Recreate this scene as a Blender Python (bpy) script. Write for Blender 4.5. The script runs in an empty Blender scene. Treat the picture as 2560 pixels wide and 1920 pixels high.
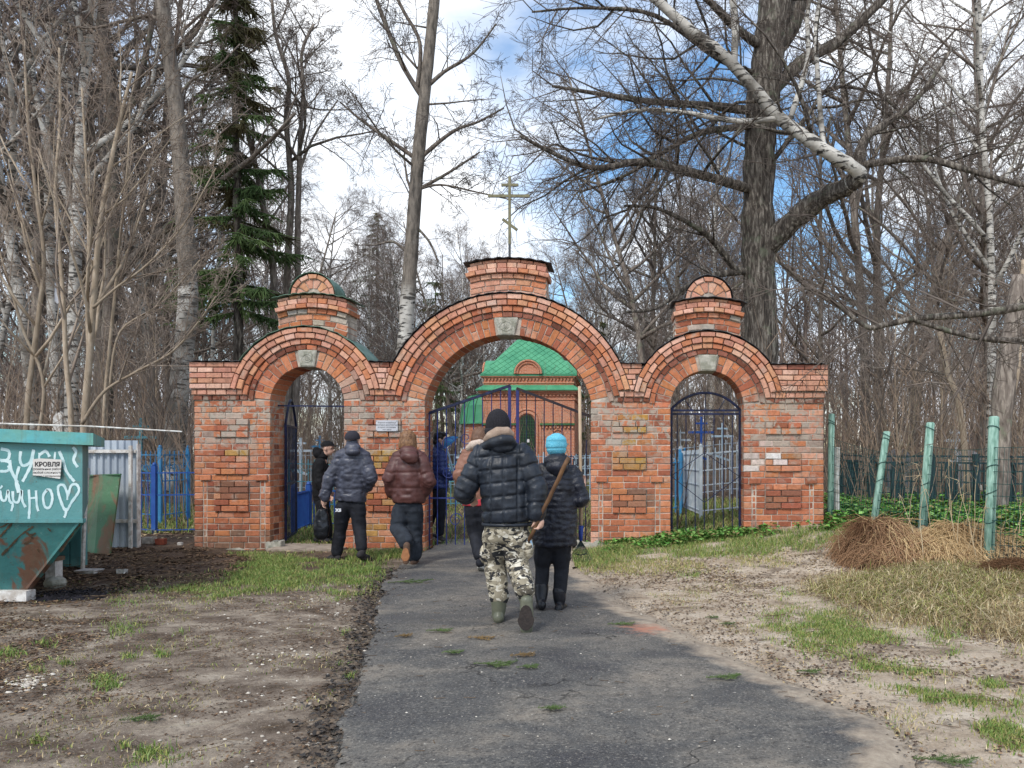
import bpy, bmesh, math, random
import numpy as np
from mathutils import Vector, Matrix, noise as mnoise
random.seed(7); np.random.seed(7)
S = bpy.context.scene
COL = S.collection
R = math.radians
# ---------------------------------------------------------------- camera, sky, sun, exposure
FPX, CX, CY, CH = 1900.0, 1540.0, 1130.0, 1.45      # focal length and principal point in photo pixels, eye height
cam_d = bpy.data.cameras.new('camera'); cam = bpy.data.objects.new('camera', cam_d); COL.objects.link(cam)
cam.location = (0, 0, CH); cam.rotation_euler = (R(90), 0, 0)
cam_d.sensor_width = 36; cam_d.sensor_fit = 'HORIZONTAL'; cam_d.lens = 36 * FPX / 2560
cam_d.shift_x = -(CX - 1280) / 2560; cam_d.shift_y = (CY - 960) / 2560
cam_d.clip_start = 0.05; cam_d.clip_end = 3000
S.camera = cam
SUN_EL, SUN_AZ = 46, 205        # degrees; azimuth clockwise from +Y, behind the camera's left shoulder
w = bpy.data.worlds.new('World'); S.world = w; w.use_nodes = True
nt = w.node_tree; nt.nodes.clear()
def wn(t, **k):
    n = nt.nodes.new(t)
    for a, b in k.items(): setattr(n, a, b)
    return n
out = wn('ShaderNodeOutputWorld'); sky = wn('ShaderNodeTexSky', sky_type='NISHITA', sun_disc=False)
sky.sun_elevation = R(SUN_EL); sky.sun_rotation = R(SUN_AZ); sky.air_density = 1.3; sky.dust_density = 0.6; sky.ozone_density = 3.0
bg1 = wn('ShaderNodeBackground'); bg1.inputs[1].default_value = 0.15
bg2 = wn('ShaderNodeBackground'); bg2.inputs[1].default_value = 1.0
tc = wn('ShaderNodeTexCoord'); sep = wn('ShaderNodeSeparateXYZ'); nt.links.new(tc.outputs['Generated'], sep.inputs[0])
mz = wn('ShaderNodeMath', operation='MAXIMUM'); nt.links.new(sep.outputs[2], mz.inputs[0]); mz.inputs[1].default_value = 0.0
az_ = wn('ShaderNodeMath', operation='ADD'); nt.links.new(mz.outputs[0], az_.inputs[0]); az_.inputs[1].default_value = 0.35
dv = wn('ShaderNodeVectorMath', operation='DIVIDE'); cmb = wn('ShaderNodeCombineXYZ')
for i in range(2): nt.links.new(az_.outputs[0], cmb.inputs[i])
cmb.inputs[2].default_value = 1.0
nt.links.new(tc.outputs['Generated'], dv.inputs[0]); nt.links.new(cmb.outputs[0], dv.inputs[1])
flat = wn('ShaderNodeVectorMath', operation='MULTIPLY'); flat.inputs[1].default_value = (1, 1, 0.0); nt.links.new(dv.outputs[0], flat.inputs[0])
cof = wn('ShaderNodeVectorMath', operation='ADD'); cof.inputs[1].default_value = (5.15, 4.4, 0.0); nt.links.new(flat.outputs[0], cof.inputs[0])
cn = wn('ShaderNodeTexNoise'); cn.inputs['Scale'].default_value = 1.2; cn.inputs['Detail'].default_value = 9; cn.inputs['Roughness'].default_value = 0.52; cn.inputs['Distortion'].default_value = 0.25
nt.links.new(cof.outputs[0], cn.inputs['Vector'])
cr = wn('ShaderNodeValToRGB'); cr.color_ramp.elements[0].position = 0.42; cr.color_ramp.elements[1].position = 0.53
nt.links.new(cn.outputs[0], cr.inputs[0])
cn2 = wn('ShaderNodeTexNoise'); cn2.inputs['Scale'].default_value = 4.0; cn2.inputs['Detail'].default_value = 6
nt.links.new(flat.outputs[0], cn2.inputs['Vector'])
cc = wn('ShaderNodeValToRGB'); cc.color_ramp.elements[0].position = 0.3; cc.color_ramp.elements[0].color = (0.66, 0.74, 0.86, 1); cc.color_ramp.elements[1].position = 0.62; cc.color_ramp.elements[1].color = (1.05, 1.07, 1.1, 1)
nt.links.new(cn2.outputs[0], cc.inputs[0]); nt.links.new(cc.outputs[0], bg2.inputs[0])
hs = wn('ShaderNodeHueSaturation'); hs.inputs['Saturation'].default_value = 1.2; nt.links.new(sky.outputs[0], hs.inputs['Color'])
nt.links.new(hs.outputs[0], bg1.inputs[0])
mx = wn('ShaderNodeMixShader'); nt.links.new(cr.outputs[0], mx.inputs[0]); nt.links.new(bg1.outputs[0], mx.inputs[1]); nt.links.new(bg2.outputs[0], mx.inputs[2])
nt.links.new(mx.outputs[0], out.inputs[0])
sun_d = bpy.data.lights.new('sun', 'SUN'); sun = bpy.data.objects.new('sun', sun_d); COL.objects.link(sun)
sun_d.energy = 1.7; sun_d.angle = R(13); sun_d.color = (1.0, 0.95, 0.87)
_sd = Vector((math.sin(R(SUN_AZ)) * math.cos(R(SUN_EL)), math.cos(R(SUN_AZ)) * math.cos(R(SUN_EL)), math.sin(R(SUN_EL))))
sun.rotation_euler = _sd.to_track_quat('Z', 'Y').to_euler(); sun.location = _sd * 40
S.view_settings.view_transform = 'Standard'; S.view_settings.look = 'None'; S.view_settings.gamma = 1; S.view_settings.use_curve_mapping = False
S.view_settings.exposure = 0.48
S.render.engine = 'CYCLES'
try:
    S.cycles.use_denoising = True; S.cycles.max_bounces = 4; S.cycles.diffuse_bounces = 2; S.cycles.transparent_max_bounces = 6
except Exception: pass

# ---------------------------------------------------------------- helpers
def P(px, py, Y): return Vector(((px - CX) / FPX * Y, Y, CH - (py - CY) / FPX * Y))
def smooth(a, b, t):
    t = min(1, max(0, (t - a) / (b - a))); return t * t * (3 - 2 * t)
def srgb(h):
    h = h.lstrip('#'); c = [int(h[i:i + 2], 16) / 255 for i in (0, 2, 4)]
    return tuple(((x + 0.055) / 1.055) ** 2.4 if x > 0.04045 else x / 12.92 for x in c)
def jit(c, v, h=0.0):
    k = 1 + random.uniform(-v, v); return tuple(max(0, x * k * (1 + random.uniform(-h, h))) for x in c)
def tag(o, label=None, cat=None, group=None, kind=None):
    if label: o['label'] = label
    if cat: o['category'] = cat
    if group: o['group'] = group
    if kind: o['kind'] = kind
    return o
def thing(name, label, cat, loc=(0, 0, 0), group=None, rz=0.0):
    o = bpy.data.objects.new(name, None); COL.objects.link(o); o.empty_display_size = 0.1
    o.location = loc; o.rotation_euler = (0, 0, rz)
    return tag(o, label, cat, group)
def root_of(o):
    while o.parent: o = o.parent
    return o
def link(name, me, parent=None, world=True):
    o = bpy.data.objects.new(name, me); COL.objects.link(o)
    if parent is not None:
        o.parent = parent
        if world and parent.parent is None and parent.type == 'EMPTY':
            o.matrix_parent_inverse = Matrix.LocRotScale(parent.location, parent.rotation_euler, parent.scale).inverted()
    return o
class MB:
    """collects verts, faces and a colour for each face"""
    def __init__(s): s.v = []; s.f = []; s.c = []; s.col = (1, 1, 1)
    def add(s, vs, fs, col=None):
        b = len(s.v); s.v += [tuple(x) for x in vs]; s.f += [tuple(i + b for i in f) for f in fs]
        s.c += [col or s.col] * len(fs); return s
    def box(s, a, b, col=None, M=None):
        x0, y0, z0 = a; x1, y1, z1 = b
        vs = [(x0, y0, z0), (x1, y0, z0), (x1, y1, z0), (x0, y1, z0), (x0, y0, z1), (x1, y0, z1), (x1, y1, z1), (x0, y1, z1)]
        if M is not None: vs = [M @ Vector(q) for q in vs]
        return s.add(vs, [(0, 3, 2, 1), (4, 5, 6, 7), (0, 1, 5, 4), (1, 2, 6, 5), (2, 3, 7, 6), (3, 0, 4, 7)], col)
    def bar(s, p, q, w_, h_=None, col=None, up=(0, 0, 1)):
        p = Vector(p); q = Vector(q); d = (q - p); L = d.length
        if L < 1e-6: return s
        d /= L; u = Vector(up)
        if abs(d.dot(u)) > 0.98: u = Vector((0, 1, 0))
        a = d.cross(u).normalized(); b = a.cross(d)
        a *= w_ / 2; b *= (h_ or w_) / 2
        vs = [p - a - b, p + a - b, p + a + b, p - a + b, q - a - b, q + a - b, q + a + b, q - a + b]
        return s.add(vs, [(0, 3, 2, 1), (4, 5, 6, 7), (0, 1, 5, 4), (1, 2, 6, 5), (2, 3, 7, 6), (3, 0, 4, 7)], col)
    def tube(s, pts, rad, n=8, col=None, cap=True, flat=None):
        pts = [Vector(p) for p in pts]; m = len(pts)
        if not hasattr(rad, '__len__'): rad = [rad] * m
        vs = []; ref = None
        for i in range(m):
            d = (pts[min(i + 1, m - 1)] - pts[max(i - 1, 0)])
            d = d.normalized() if d.length > 1e-9 else Vector((0, 0, 1))
            if ref is None: ref = Vector((1, 0, 0)) if abs(d.x) < 0.8 else Vector((0, 1, 0))
            a = (ref - d * ref.dot(d)).normalized(); ref = a; b = d.cross(a)
            rx, ry = rad[i] if hasattr(rad[i], '__len__') else (rad[i], rad[i])
            for k in range(n):
                t = 2 * math.pi * k / n
                vs.append(pts[i] + a * (rx * math.cos(t)) + b * (ry * math.sin(t)))
        fs = [(i * n + k, i * n + (k + 1) % n, (i + 1) * n + (k + 1) % n, (i + 1) * n + k) for i in range(m - 1) for k in range(n)]
        if cap: fs += [tuple(range(n - 1, -1, -1)), tuple((m - 1) * n + k for k in range(n))]
        return s.add(vs, fs, col)
    def prism(s, poly, y0, y1, col=None, M=None):
        """polygon in (x, z), counter-clockwise seen from -Y, pushed from y0 to y1"""
        n = len(poly); vs = [(x, y0, z) for x, z in poly] + [(x, y1, z) for x, z in poly]
        if M is not None: vs = [M @ Vector(q) for q in vs]
        fs = [tuple(range(n)), tuple(range(2 * n - 1, n - 1, -1))] + [(i, i + n, (i + 1) % n + n, (i + 1) % n) for i in range(n)]
        return s.add(vs, fs, col)
    def ball(s, c, r, nu=10, nv=7, col=None, M=None):
        rx, ry, rz = r if hasattr(r, '__len__') else (r, r, r); vs = []; c = Vector(c)
        for j in range(nv + 1):
            ph = math.pi * j / nv
            for i in range(nu):
                t = 2 * math.pi * i / nu
                q = Vector((rx * math.sin(ph) * math.cos(t), ry * math.sin(ph) * math.sin(t), rz * math.cos(ph)))
                vs.append(c + (M @ q if M is not None else q))
        fs = [(j * nu + i, (j + 1) * nu + i, (j + 1) * nu + (i + 1) % nu, j * nu + (i + 1) % nu) for j in range(nv) for i in range(nu)]
        return s.add(vs, fs, col)
    def mesh(s, name, mat=None, smooth_=False):
        me = bpy.data.meshes.new(name); me.from_pydata(s.v, [], s.f)
        if mat: me.materials.append(mat)
        at = me.color_attributes.new('Col', 'FLOAT_COLOR', 'CORNER')
        n = np.array([len(f) for f in s.f], dtype=np.int64); c = np.ones((len(s.f), 4), dtype=np.float32); c[:, :3] = np.array(s.c, dtype=np.float32).reshape(-1, 3)
        at.data.foreach_set('color', np.repeat(c, n, axis=0).ravel())
        if smooth_: me.polygons.foreach_set('use_smooth', [True] * len(me.polygons))
        me.update(); return me
    def build(s, name, mat=None, parent=None, smooth_=False):
        return link(name, s.mesh(name, mat, smooth_), parent)
def np_mesh(name, V, F, mat=None, C=None, smooth_=False):
    """V (n,3), F (m,k) all faces with k corners, C optional (m,3) colour for each face"""
    me = bpy.data.meshes.new(name); V = np.asarray(V, dtype=np.float32); F = np.asarray(F, dtype=np.int32); m, k = F.shape
    me.vertices.add(len(V)); me.vertices.foreach_set('co', V.ravel())
    me.loops.add(m * k); me.loops.foreach_set('vertex_index', F.ravel())
    me.polygons.add(m); me.polygons.foreach_set('loop_start', np.arange(0, m * k, k, dtype=np.int32)); me.polygons.foreach_set('loop_total', np.full(m, k, dtype=np.int32))
    if smooth_: me.polygons.foreach_set('use_smooth', np.ones(m, dtype=bool))
    me.update(calc_edges=True)
    if C is not None:
        at = me.color_attributes.new('Col', 'FLOAT_COLOR', 'CORNER')
        c = np.ones((m, 4), dtype=np.float32); c[:, :3] = C; at.data.foreach_set('color', np.repeat(c, k, axis=0).ravel())
    if mat: me.materials.append(mat)
    return me
# ---------------------------------------------------------------- materials
def new_mat(name):
    m = bpy.data.materials.new(name); m.use_nodes = True; t = m.node_tree
    return m, t, t.nodes['Principled BSDF']
def N(t, typ, **k):
    n = t.nodes.new(typ)
    for a, b in k.items(): setattr(n, a, b)
    return n
def noise_n(t, vec, scale, detail=5, rough=0.55, dist=0.0):
    n = N(t, 'ShaderNodeTexNoise'); n.inputs['Scale'].default_value = scale; n.inputs['Detail'].default_value = detail
    n.inputs['Roughness'].default_value = rough; n.inputs['Distortion'].default_value = dist
    if vec is not None: t.links.new(vec, n.inputs['Vector'])
    return n.outputs['Fac']
def ramp(t, fac, stops):
    r = N(t, 'ShaderNodeValToRGB'); e = r.color_ramp.elements
    while len(e) < len(stops): e.new(0.5)
    for i, (p, c) in enumerate(stops):
        e[i].position = p; c = c if hasattr(c, '__len__') else (c, c, c); e[i].color = (*c[:3], 1)
    t.links.new(fac, r.inputs[0]); return r.outputs[0]
def mixc(t, fac, a, b, mode='MIX'):
    n = N(t, 'ShaderNodeMix', data_type='RGBA', blend_type=mode)
    for sock, v in ((n.inputs[0], fac), (n.inputs[6], a), (n.inputs[7], b)):
        if isinstance(v, bpy.types.NodeSocket): t.links.new(v, sock)
        elif hasattr(v, '__len__'): sock.default_value = (*v[:3], 1)
        else: sock.default_value = v
    return n.outputs[2]
def vec_n(t, coord, stretch=(1, 1, 1)):
    if coord == 'pos': v = N(t, 'ShaderNodeNewGeometry').outputs['Position']
    else: v = N(t, 'ShaderNodeTexCoord').outputs['Object']
    mp = N(t, 'ShaderNodeMapping'); mp.inputs['Scale'].default_value = stretch; t.links.new(v, mp.inputs['Vector']); return mp.outputs[0]
def bump_n(t, b, h, strength=0.3, dist=0.01):
    n = N(t, 'ShaderNodeBump'); n.inputs['Strength'].default_value = strength; n.inputs['Distance'].default_value = dist
    t.links.new(h, n.inputs['Height']); t.links.new(n.outputs[0], b.inputs['Normal'])
def Mt(name, base=(1, 1, 1), alt=None, scale=6.0, rough=0.8, metal=0.0, bump=0.25, bdist=0.01, bscale=None, coord='pos', attr=False, stretch=(1, 1, 1), lo=0.38, hi=0.62, spec=0.3, trans=0.0, var=0.0):
    m, t, b = new_mat(name); v = vec_n(t, coord, stretch)
    c = base
    if alt is not None:
        c = ramp(t, noise_n(t, v, scale), [(lo, base), (hi, alt)])
    if attr:
        a = N(t, 'ShaderNodeAttribute', attribute_name='Col'); c = mixc(t, 1.0, a.outputs['Color'], c, 'MULTIPLY')
    if var:
        oi = N(t, 'ShaderNodeObjectInfo'); c = mixc(t, 1.0, c, ramp(t, oi.outputs['Random'], [(0, 1 - var), (1, 1 + var)]), 'MULTIPLY')
    if isinstance(c, bpy.types.NodeSocket): t.links.new(c, b.inputs['Base Color'])
    else: b.inputs['Base Color'].default_value = (*c[:3], 1)
    b.inputs['Roughness'].default_value = rough; b.inputs['Metallic'].default_value = metal; b.inputs['Specular IOR Level'].default_value = spec
    if bump: bump_n(t, b, noise_n(t, v, bscale or scale * 4, 6, 0.6), bump, bdist)
    if trans:
        b.inputs['Transmission Weight'].default_value = trans
    return m
# ---------------------------------------------------------------- terrain
GY = 11.4                                   # distance of the gate's front face
def sm(a, b, t): t = np.clip((np.asarray(t, dtype=float) - a) / (b - a), 0, 1); return t * t * (3 - 2 * t)
def gza(x, y):
    """height of the ground, for arrays"""
    z = .016 * np.sin(x * 1.1 + 1.3 * np.sin(y * .7)) * np.sin(y * .9 + 1.1 * np.sin(x * .6)) + .006 * np.sin(x * 3.1 + 2 * np.sin(y * 2.3)) * np.sin(y * 2.7 + 1.7 * np.sin(x * 1.9))
    near = sm(8.2, 11.0, y)
    z = z + near * (.15 * sm(-1.2, 1.0, x) + .2 * sm(1.0, 3.2, x))                   # bank by the right-hand pier
    z = z + .16 * sm(2.0, 4.0, x) * sm(6.0, 8.4, y) * (1 - near) + .10 * sm(5.6, 7.0, -np.asarray(x)) * sm(9.5, 12, y) - .03 * sm(-7, -4, -np.asarray(y)) * sm(.2, 2.5, -np.asarray(x)) + .35 * sm(14, 45, y)
    return z
def gz(x, y): return float(gza(x, y))
def path_edges(y):
    """left and right edge of the asphalt at distance y"""
    L = [(2.8, -1.25), (3.5, -1.31), (4.12, -1.55), (4.46, -1.58), (4.93, -1.70), (5.5, -1.84), (6.38, -2.06), (7.05, -2.24), (8.25, -2.55), (9.4, -2.74), (10.4, -2.8), (13, -2.8)]
    Rr = [(2.8, 1.36), (3.56, 1.42), (4.12, 1.44), (4.73, 1.22), (5.3, 0.92), (6.0, 0.63), (7.06, 0.22), (8.6, -0.27), (9.5, -0.52), (10.4, -0.6), (13, -0.6)]
    f = lambda T: float(np.interp(y, [a for a, _ in T], [b for _, b in T]))
    return f(L), f(Rr)
def ground_mat():
    m, t, b = new_mat('soil'); v = vec_n(t, 'pos'); vw = vec_n(t, 'pos', (1, 1.35, 1))
    big = noise_n(t, v, 0.7, 6, 0.6, 0.5); mid = noise_n(t, vw, 2.6, 10, 0.7, 0.3); fine = noise_n(t, v, 34, 8, 0.75); grit = noise_n(t, v, 110, 3, 0.6)
    soil = ramp(t, mid, [(0.34, srgb('#54483d')), (0.46, srgb('#786b5f')), (0.56, srgb('#958879')), (0.70, srgb('#b3a797'))])
    sand = ramp(t, mid, [(0.34, srgb('#94836f')), (0.46, srgb('#b09f8b')), (0.60, srgb('#c5b6a3')), (0.75, srgb('#d6cbbb'))])
    sx = N(t, 'ShaderNodeSeparateXYZ'); t.links.new(v, sx.inputs[0])
    def mapr(sock, a, c): n = N(t, 'ShaderNodeMapRange'); n.inputs[1].default_value = a; n.inputs[2].default_value = c; t.links.new(sock, n.inputs[0]); return n.outputs[0]
    def math_(op, a, c):
        n = N(t, 'ShaderNodeMath', operation=op)
        for i, q in enumerate((a, c)):
            if isinstance(q, bpy.types.NodeSocket): t.links.new(q, n.inputs[i])
            else: n.inputs[i].default_value = q
        return n.outputs[0]
    c = mixc(t, mapr(sx.outputs[0], -1.2, 0.2), soil, sand)                 # right-hand verge is sandy, left-hand is grey earth
    # leaf mould by the bins and under the wood, and in churned patches
    a1 = math_('MULTIPLY', mapr(sx.outputs[1], 7.3, 8.8), mapr(sx.outputs[0], -2.3, -3.6)); a2 = math_('MAXIMUM', a1, mapr(sx.outputs[1], 11.0, 12.0))
    f2 = ramp(t, math_('ADD', a2, ramp(t, big, [(0.3, 0.0), (0.7, 0.5)])), [(0.62, 0.0), (1.0, 1.0)])
    mould = ramp(t, mid, [(0.3, srgb('#3b302a')), (0.5, srgb('#5b4b40')), (0.68, srgb('#7a6755'))])
    c = mixc(t, f2, c, mould)
    ch = noise_n(t, vec_n(t, 'pos', (1, 1.5, 1)), 1.5, 9, 0.72, 0.4); c = mixc(t, ramp(t, ch, [(0.53, 0.0), (0.63, 0.75)]), c, srgb('#54473d'))
    c = mixc(t, ramp(t, noise_n(t, vw, 1.1, 8, 0.7, 1.0), [(0.60, 0.0), (0.74, 0.5)]), c, srgb('#747a4d'))   # thin film of moss
    c = mixc(t, ramp(t, fine, [(0.34, 0.6), (0.48, 0.0)]), c, srgb('#4a4038'))
    c = mixc(t, ramp(t, grit, [(0.62, 0.0), (0.70, 0.6)]), c, srgb('#d6cdbf')); c = mixc(t, ramp(t, grit, [(0.30, 0.6), (0.38, 0.0)]), c, srgb('#3d352f'))
    t.links.new(c, b.inputs['Base Color']); b.inputs['Roughness'].default_value = 0.95; b.inputs['Specular IOR Level'].default_value = 0.12
    h = mixc(t, 0.5, noise_n(t, v, 12, 10, 0.75), fine); bump_n(t, b, h, 0.8, 0.03); return m
def asphalt_mat():
    m, t, b = new_mat('asphalt'); v = vec_n(t, 'pos'); vs = vec_n(t, 'pos', (1, 1.5, 1))
    big = noise_n(t, vs, 1.1, 9, 0.66, 0.5); fine = noise_n(t, v, 150, 4, 0.7); mid = noise_n(t, v, 14, 9, 0.75)
    c = ramp(t, big, [(0.32, srgb('#48484a')), (0.46, srgb('#5a5957')), (0.55, srgb('#6e6a64')), (0.68, srgb('#8b8276'))])
    c = mixc(t, ramp(t, mid, [(0.36, 0.6), (0.55, 0.0)]), c, srgb('#444241'))
    c = mixc(t, ramp(t, fine, [(0.58, 0.0), (0.68, 0.45)]), c, srgb('#aaa49a')); c = mixc(t, ramp(t, fine, [(0.32, 0.5), (0.42, 0.0)]), c, srgb('#2c2c30'))
    c = mixc(t, ramp(t, noise_n(t, v, 34, 2), [(0.725, 0.0), (0.75, 0.8)]), c, srgb('#cfc8bb'))
    sp1 = noise_n(t, v, 62, 3, 0.6); c = mixc(t, ramp(t, sp1, [(0.57, 0.0), (0.66, 0.55)]), c, srgb('#9b958b')); c = mixc(t, ramp(t, sp1, [(0.34, 0.65), (0.43, 0.0)]), c, srgb('#2b2b2d'))
    ck = N(t, 'ShaderNodeTexVoronoi', feature='DISTANCE_TO_EDGE'); ck.inputs['Scale'].default_value = .9; wv = N(t, 'ShaderNodeVectorMath', operation='ADD'); t.links.new(v, wv.inputs[0]); nn = N(t, 'ShaderNodeTexNoise'); nn.inputs['Scale'].default_value = 2.5; nn.inputs['Detail'].default_value = 6; t.links.new(v, nn.inputs['Vector']); t.links.new(nn.outputs['Color'], wv.inputs[1]); t.links.new(wv.outputs[0], ck.inputs['Vector'])
    ckm = N(t, 'ShaderNodeMath', operation='MULTIPLY'); t.links.new(ramp(t, ck.outputs[0], [(0.004, 0.8), (0.012, 0.0)]), ckm.inputs[0]); t.links.new(ramp(t, noise_n(t, v, .8, 3), [(0.5, 0.0), (0.58, 1.0)]), ckm.inputs[1]); c = mixc(t, ckm.outputs[0], c, srgb('#262524'))
    # earth trodden and washed over the edges: Col holds the distance to them
    at = N(t, 'ShaderNodeAttribute', attribute_name='Col'); e = N(t, 'ShaderNodeMath', operation='ADD'); t.links.new(at.outputs['Fac'], e.inputs[0]); t.links.new(noise_n(t, vs, 2.4, 9, 0.72, 0.4), e.inputs[1]); e2 = N(t, 'ShaderNodeMath', operation='MULTIPLY'); t.links.new(e.outputs[0], e2.inputs[0]); e2.inputs[1].default_value = .6
    c = mixc(t, ramp(t, e2.outputs[0], [(0.60, 0.0), (0.76, 0.95)]), c, ramp(t, mid, [(0.35, srgb('#8a7c6d')), (0.65, srgb('#b5a794'))]))
    # brick dust trodden into the tar
    dp = N(t, 'ShaderNodeVectorMath', operation='DISTANCE'); g = N(t, 'ShaderNodeNewGeometry'); t.links.new(g.outputs['Position'], dp.inputs[0]); dp.inputs[1].default_value = P(1615, 1580, 6.12)
    dn = N(t, 'ShaderNodeMath', operation='ADD'); t.links.new(dp.outputs['Value'], dn.inputs[0]); t.links.new(noise_n(t, vs, 9, 9, 0.75), dn.inputs[1])
    c = mixc(t, ramp(t, dn.outputs[0], [(0.52, 0.75), (0.72, 0.0)]), c, srgb('#b98068'))
    t.links.new(c, b.inputs['Base Color']); b.inputs['Specular IOR Level'].default_value = 0.2
    t.links.new(ramp(t, big, [(0.35, 0.6), (0.6, 0.9)]), b.inputs['Roughness'])
    bump_n(t, b, mixc(t, 0.5, fine, mid), 0.6, 0.012); return m
def build_ground():
    xs = np.concatenate([np.linspace(-240, -14, 24)[:-1], np.linspace(-14, 8, 200), np.linspace(8, 240, 24)[1:]])
    ys = np.concatenate([np.linspace(-60, 2.2, 14)[:-1], np.linspace(2.2, 16, 150), np.linspace(16, 60, 40)[1:], np.linspace(60, 600, 14)[1:]])
    V = []; ZZ = gza(xs[None, :], ys[:, None])
    for j, y in enumerate(ys):
        l, r = path_edges(min(13, max(3, y)))
        for i_, x in enumerate(xs):
            z = float(ZZ[j, i_])
            if 2.2 < y < 16 and -14 < x < 8:
                z += 0.010 * mnoise.noise(Vector((x * 3.3, y * 3.3, 9))) + 0.010 * mnoise.noise(Vector((x * 8, y * 8, 1)))
                if l - 0.05 < x < r + 0.05 and y < 12.5: z -= 0.07 if l + 0.12 < x < r - 0.12 else 0.035
            V.append((x, y, z))
    nx = len(xs); i = np.arange(len(ys) - 1)[:, None] * nx + np.arange(nx - 1)[None, :]; i = i.ravel()
    F = np.stack([i, i + 1, i + nx + 1, i + nx], 1)
    tag(link('ground', np_mesh('ground', V, F, ground_mat(), smooth_=True)), kind='structure')
    # asphalt: its own sheet with a broken left lip
    V = []; E = []; nx = 60; ys = np.linspace(2.9, 12.4, 190)
    for y in ys:
        l, r = path_edges(y)
        l += 0.07 * mnoise.noise(Vector((y * 1.9, 0, 0))) + 0.05 * mnoise.noise(Vector((y * 6, 0, 2))) + 0.02 * mnoise.noise(Vector((y * 17, 0, 2)))
        r += 0.16 * mnoise.noise(Vector((y * 1.1, 5, 0))) + 0.09 * mnoise.noise(Vector((y * 4.2, 5, 4))) + 0.04 * mnoise.noise(Vector((y * 13, 5, 4)))
        for k in range(nx):
            s = k / (nx - 1); x = l + (r - l) * s
            z = gz(x, y) + 0.012 * mnoise.noise(Vector((x * 2, y * 2, 4)))
            z += 0.022 * smooth(0, 0.02, s) - 0.03 * smooth(0.93, 1.0, s)
            if k == 0: z -= 0.06
            V.append((x, y, z)); E.append(max(0.9 * smooth(r - 0.75, r - 0.02, x), 0.3 * smooth(l + 0.4, l, x), .35 * smooth(8.5, 10.5, y)))
    i = (np.arange(len(ys) - 1)[:, None] * nx + np.arange(nx - 1)[None, :]).ravel()
    F = np.stack([i, i + 1, i + nx + 1, i + nx], 1)
    ap = np_mesh('asphalt_path', V, F, asphalt_mat(), smooth_=True); at = ap.color_attributes.new('Col', 'FLOAT_COLOR', 'POINT'); at.data.foreach_set('color', np.stack([np.array(E)] * 3 + [np.ones(len(E))], 1).astype(np.float32).ravel())
    tag(link('asphalt_path', ap), kind='structure')
build_ground()
# ---------------------------------------------------------------- the brick gate
GK = GY / FPX                               # metres for one photo pixel on the gate's face
gu = lambda px: (px - CX) * GK
gzz = lambda py: CH - (py - CY) * GK
WT = 0.50                                   # wall thickness
C_WALL = [srgb(h) for h in ('#bd7757', '#b36e50', '#c37f5e', '#a8674d', '#c98d6e', '#9d5f49', '#be7b55')]
C_NEW = [srgb(h) for h in ('#d09a81', '#c89078', '#d5a28a', '#c08a75', '#daad98', '#cc9574')]
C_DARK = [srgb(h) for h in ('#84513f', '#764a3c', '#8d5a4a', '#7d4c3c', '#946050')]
C_GREY = [srgb(h) for h in ('#a89f94', '#b3a597', '#9d9287', '#b08f80')]
C_OCH = [srgb(h) for h in ('#b08a44', '#a9794a', '#b59152')]
C_SOOT = [srgb(h) for h in ('#7d6353', '#856050', '#705a4b', '#8d6552')]
def brick_mat():
    m, t, b = new_mat('old_brick'); v = vec_n(t, 'pos')
    a = N(t, 'ShaderNodeAttribute', attribute_name='Col').outputs['Color']
    n1 = noise_n(t, v, 22, 6, 0.65); n2 = noise_n(t, v, 5, 5, 0.6); n3 = noise_n(t, v, 60, 4, 0.7)
    c = mixc(t, 1.0, a, ramp(t, n1, [(0.3, 0.72), (0.5, 1.0), (0.7, 1.18)]), 'MULTIPLY')
    c = mixc(t, ramp(t, n2, [(0.56, 0.0), (0.70, 0.6)]), c, srgb('#b9aa9b'))        # mortar haze smeared over the faces
    sp = N(t, 'ShaderNodeSeparateXYZ'); t.links.new(v, sp.inputs[0]); zb = ramp(t, sp.outputs[2], [(0.0, 0.0), (0.5, 0.0)]); mr = N(t, 'ShaderNodeMapRange'); mr.inputs[1].default_value = 1.1; mr.inputs[2].default_value = 1.75; t.links.new(sp.outputs[2], mr.inputs[0])
    mr2 = N(t, 'ShaderNodeMapRange'); mr2.inputs[1].default_value = 2.35; mr2.inputs[2].default_value = 2.2; t.links.new(sp.outputs[2], mr2.inputs[0]); pl = N(t, 'ShaderNodeMath', operation='MULTIPLY'); t.links.new(mr.outputs[0], pl.inputs[0]); t.links.new(mr2.outputs[0], pl.inputs[1])
    p2 = N(t, 'ShaderNodeMath', operation='MULTIPLY'); t.links.new(pl.outputs[0], p2.inputs[0]); t.links.new(ramp(t, noise_n(t, v, 7.5, 8, 0.68, 0.5), [(0.5, 0.0), (0.56, 0.85)]), p2.inputs[1]); c = mixc(t, p2.outputs[0], c, srgb('#aba193'))      # old grey render left on the upper courses
    c = mixc(t, ramp(t, n3, [(0.66, 0.0), (0.74, 0.6)]), c, srgb('#d9cdbf'))
    c = mixc(t, ramp(t, noise_n(t, v, 14, 5, 0.7), [(0.28, 0.55), (0.38, 0.0)]), c, srgb('#5d3a30'))
    c = mixc(t, ramp(t, noise_n(t, vec_n(t, 'pos', (4, 4, .55)), 2.2, 8, 0.66, 0.3), [(0.55, 0.0), (0.70, 0.4)]), c, srgb('#6b5042'))          # water stains and soot
    t.links.new(c, b.inputs['Base Color']); b.inputs['Roughness'].default_value = 0.9; b.inputs['Specular IOR Level'].default_value = 0.15
    bump_n(t, b, mixc(t, 0.4, n3, n1), 0.7, 0.016); return m
MAT_BRICK = brick_mat()
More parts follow.
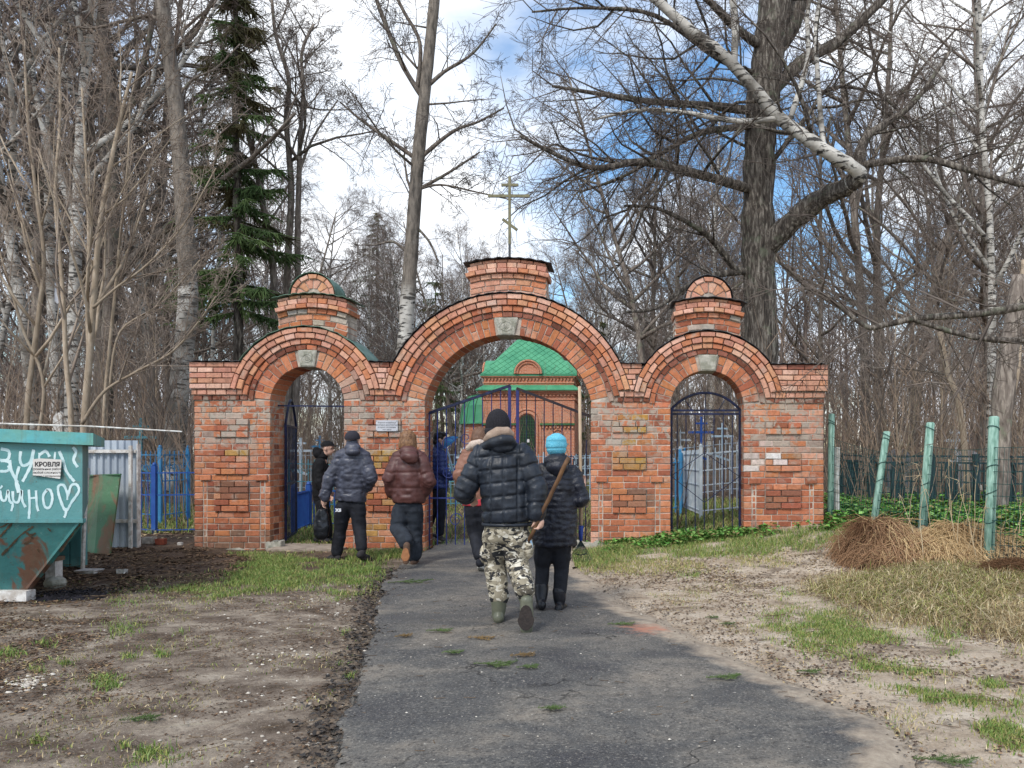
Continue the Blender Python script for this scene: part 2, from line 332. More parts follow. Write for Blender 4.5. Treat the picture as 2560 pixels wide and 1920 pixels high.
MAT_MORTAR = Mt('mortar', srgb('#cdbfb0'), srgb('#8f847a'), 5, 0.95, bump=0.8, bdist=0.01, bscale=60, lo=0.4, hi=0.66)
MAT_STONE = Mt('pale_stone', srgb('#bab6aa'), srgb('#8f8e80'), 12, 0.9, bump=0.7, bdist=0.015, bscale=50)
MAT_TIN_DARK = Mt('weathered_tin', srgb('#34353a'), srgb('#4c4e50'), 6, 0.5, 0.3, 0.2)
MAT_TIN_GREEN = Mt('green_tin', srgb('#6f8a78'), srgb('#4e6b59'), 5, 0.5, 0.2, 0.2)
BRICKS = []                                  # (area, part key, verts, faces, colour)
def inset(poly, d):
    """move every edge of a convex polygon inwards by d"""
    n = len(poly); ar = sum(poly[k][0] * poly[(k + 1) % n][1] - poly[(k + 1) % n][0] * poly[k][1] for k in range(n)); sg = 1 if ar > 0 else -1; o = []
    for i in range(n):
        p, c, q = poly[i - 1], poly[i], poly[(i + 1) % n]; ax, az = c[0] - p[0], c[1] - p[1]; bx, bz = q[0] - c[0], q[1] - c[1]
        la = math.hypot(ax, az) or 1e-9; lb = math.hypot(bx, bz) or 1e-9; n1 = (-az / la * sg, ax / la * sg); n2 = (-bz / lb * sg, bx / lb * sg)
        k = 1 + n1[0] * n2[0] + n1[1] * n2[1]; k = max(k, 0.35); o.append((c[0] + d * (n1[0] + n2[0]) / k, c[1] + d * (n1[1] + n2[1]) / k))
    return o
def brick(key, poly, y0, depth, col, gap=0.0062, bev=0.005):
    """poly in metres (x, z), counter-clockwise; chamfered front, slightly uneven"""
    poly = inset(poly, gap)
    if len(poly) == 4:
        w_ = math.hypot(poly[1][0] - poly[0][0], poly[1][1] - poly[0][1]); h_ = math.hypot(poly[2][0] - poly[1][0], poly[2][1] - poly[1][1])
        if w_ < 0.012 or h_ < 0.01: return
    j = lambda s: random.uniform(-s, s)
    yy = y0 + j(0.004); tilt = j(0.003); n = len(poly)
    poly = [(x + j(0.0025), z + j(0.0025)) for x, z in poly]; pin = inset(poly, bev * random.uniform(0.8, 1.7))
    vs = [(x, yy + depth, z) for x, z in poly] + [(x, yy + bev, z) for x, z in poly] + [(x, yy + tilt * (1 if i in (0, n - 1) else -1), z) for i, (x, z) in enumerate(pin)]
    fs = [tuple(range(2 * n, 3 * n))]
    for k in range(n):
        q = (k + 1) % n; fs += [(k, q, n + q, n + k), (n + k, n + q, 2 * n + q, 2 * n + k)]
    ar = 0.5 * abs(sum(poly[k][0] * poly[(k + 1) % n][1] - poly[(k + 1) % n][0] * poly[k][1] for k in range(n)))
    BRICKS.append((ar, key, vs, fs, col))
def row(key, xl, xr, y0, y1, ln, yf, depth, pal, off=0.0, var=0.1, colf=None):
    """a course between pixel heights y0 (top) and y1; xl, xr are functions of pixel height or numbers"""
    fl = xl if callable(xl) else (lambda y, c=xl: c); fr = xr if callable(xr) else (lambda y, c=xr: c)
    a = min(fl(y0), fl(y1)); b_ = max(fr(y0), fr(y1)); xs = [a]; x = a + ln * (off if off > 0 else 1)
    while x < b_ - ln * 0.35: xs.append(x); x += ln * random.uniform(1 - var, 1 + var)
    xs.append(b_)
    for i in range(len(xs) - 1):
        p, q = xs[i], xs[i + 1]
        pt, pb = max(p, fl(y0)), max(p, fl(y1)); qt, qb = min(q, fr(y0)), min(q, fr(y1))
        if qt - pt < 3 or qb - pb < 3:
            if max(qt - pt, qb - pb) < 6: continue
            pt, qt = min(pt, qt - 1.5), max(qt, pt + 1.5); pb, qb = min(pb, qb - 1.5), max(qb, pb + 1.5)
        c = jit(random.choice(pal), 0.1, 0.03)
        if colf: c = colf((p + q) / 2, (y0 + y1) / 2, c)
        brick(key, [(gu(pb), gzz(y1)), (gu(qb), gzz(y1)), (gu(qt), gzz(y0)), (gu(pt), gzz(y0))], yf, depth, c)
def ring(key, cx, cy, r0, r1, a0, a1, ln, yf, depth, pal, colf=None, skip=None, voussoir=False):
    """bricks laid round an arc; angles in degrees measured from +x upwards"""
    arc = R(a1 - a0) * r0; n = max(1, round(arc / ln))
    for i in range(n):
        t0 = R(a0 + (a1 - a0) * i / n); t1 = R(a0 + (a1 - a0) * (i + 1) / n); tm = math.degrees((t0 + t1) / 2)
        if skip and skip[0] < tm < skip[1]: continue
        cuts = [(r0, r1)]
        if voussoir and i % 2: m_ = r0 + (r1 - r0) * random.choice((0.46, 0.52, 0.56)); cuts = [(r0, m_), (m_, r1)]
        for ra, rb in cuts:
            q = lambda r, t: (gu(cx + r * math.cos(t)), gzz(cy - r * math.sin(t)))
            c = jit(random.choice(pal), 0.1, 0.03)
            if colf: c = colf(cx + ra * math.cos(t0), cy - ra * math.sin(t0), c)
            mid = (t0 + t1) / 2
            if rb - ra > 25 or ra > 250 and not voussoir: poly = [q(ra, t1), q(ra, t0), q(rb, t0), q(rb, t1)]
            else: poly = [q(ra, t1), q(ra, t0), q(rb, t0), q(rb, t1)]
            brick(key, poly, yf, depth, c)
ARCH = [dict(k='left_arch', cx=767.5, cy=1008, r=91.5, v=133, rs=(147, 161, 176, 189), dy=0), dict(k='middle_arch', cx=1269.5, cy=1050.6, r=212.6, v=257, rs=(271, 286, 301, 315), dy=2), dict(k='right_arch', cx=1768, cy=1018, r=91, v=132, rs=(146, 160, 175, 188), dy=8)]
PROUD = (0.025, 0.05, 0.08, 0.10)
PIER = [('left_pier', 485, 676, (536, 623), (508, 517, 650, 662)), ('left_middle_pier', 859, 1063, (917, 1003), (884, 893, 1024, 1036)), ('right_middle_pier', 1476, 1677, (1530, 1616), (1497, 1507, 1638, 1650)), ('right_pier', 1859, 2060, (1913, 2003), (1880, 1890, 2024, 2034))]
def och(px, py, c):
    """lichen, old paint and soot where the photograph shows them"""
    for x, y, rx, ry, pal, pr in ((582, 1132, 40, 9, C_OCH, .9), (945, 1150, 75, 26, C_OCH, .75), (950, 1245, 50, 16, C_OCH, .5), (940, 1345, 60, 30, C_OCH, .6), (1575, 1065, 38, 50, C_OCH, .45), (1573, 1155, 45, 22, C_OCH, .7), (1950, 1050, 40, 10, C_OCH, .6), (1955, 1140, 40, 6, C_OCH, .7),
                              (1960, 1245, 45, 26, C_SOOT, .7), (1570, 1250, 60, 22, C_SOOT, .7), (580, 1225, 60, 30, C_SOOT, .7), (580, 1345, 110, 24, C_SOOT, .85),
                              (560, 1065, 60, 38, C_GREY, .6), (930, 1040, 90, 60, C_GREY, .38), (1530, 1050, 60, 60, C_GREY, .35), (1955, 1075, 60, 26, C_GREY, .55), (2000, 1110, 60, 20, C_GREY, .4), (760, 780, 110, 30, C_GREY, .3), (2030, 1080, 34, 62, C_NEW, .95), (1485, 1320, 16, 75, C_NEW, .9),
                              (870, 1040, 20, 90, C_GREY, .3), (1895, 1135, 26, 50, [srgb('#cfc6c0'), srgb('#d8cfc8')], .45), (1955, 1152, 26, 14, [srgb('#e2dedc')], .7), (700, 1030, 22, 40, C_GREY, .2)):
        if abs(px - x) < rx and abs(py - y) < ry and random.random() < pr: q_ = jit(random.choice(pal), 0.12); k_ = random.uniform(.55, .95); return tuple(a_ * k_ + b_ * (1 - k_) for a_, b_ in zip(q_, c))
    return c
PITCH = 15.45
def build_bricks():
    # piers
    for key, x0, x1, blk, gr in PIER:
        i = 0; y = 1001 + (8 if key == 'right_pier' else 4 if key == 'right_middle_pier' else 0)
        while y < 1392:
            yb = y + PITCH; mid = (y + yb) / 2
            segs = [(x0, x1, 0.0)]
            blocks = [(1042, 1088), (1122, 1182), (1207, 1276)]
            inb = [b for b in blocks if b[0] + (10 if x0 > 1400 else 0) <= mid <= b[1]]
            if inb: segs = [(x0, blk[0], 0.0), (blk[0], blk[1], -0.035), (blk[1], x1, 0.0)]
            if mid > 1205:
                new = []
                for a, b_, d in segs:
                    cut = [a] + [g for g in gr if a < g < b_] + [b_]
                    for u, v_ in zip(cut[:-1], cut[1:]):
                        rec = 0.007 if any(abs(u - gr[k]) < 0.1 and abs(v_ - gr[k + 1]) < 0.1 for k in (0, 2)) else 0
                        new.append((u, v_, d + rec))
                segs = new
            elif 1190 < mid <= 1205:
                segs = [(x0, gr[0] - 8, 0.0), (gr[0] - 8, gr[1] + 12, -0.03), (gr[1] + 12, gr[2] - 12, 0.0), (gr[2] - 12, gr[3] + 8, -0.03), (gr[3] + 8, x1, 0.0)]
            for a, b_, d in segs:
                ln = 39 if (i % 2 == 0 or b_ - a < 60) else 37
                row(key, a, b_, y, yb, ln, GY + d, 0.13 - d, C_WALL, off=(0.5 if i % 2 else random.choice((1.0, 1.0, 0.72))) if b_ - a > 50 else 0, colf=och)
            # the jambs: a second brick behind the first, so the opening's side shows its joints
            for jx, sgn in ((x0, 1), (x1, -1)):
                if jx in (485, 2060): continue
                for kk, (ya, yb2) in enumerate(((0.14, 0.31), (0.32, 0.49))):
                    w2 = 14 * sgn; p, q = sorted((jx, jx + w2))
                    brick(key, [(gu(p), gzz(yb)), (gu(q), gzz(yb)), (gu(q), gzz(y)), (gu(p), gzz(y))], GY + ya, yb2 - ya, jit(random.choice(C_WALL + C_DARK[:2]), 0.12))
            y = yb; i += 1
    # arches: voussoirs and the four stepped rings
    for A in ARCH:
        cx, cy, dy = A['cx'], A['cy'], A['dy']; ang = lambda r, y: math.degrees(math.asin(max(-1, min(1, (cy - y) / r))))
        a0 = ang(A['r'], 1000 + dy); ks = 9.2 if A['r'] > 150 else 13.5
        ring(A['k'], cx, cy, A['r'], A['v'], a0, 180 - a0, 14.2, GY - 0.004, WT, C_WALL, och, (90 - ks, 90 + ks), True)
        lo = A['v']
        for j, rr in enumerate(A['rs']):
            yend = (1001, 987, 972, 972)[j] + dy; a = ang(rr, yend)
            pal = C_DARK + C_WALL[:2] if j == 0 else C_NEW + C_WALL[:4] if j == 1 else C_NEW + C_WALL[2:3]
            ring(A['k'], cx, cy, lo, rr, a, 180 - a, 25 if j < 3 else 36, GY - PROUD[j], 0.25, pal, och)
            lo = rr
    # flat cornice: left end, the two valleys, right end
    def circ(A, j, sgn): return lambda y: A['cx'] + sgn * math.sqrt(max(0, A['rs'][j] ** 2 - (A['cy'] - y) ** 2))
    spans = [('left_cornice', 480, 0, None, 0), ('left_valley', None, 1, 0, 1), ('right_valley', None, 2, 1, 5), ('right_cornice', None, None, 2, 8)]
    for key, x0, ra, la, dy in spans:
        for j, (ya, yb) in enumerate(((988, 1001), (973.5, 988))):
            l = (x0 + 4 - 2 * j) if la is None else circ(ARCH[la], j, 1); r_ = circ(ARCH[ra], j, -1) if ra is not None else 2060 + 2 * j
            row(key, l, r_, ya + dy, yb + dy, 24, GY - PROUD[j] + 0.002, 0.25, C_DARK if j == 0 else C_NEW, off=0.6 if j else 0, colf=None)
        for k in range(5):
            ya = 906 + 13.4 * k; l = 480 if la is None else circ(ARCH[la], 3, 1); r_ = circ(ARCH[ra], 3, -1) if ra is not None else 2067
            row(key, l, r_, ya + dy * 0.8, ya + 13.4 + dy * 0.8, 42 if key.endswith('cornice') else 26, GY - 0.085, 0.28, C_NEW if k else C_DARK[4:] + C_NEW[3:4], off=0.5 if k % 2 else 0)  # top course in darker bricks: shade under the tin cap, put into colour
build_bricks()
# attics over the arches, laid in shallow curved courses, and the two round-headed lunettes
ATT = [dict(k='left_attic', cx=780, x=(692, 869), xc=(689, 878), top=736, bot=822, R=330, lun=(777.7, 57), lc=None), dict(k='middle_attic', cx=1269, x=(1172, 1367), xc=(1163, 1375), top=648, bot=737, R=420, lun=None), dict(k='right_attic', cx=1769, x=(1686, 1854), xc=(1681, 1862), top=746, bot=836, R=330, lun=(1773, 60), lc=None)]
def build_attics():
    for A in ATT:
        cx, R_ = A['cx'], A['R']; cy = A['top'] + R_; H = A['bot'] - A['top']
        hs_ = [9, 14, 12, 13, 15, 14, 14]; y = 0
        for i, h in enumerate(hs_):
            if y > H + 6: break
            r1 = R_ - y; r0 = r1 - h
            proud, (xa, xb) = {0: (0.03, (A['x'][0] + 1, A['x'][1] - 1)), 1: (0.055, (A['xc'][0] + 5, A['xc'][1] - 7)), 2: (0.085, A['xc']), 3: (0.03, A['x'])}.get(i, (0.0, A['x']))
            t0 = math.degrees(math.acos((xb - cx) / r1)); t1 = math.degrees(math.acos((xa - cx) / r1))
            pal = C_NEW + C_WALL[2:3] if i < 3 or A['k'] == 'middle_attic' else C_WALL + C_GREY[:2]
            ring(A['k'], cx, cy, r0, r1, t0, t1, (30, 26, 25, 26, 38, 30, 36)[i], GY + 0.02 - proud, 0.42 + proud, pal, och if i > 3 else None)
            y += h
        if A['lun']:
            lx, lr = A['lun']; ly = A['top'] + 2
            ring(A['k'], lx, ly, lr - 13, lr, -2, 182, 21, GY + 0.05, 0.33, C_NEW)
            ring(A['k'], lx, ly, 19, lr - 13, 0, 180, 9.5, GY + 0.075, 0.30, C_NEW)
            ring(A['k'], lx, ly, 1, 19, 0, 180, 30, GY + 0.06, 0.30, C_NEW[:2])
build_attics()
gate = thing('brick_gate', 'red brick cemetery gateway with three arches, stepped cornices and pale keystones', 'gateway', (gu(1270), GY, 0))
def arc_pts(A, r, a0, a1, n): return [(A['cx'] + r * math.cos(R(a0 + (a1 - a0) * i / n)), A['cy'] - r * math.sin(R(a0 + (a1 - a0) * i / n))) for i in range(n + 1)]
def gate_core():
    """the mortared mass behind the bricks, one closed outline pushed through the wall"""
    pts = [(487, 1400), (487, 1001), (482, 1000), (482, 907)]
    def ang(A, r, y): return math.degrees(math.asin(max(-1, min(1, (A['cy'] - y) / r))))
    for A in ARCH:
        r = A['rs'][3] - 2; a = ang(A, r, 907 + A['dy']); pts += arc_pts(A, r, 180 - a, a, 26)
    pts += [(2064, 916), (2064, 1008), (2058, 1010), (2058, 1400)]
    for A, (xa, xb) in zip(ARCH[::-1], ((1677, 1859), (1063, 1476), (676, 859))):
        r = A['r'] + 2; a = ang(A, r, 1000 + A['dy']); pts += [(xb + 2, 1400)] + arc_pts(A, r, a, 180 - a, 26) + [(xa - 2, 1400)]
    poly = [(gu(x), gzz(y)) for x, y in pts][::-1]
    bm = bmesh.new(); f = bm.faces.new([bm.verts.new((x, GY + 0.011, z)) for x, z in poly])
    r_ = bmesh.ops.extrude_face_region(bm, geom=[f]); bmesh.ops.translate(bm, verts=[g for g in r_['geom'] if isinstance(g, bmesh.types.BMVert)], vec=(0, WT - 0.02, 0))
    bmesh.ops.recalc_face_normals(bm, faces=bm.faces); bmesh.ops.triangulate(bm, faces=[q for q in bm.faces if len(q.verts) > 4])
    me = bpy.data.meshes.new('wall_core'); bm.to_mesh(me); bm.free(); me.materials.append(MAT_MORTAR); core = link('wall_core', me, gate)
    mb = MB()
    for A in ATT:
        mb_pts = []
        for i in range(13):
            x = A['x'][0] + 2 + (A['x'][1] - A['x'][0] - 4) * i / 12; mb_pts.append((x, A['top'] + A['R'] - math.sqrt(A['R'] ** 2 - (x - A['cx']) ** 2) + 4))
        poly = [(gu(x), gzz(y)) for x, y in mb_pts] + [(gu(A['x'][1] - 2), gzz(A['bot'] + 24)), (gu(A['x'][0] + 2), gzz(A['bot'] + 24))]
        mb = MB(); mb.prism(poly[::-1], GY + 0.034, GY + 0.46); 
        if A['lun']: 
            lx, lr = A['lun']; mb.prism([(gu(lx + (lr - 1.5) * math.cos(R(a))), gzz(A['top'] + 2 - (lr - 1.5) * math.sin(R(a)))) for a in range(0, 181, 12)], GY + 0.088, GY + 0.42)
        mb.build('attic_core', MAT_MORTAR, core)
    return core
core = gate_core()
def lay_bricks():
    order = sorted(range(len(BRICKS)), key=lambda i: -BRICKS[i][0]); single = set(order[:300])
    parts = {}
    for i, (ar, key, vs, fs, col) in enumerate(BRICKS):
        if i not in single: parts.setdefault(key, []).append((vs, fs, col))
    objs = {}
    for key, L in parts.items():
        mb = MB()
        for vs, fs, col in L: mb.add(vs, fs, col)
        objs[key] = tag(mb.build(key, MAT_BRICK, gate), kind='stuff')
    for i in single:
        ar, key, vs, fs, col = BRICKS[i]
        c = np.mean(np.array(vs), 0); mb = MB(); mb.add([tuple(np.array(q) - c) for q in vs], fs, col)
        o = bpy.data.objects.new('brick', mb.mesh('brick', MAT_BRICK)); COL.objects.link(o); o.parent = objs.get(key, core); o.location = c
lay_bricks()
def keystones():
    for A, h0, h1, wt, wb in ((ARCH[0], 875, 917, 24, 17.5), (ARCH[1], 794, 838, 30, 20), (ARCH[2], 887, 927, 25, 17.5)):
        mb = MB(); cx = A['cx'] + (2 if A['r'] < 150 else -4); poly = [(gu(cx - wb), gzz(h1)), (gu(cx + wb), gzz(h1)), (gu(cx + wt), gzz(h0)), (gu(cx - wt), gzz(h0))]
        pin = inset(poly, 0.02); n = 4; y = GY - 0.03
        vs = [(x, y + WT, z) for x, z in poly] + [(x, y + 0.012, z) for x, z in poly] + [(x, y, z) for x, z in pin]
        fs = [(8, 9, 10, 11)] + [q for k in range(4) for q in ((k, (k + 1) % 4, 4 + (k + 1) % 4, 4 + k), (4 + k, 4 + (k + 1) % 4, 8 + (k + 1) % 4, 8 + k))]
        mb.add(vs, fs); k = mb.build('keystone', MAT_STONE, gate)
        if A['k'] == 'right_arch': continue
        rel = MB(); cy_ = (h0 + h1) / 2; s = (wt + wb) / 2 * 0.55                 # worn carved ornament: a wreath with scrolls round it
        q = lambda dx, dy: (gu(cx + dx), y - 0.002, gzz(cy_ + dy))
        rel.tube([q(s * math.cos(R(a)), s * 0.85 * math.sin(R(a))) for a in range(0, 361, 24)], 0.006, 5)
        for k2 in range(6):
            a = R(60 * k2 + 12); rel.tube([q(s * 0.3 * math.cos(a) + 3 * math.cos(b), s * 0.3 * math.sin(a) + 3 * math.sin(b)) for b in [i * 0.9 for i in range(6)]], 0.005, 4)
        for dx in (-1, 1):
            rel.tube([q(dx * s * 1.25, -10), q(dx * s * 1.05, -4), q(dx * s * 1.2, 3), q(dx * s * 0.95, 10)], 0.005, 4)
        rel.build('carved_relief', MAT_STONE, k)
keystones()
def tin(name, pts, mat, y0, y1, thick=0.008, wave=0.006, under=MAT_TIN_DARK):
    """sheet metal laid along a line of pixel points, its front edge rippled"""
    fine = []
    for (xa, ya), (xb, yb) in zip(pts[:-1], pts[1:]):
        n = max(1, int(math.hypot(xb - xa, yb - ya) / 5))
        fine += [(xa + (xb - xa) * i / n, ya + (yb - ya) * i / n) for i in range(n)]
    fine.append(pts[-1]); vs = []; m = len(fine)
    for i, (x, y) in enumerate(fine):
        wv = wave * math.sin(i * 1.35) + random.uniform(-.003, .003)
        for yy, dz in ((y0 + random.uniform(-.008, .008), wv), (y1, wv * 0.5)):
            vs += [(gu(x), yy, gzz(y) + dz + thick), (gu(x), yy, gzz(y) + dz)]
    fs = []
    for i in range(m - 1):
        a = i * 4; b_ = a + 4; fs += [(a, b_, b_ + 2, a + 2), (a + 1, a + 3, b_ + 3, b_ + 1), (a, a + 1, b_ + 1, b_), (a + 2, b_ + 2, b_ + 3, a + 3)]
    fs += [(0, 2, 3, 1), (m * 4 - 4, m * 4 - 3, m * 4 - 1, m * 4 - 2)]
    mb = MB(); mb.add(vs, fs); return mb.build(name, mat, gate)
def tins():
    fr, bk = GY - 0.125, GY + WT + 0.06
    def a_at(A, r, y): return math.degrees(math.asin((A['cy'] - y) / r))
    for A, mat in zip(ARCH, (MAT_TIN_GREEN, MAT_TIN_DARK, MAT_TIN_DARK)):
        r = A['rs'][3] + 1.5; a = a_at(A, r, 904 + A['dy']); tin('arch_cap', arc_pts(A, r, 180 - a, a, 40), mat, fr, bk)
    xl = lambda A, y, s: A['cx'] + s * math.sqrt((A['rs'][3] + 1.5) ** 2 - (A['cy'] - y) ** 2)
    tin('cornice_cap', [(474, 904), (xl(ARCH[0], 904, -1), 905)], MAT_TIN_DARK, fr, bk)
    tin('cornice_cap', [(xl(ARCH[0], 904, 1), 905), (xl(ARCH[1], 906, -1), 906)], MAT_TIN_DARK, fr, bk)
    tin('cornice_cap', [(xl(ARCH[1], 906, 1), 909), (xl(ARCH[2], 912, -1), 911)], MAT_TIN_DARK, fr, bk)
    tin('cornice_cap', [(xl(ARCH[2], 912, 1), 911), (2071, 911)], MAT_TIN_DARK, fr, bk)
    for A in ATT:
        cy = A['top'] + A['R']; pt = [(x, cy - math.sqrt((A['R'] + 1) ** 2 - (x - A['cx']) ** 2)) for x in np.linspace(A['xc'][0] - 3, A['xc'][1] + 4, 20)]
        tin('attic_cap', pt, MAT_TIN_DARK if A['k'] != 'left_attic' else MAT_TIN_GREEN, GY - 0.09, GY + 0.54)
        pt = [(x, cy - math.sqrt((A['R'] - 23) ** 2 - (x - A['cx']) ** 2) ) for x in np.linspace(A['xc'][0] - 4, A['xc'][0] + 6, 4)]
        if A['lun']:
            lx, lr = A['lun']; tin('lunette_cap', [(lx + (lr + 1.5) * math.cos(R(a)), A['top'] + 2 - (lr + 1.5) * math.sin(R(a))) for a in range(182, -3, -8)], MAT_TIN_GREEN if A['k'] == 'left_attic' else MAT_TIN_DARK, GY + 0.03, GY + 0.5, wave=0.003)
tins()
# stone footings and threshold
def plinth():
    for px0, px1, py in ((668, 705, 1352), (1440, 1545, 1352), (500, 640, 1372)):
        mb = MB(); x0, x1 = gu(px0), gu(px1); n = 10
        top = [(x1 - (x1 - x0) * i / n, gzz(py) + random.uniform(-.03, .02)) for i in range(n + 1)]
        mb.prism([(x0, -0.15), (x1, -0.15)] + top, GY - 0.05, GY + 0.1); mb.build('footing', MAT_STONE, gate)
plinth()
thr = MB(); n = 14
thr.prism([(gu(690), -0.1), (gu(866), -0.1)] + [(gu(866 - 176 * i / n), 0.03 + random.uniform(-.008, .008)) for i in range(n + 1)], GY - 0.32, GY + 0.42)
tag(thr.build('concrete_threshold', Mt('old_concrete', srgb('#a89a8b'), srgb('#8d8073'), 9, 0.95, bump=0.6, bdist=0.02)), 'worn concrete doorstep under the left arch', 'doorstep')
# cross on the middle attic
def cross():
    r = thing('orthodox_cross', 'brass coloured three-bar cross standing on top of the middle arch', 'cross', (gu(1274), GY + 0.2, gzz(648)))
    y = GY + 0.2; mm = Mt('brass_paint', srgb('#7f7a60'), srgb('#6b6650'), 20, 0.6, 0.3, 0.1); k = (GY + 0.2) / FPX
    q = lambda px, py: ((px - CX) * k, y, CH - (py - CY) * k)
    def b_(nm, p, s, w_, d=0.03, m_=mm): MB().bar(q(*p), q(*s), w_, d, up=(0, 1, 0)).build(nm, m_, r)
    b_('upright', (1274, 612), (1274, 441), 0.04); b_('top_bar', (1253.5, 462.5), (1296, 462.5), 0.038, 0.034); b_('main_bar', (1220, 490), (1324, 490), 0.04, 0.036); b_('foot_bar', (1256.5, 548), (1293, 575), 0.04, 0.034)
    b_('socket', (1274, 651), (1274, 610), 0.03, 0.05, MAT_TIN_DARK)
cross()
# plaque
def text(name, body, size, loc, mat, parent=None, rot=(math.pi / 2, 0, 0), align='CENTER', extrude=0.0, shear=0.0, offset=0.0):
    cu = bpy.data.curves.new(name, 'FONT'); cu.body = body; cu.size = size; cu.align_x = align; cu.extrude = extrude; cu.shear = shear; cu.resolution_u = 2; cu.offset = offset
    tmp = bpy.data.objects.new(name + '_tmp', cu); COL.objects.link(tmp); dg = bpy.context.evaluated_depsgraph_get(); dg.update()
    me = bpy.data.meshes.new_from_object(tmp.evaluated_get(dg)); bpy.data.objects.remove(tmp); bpy.data.curves.remove(cu)
    M_ = Matrix.LocRotScale(Vector(loc), __import__('mathutils').Euler(rot), None); me.transform(M_); me.materials.clear(); me.materials.append(mat)
    return link(name, me, parent)
def plaque():
    r = thing('memorial_plaque', 'small white engraved plaque screwed to the brick pier beside the left arch', 'plaque', (gu(970), GY - 0.06, gzz(1077)))
    mb = MB(); a, b_ = gu(943), gu(997); z0, z1 = gzz(1078), gzz(1051)
    mb.prism([(a, z0), (b_, z0), (b_, z1), (a, z1)], GY - 0.062, GY - 0.048); mb.build('plate', Mt('white_plate', srgb('#d3d3d6'), srgb('#bdbdc2'), 5, 0.5, bump=0.05), r)
    ink = Mt('engraved_ink', srgb('#4a4a50'), rough=0.8, bump=0)
    for i, s in enumerate(('Ворота кладбища', 'Памятник архитектуры', 'второй половины', 'XIX века')):
        text('lettering', s, 0.032, ((a + b_) / 2, GY - 0.0635, z1 - 0.045 - i * 0.035), ink, r, shear=0.2)
    for x in (a + 0.012, b_ - 0.012):
        for z in (z0 + 0.012, z1 - 0.012): MB().ball((x, GY - 0.063, z), 0.006, 6, 4).build('screw', MAT_TIN_DARK, r)
plaque()
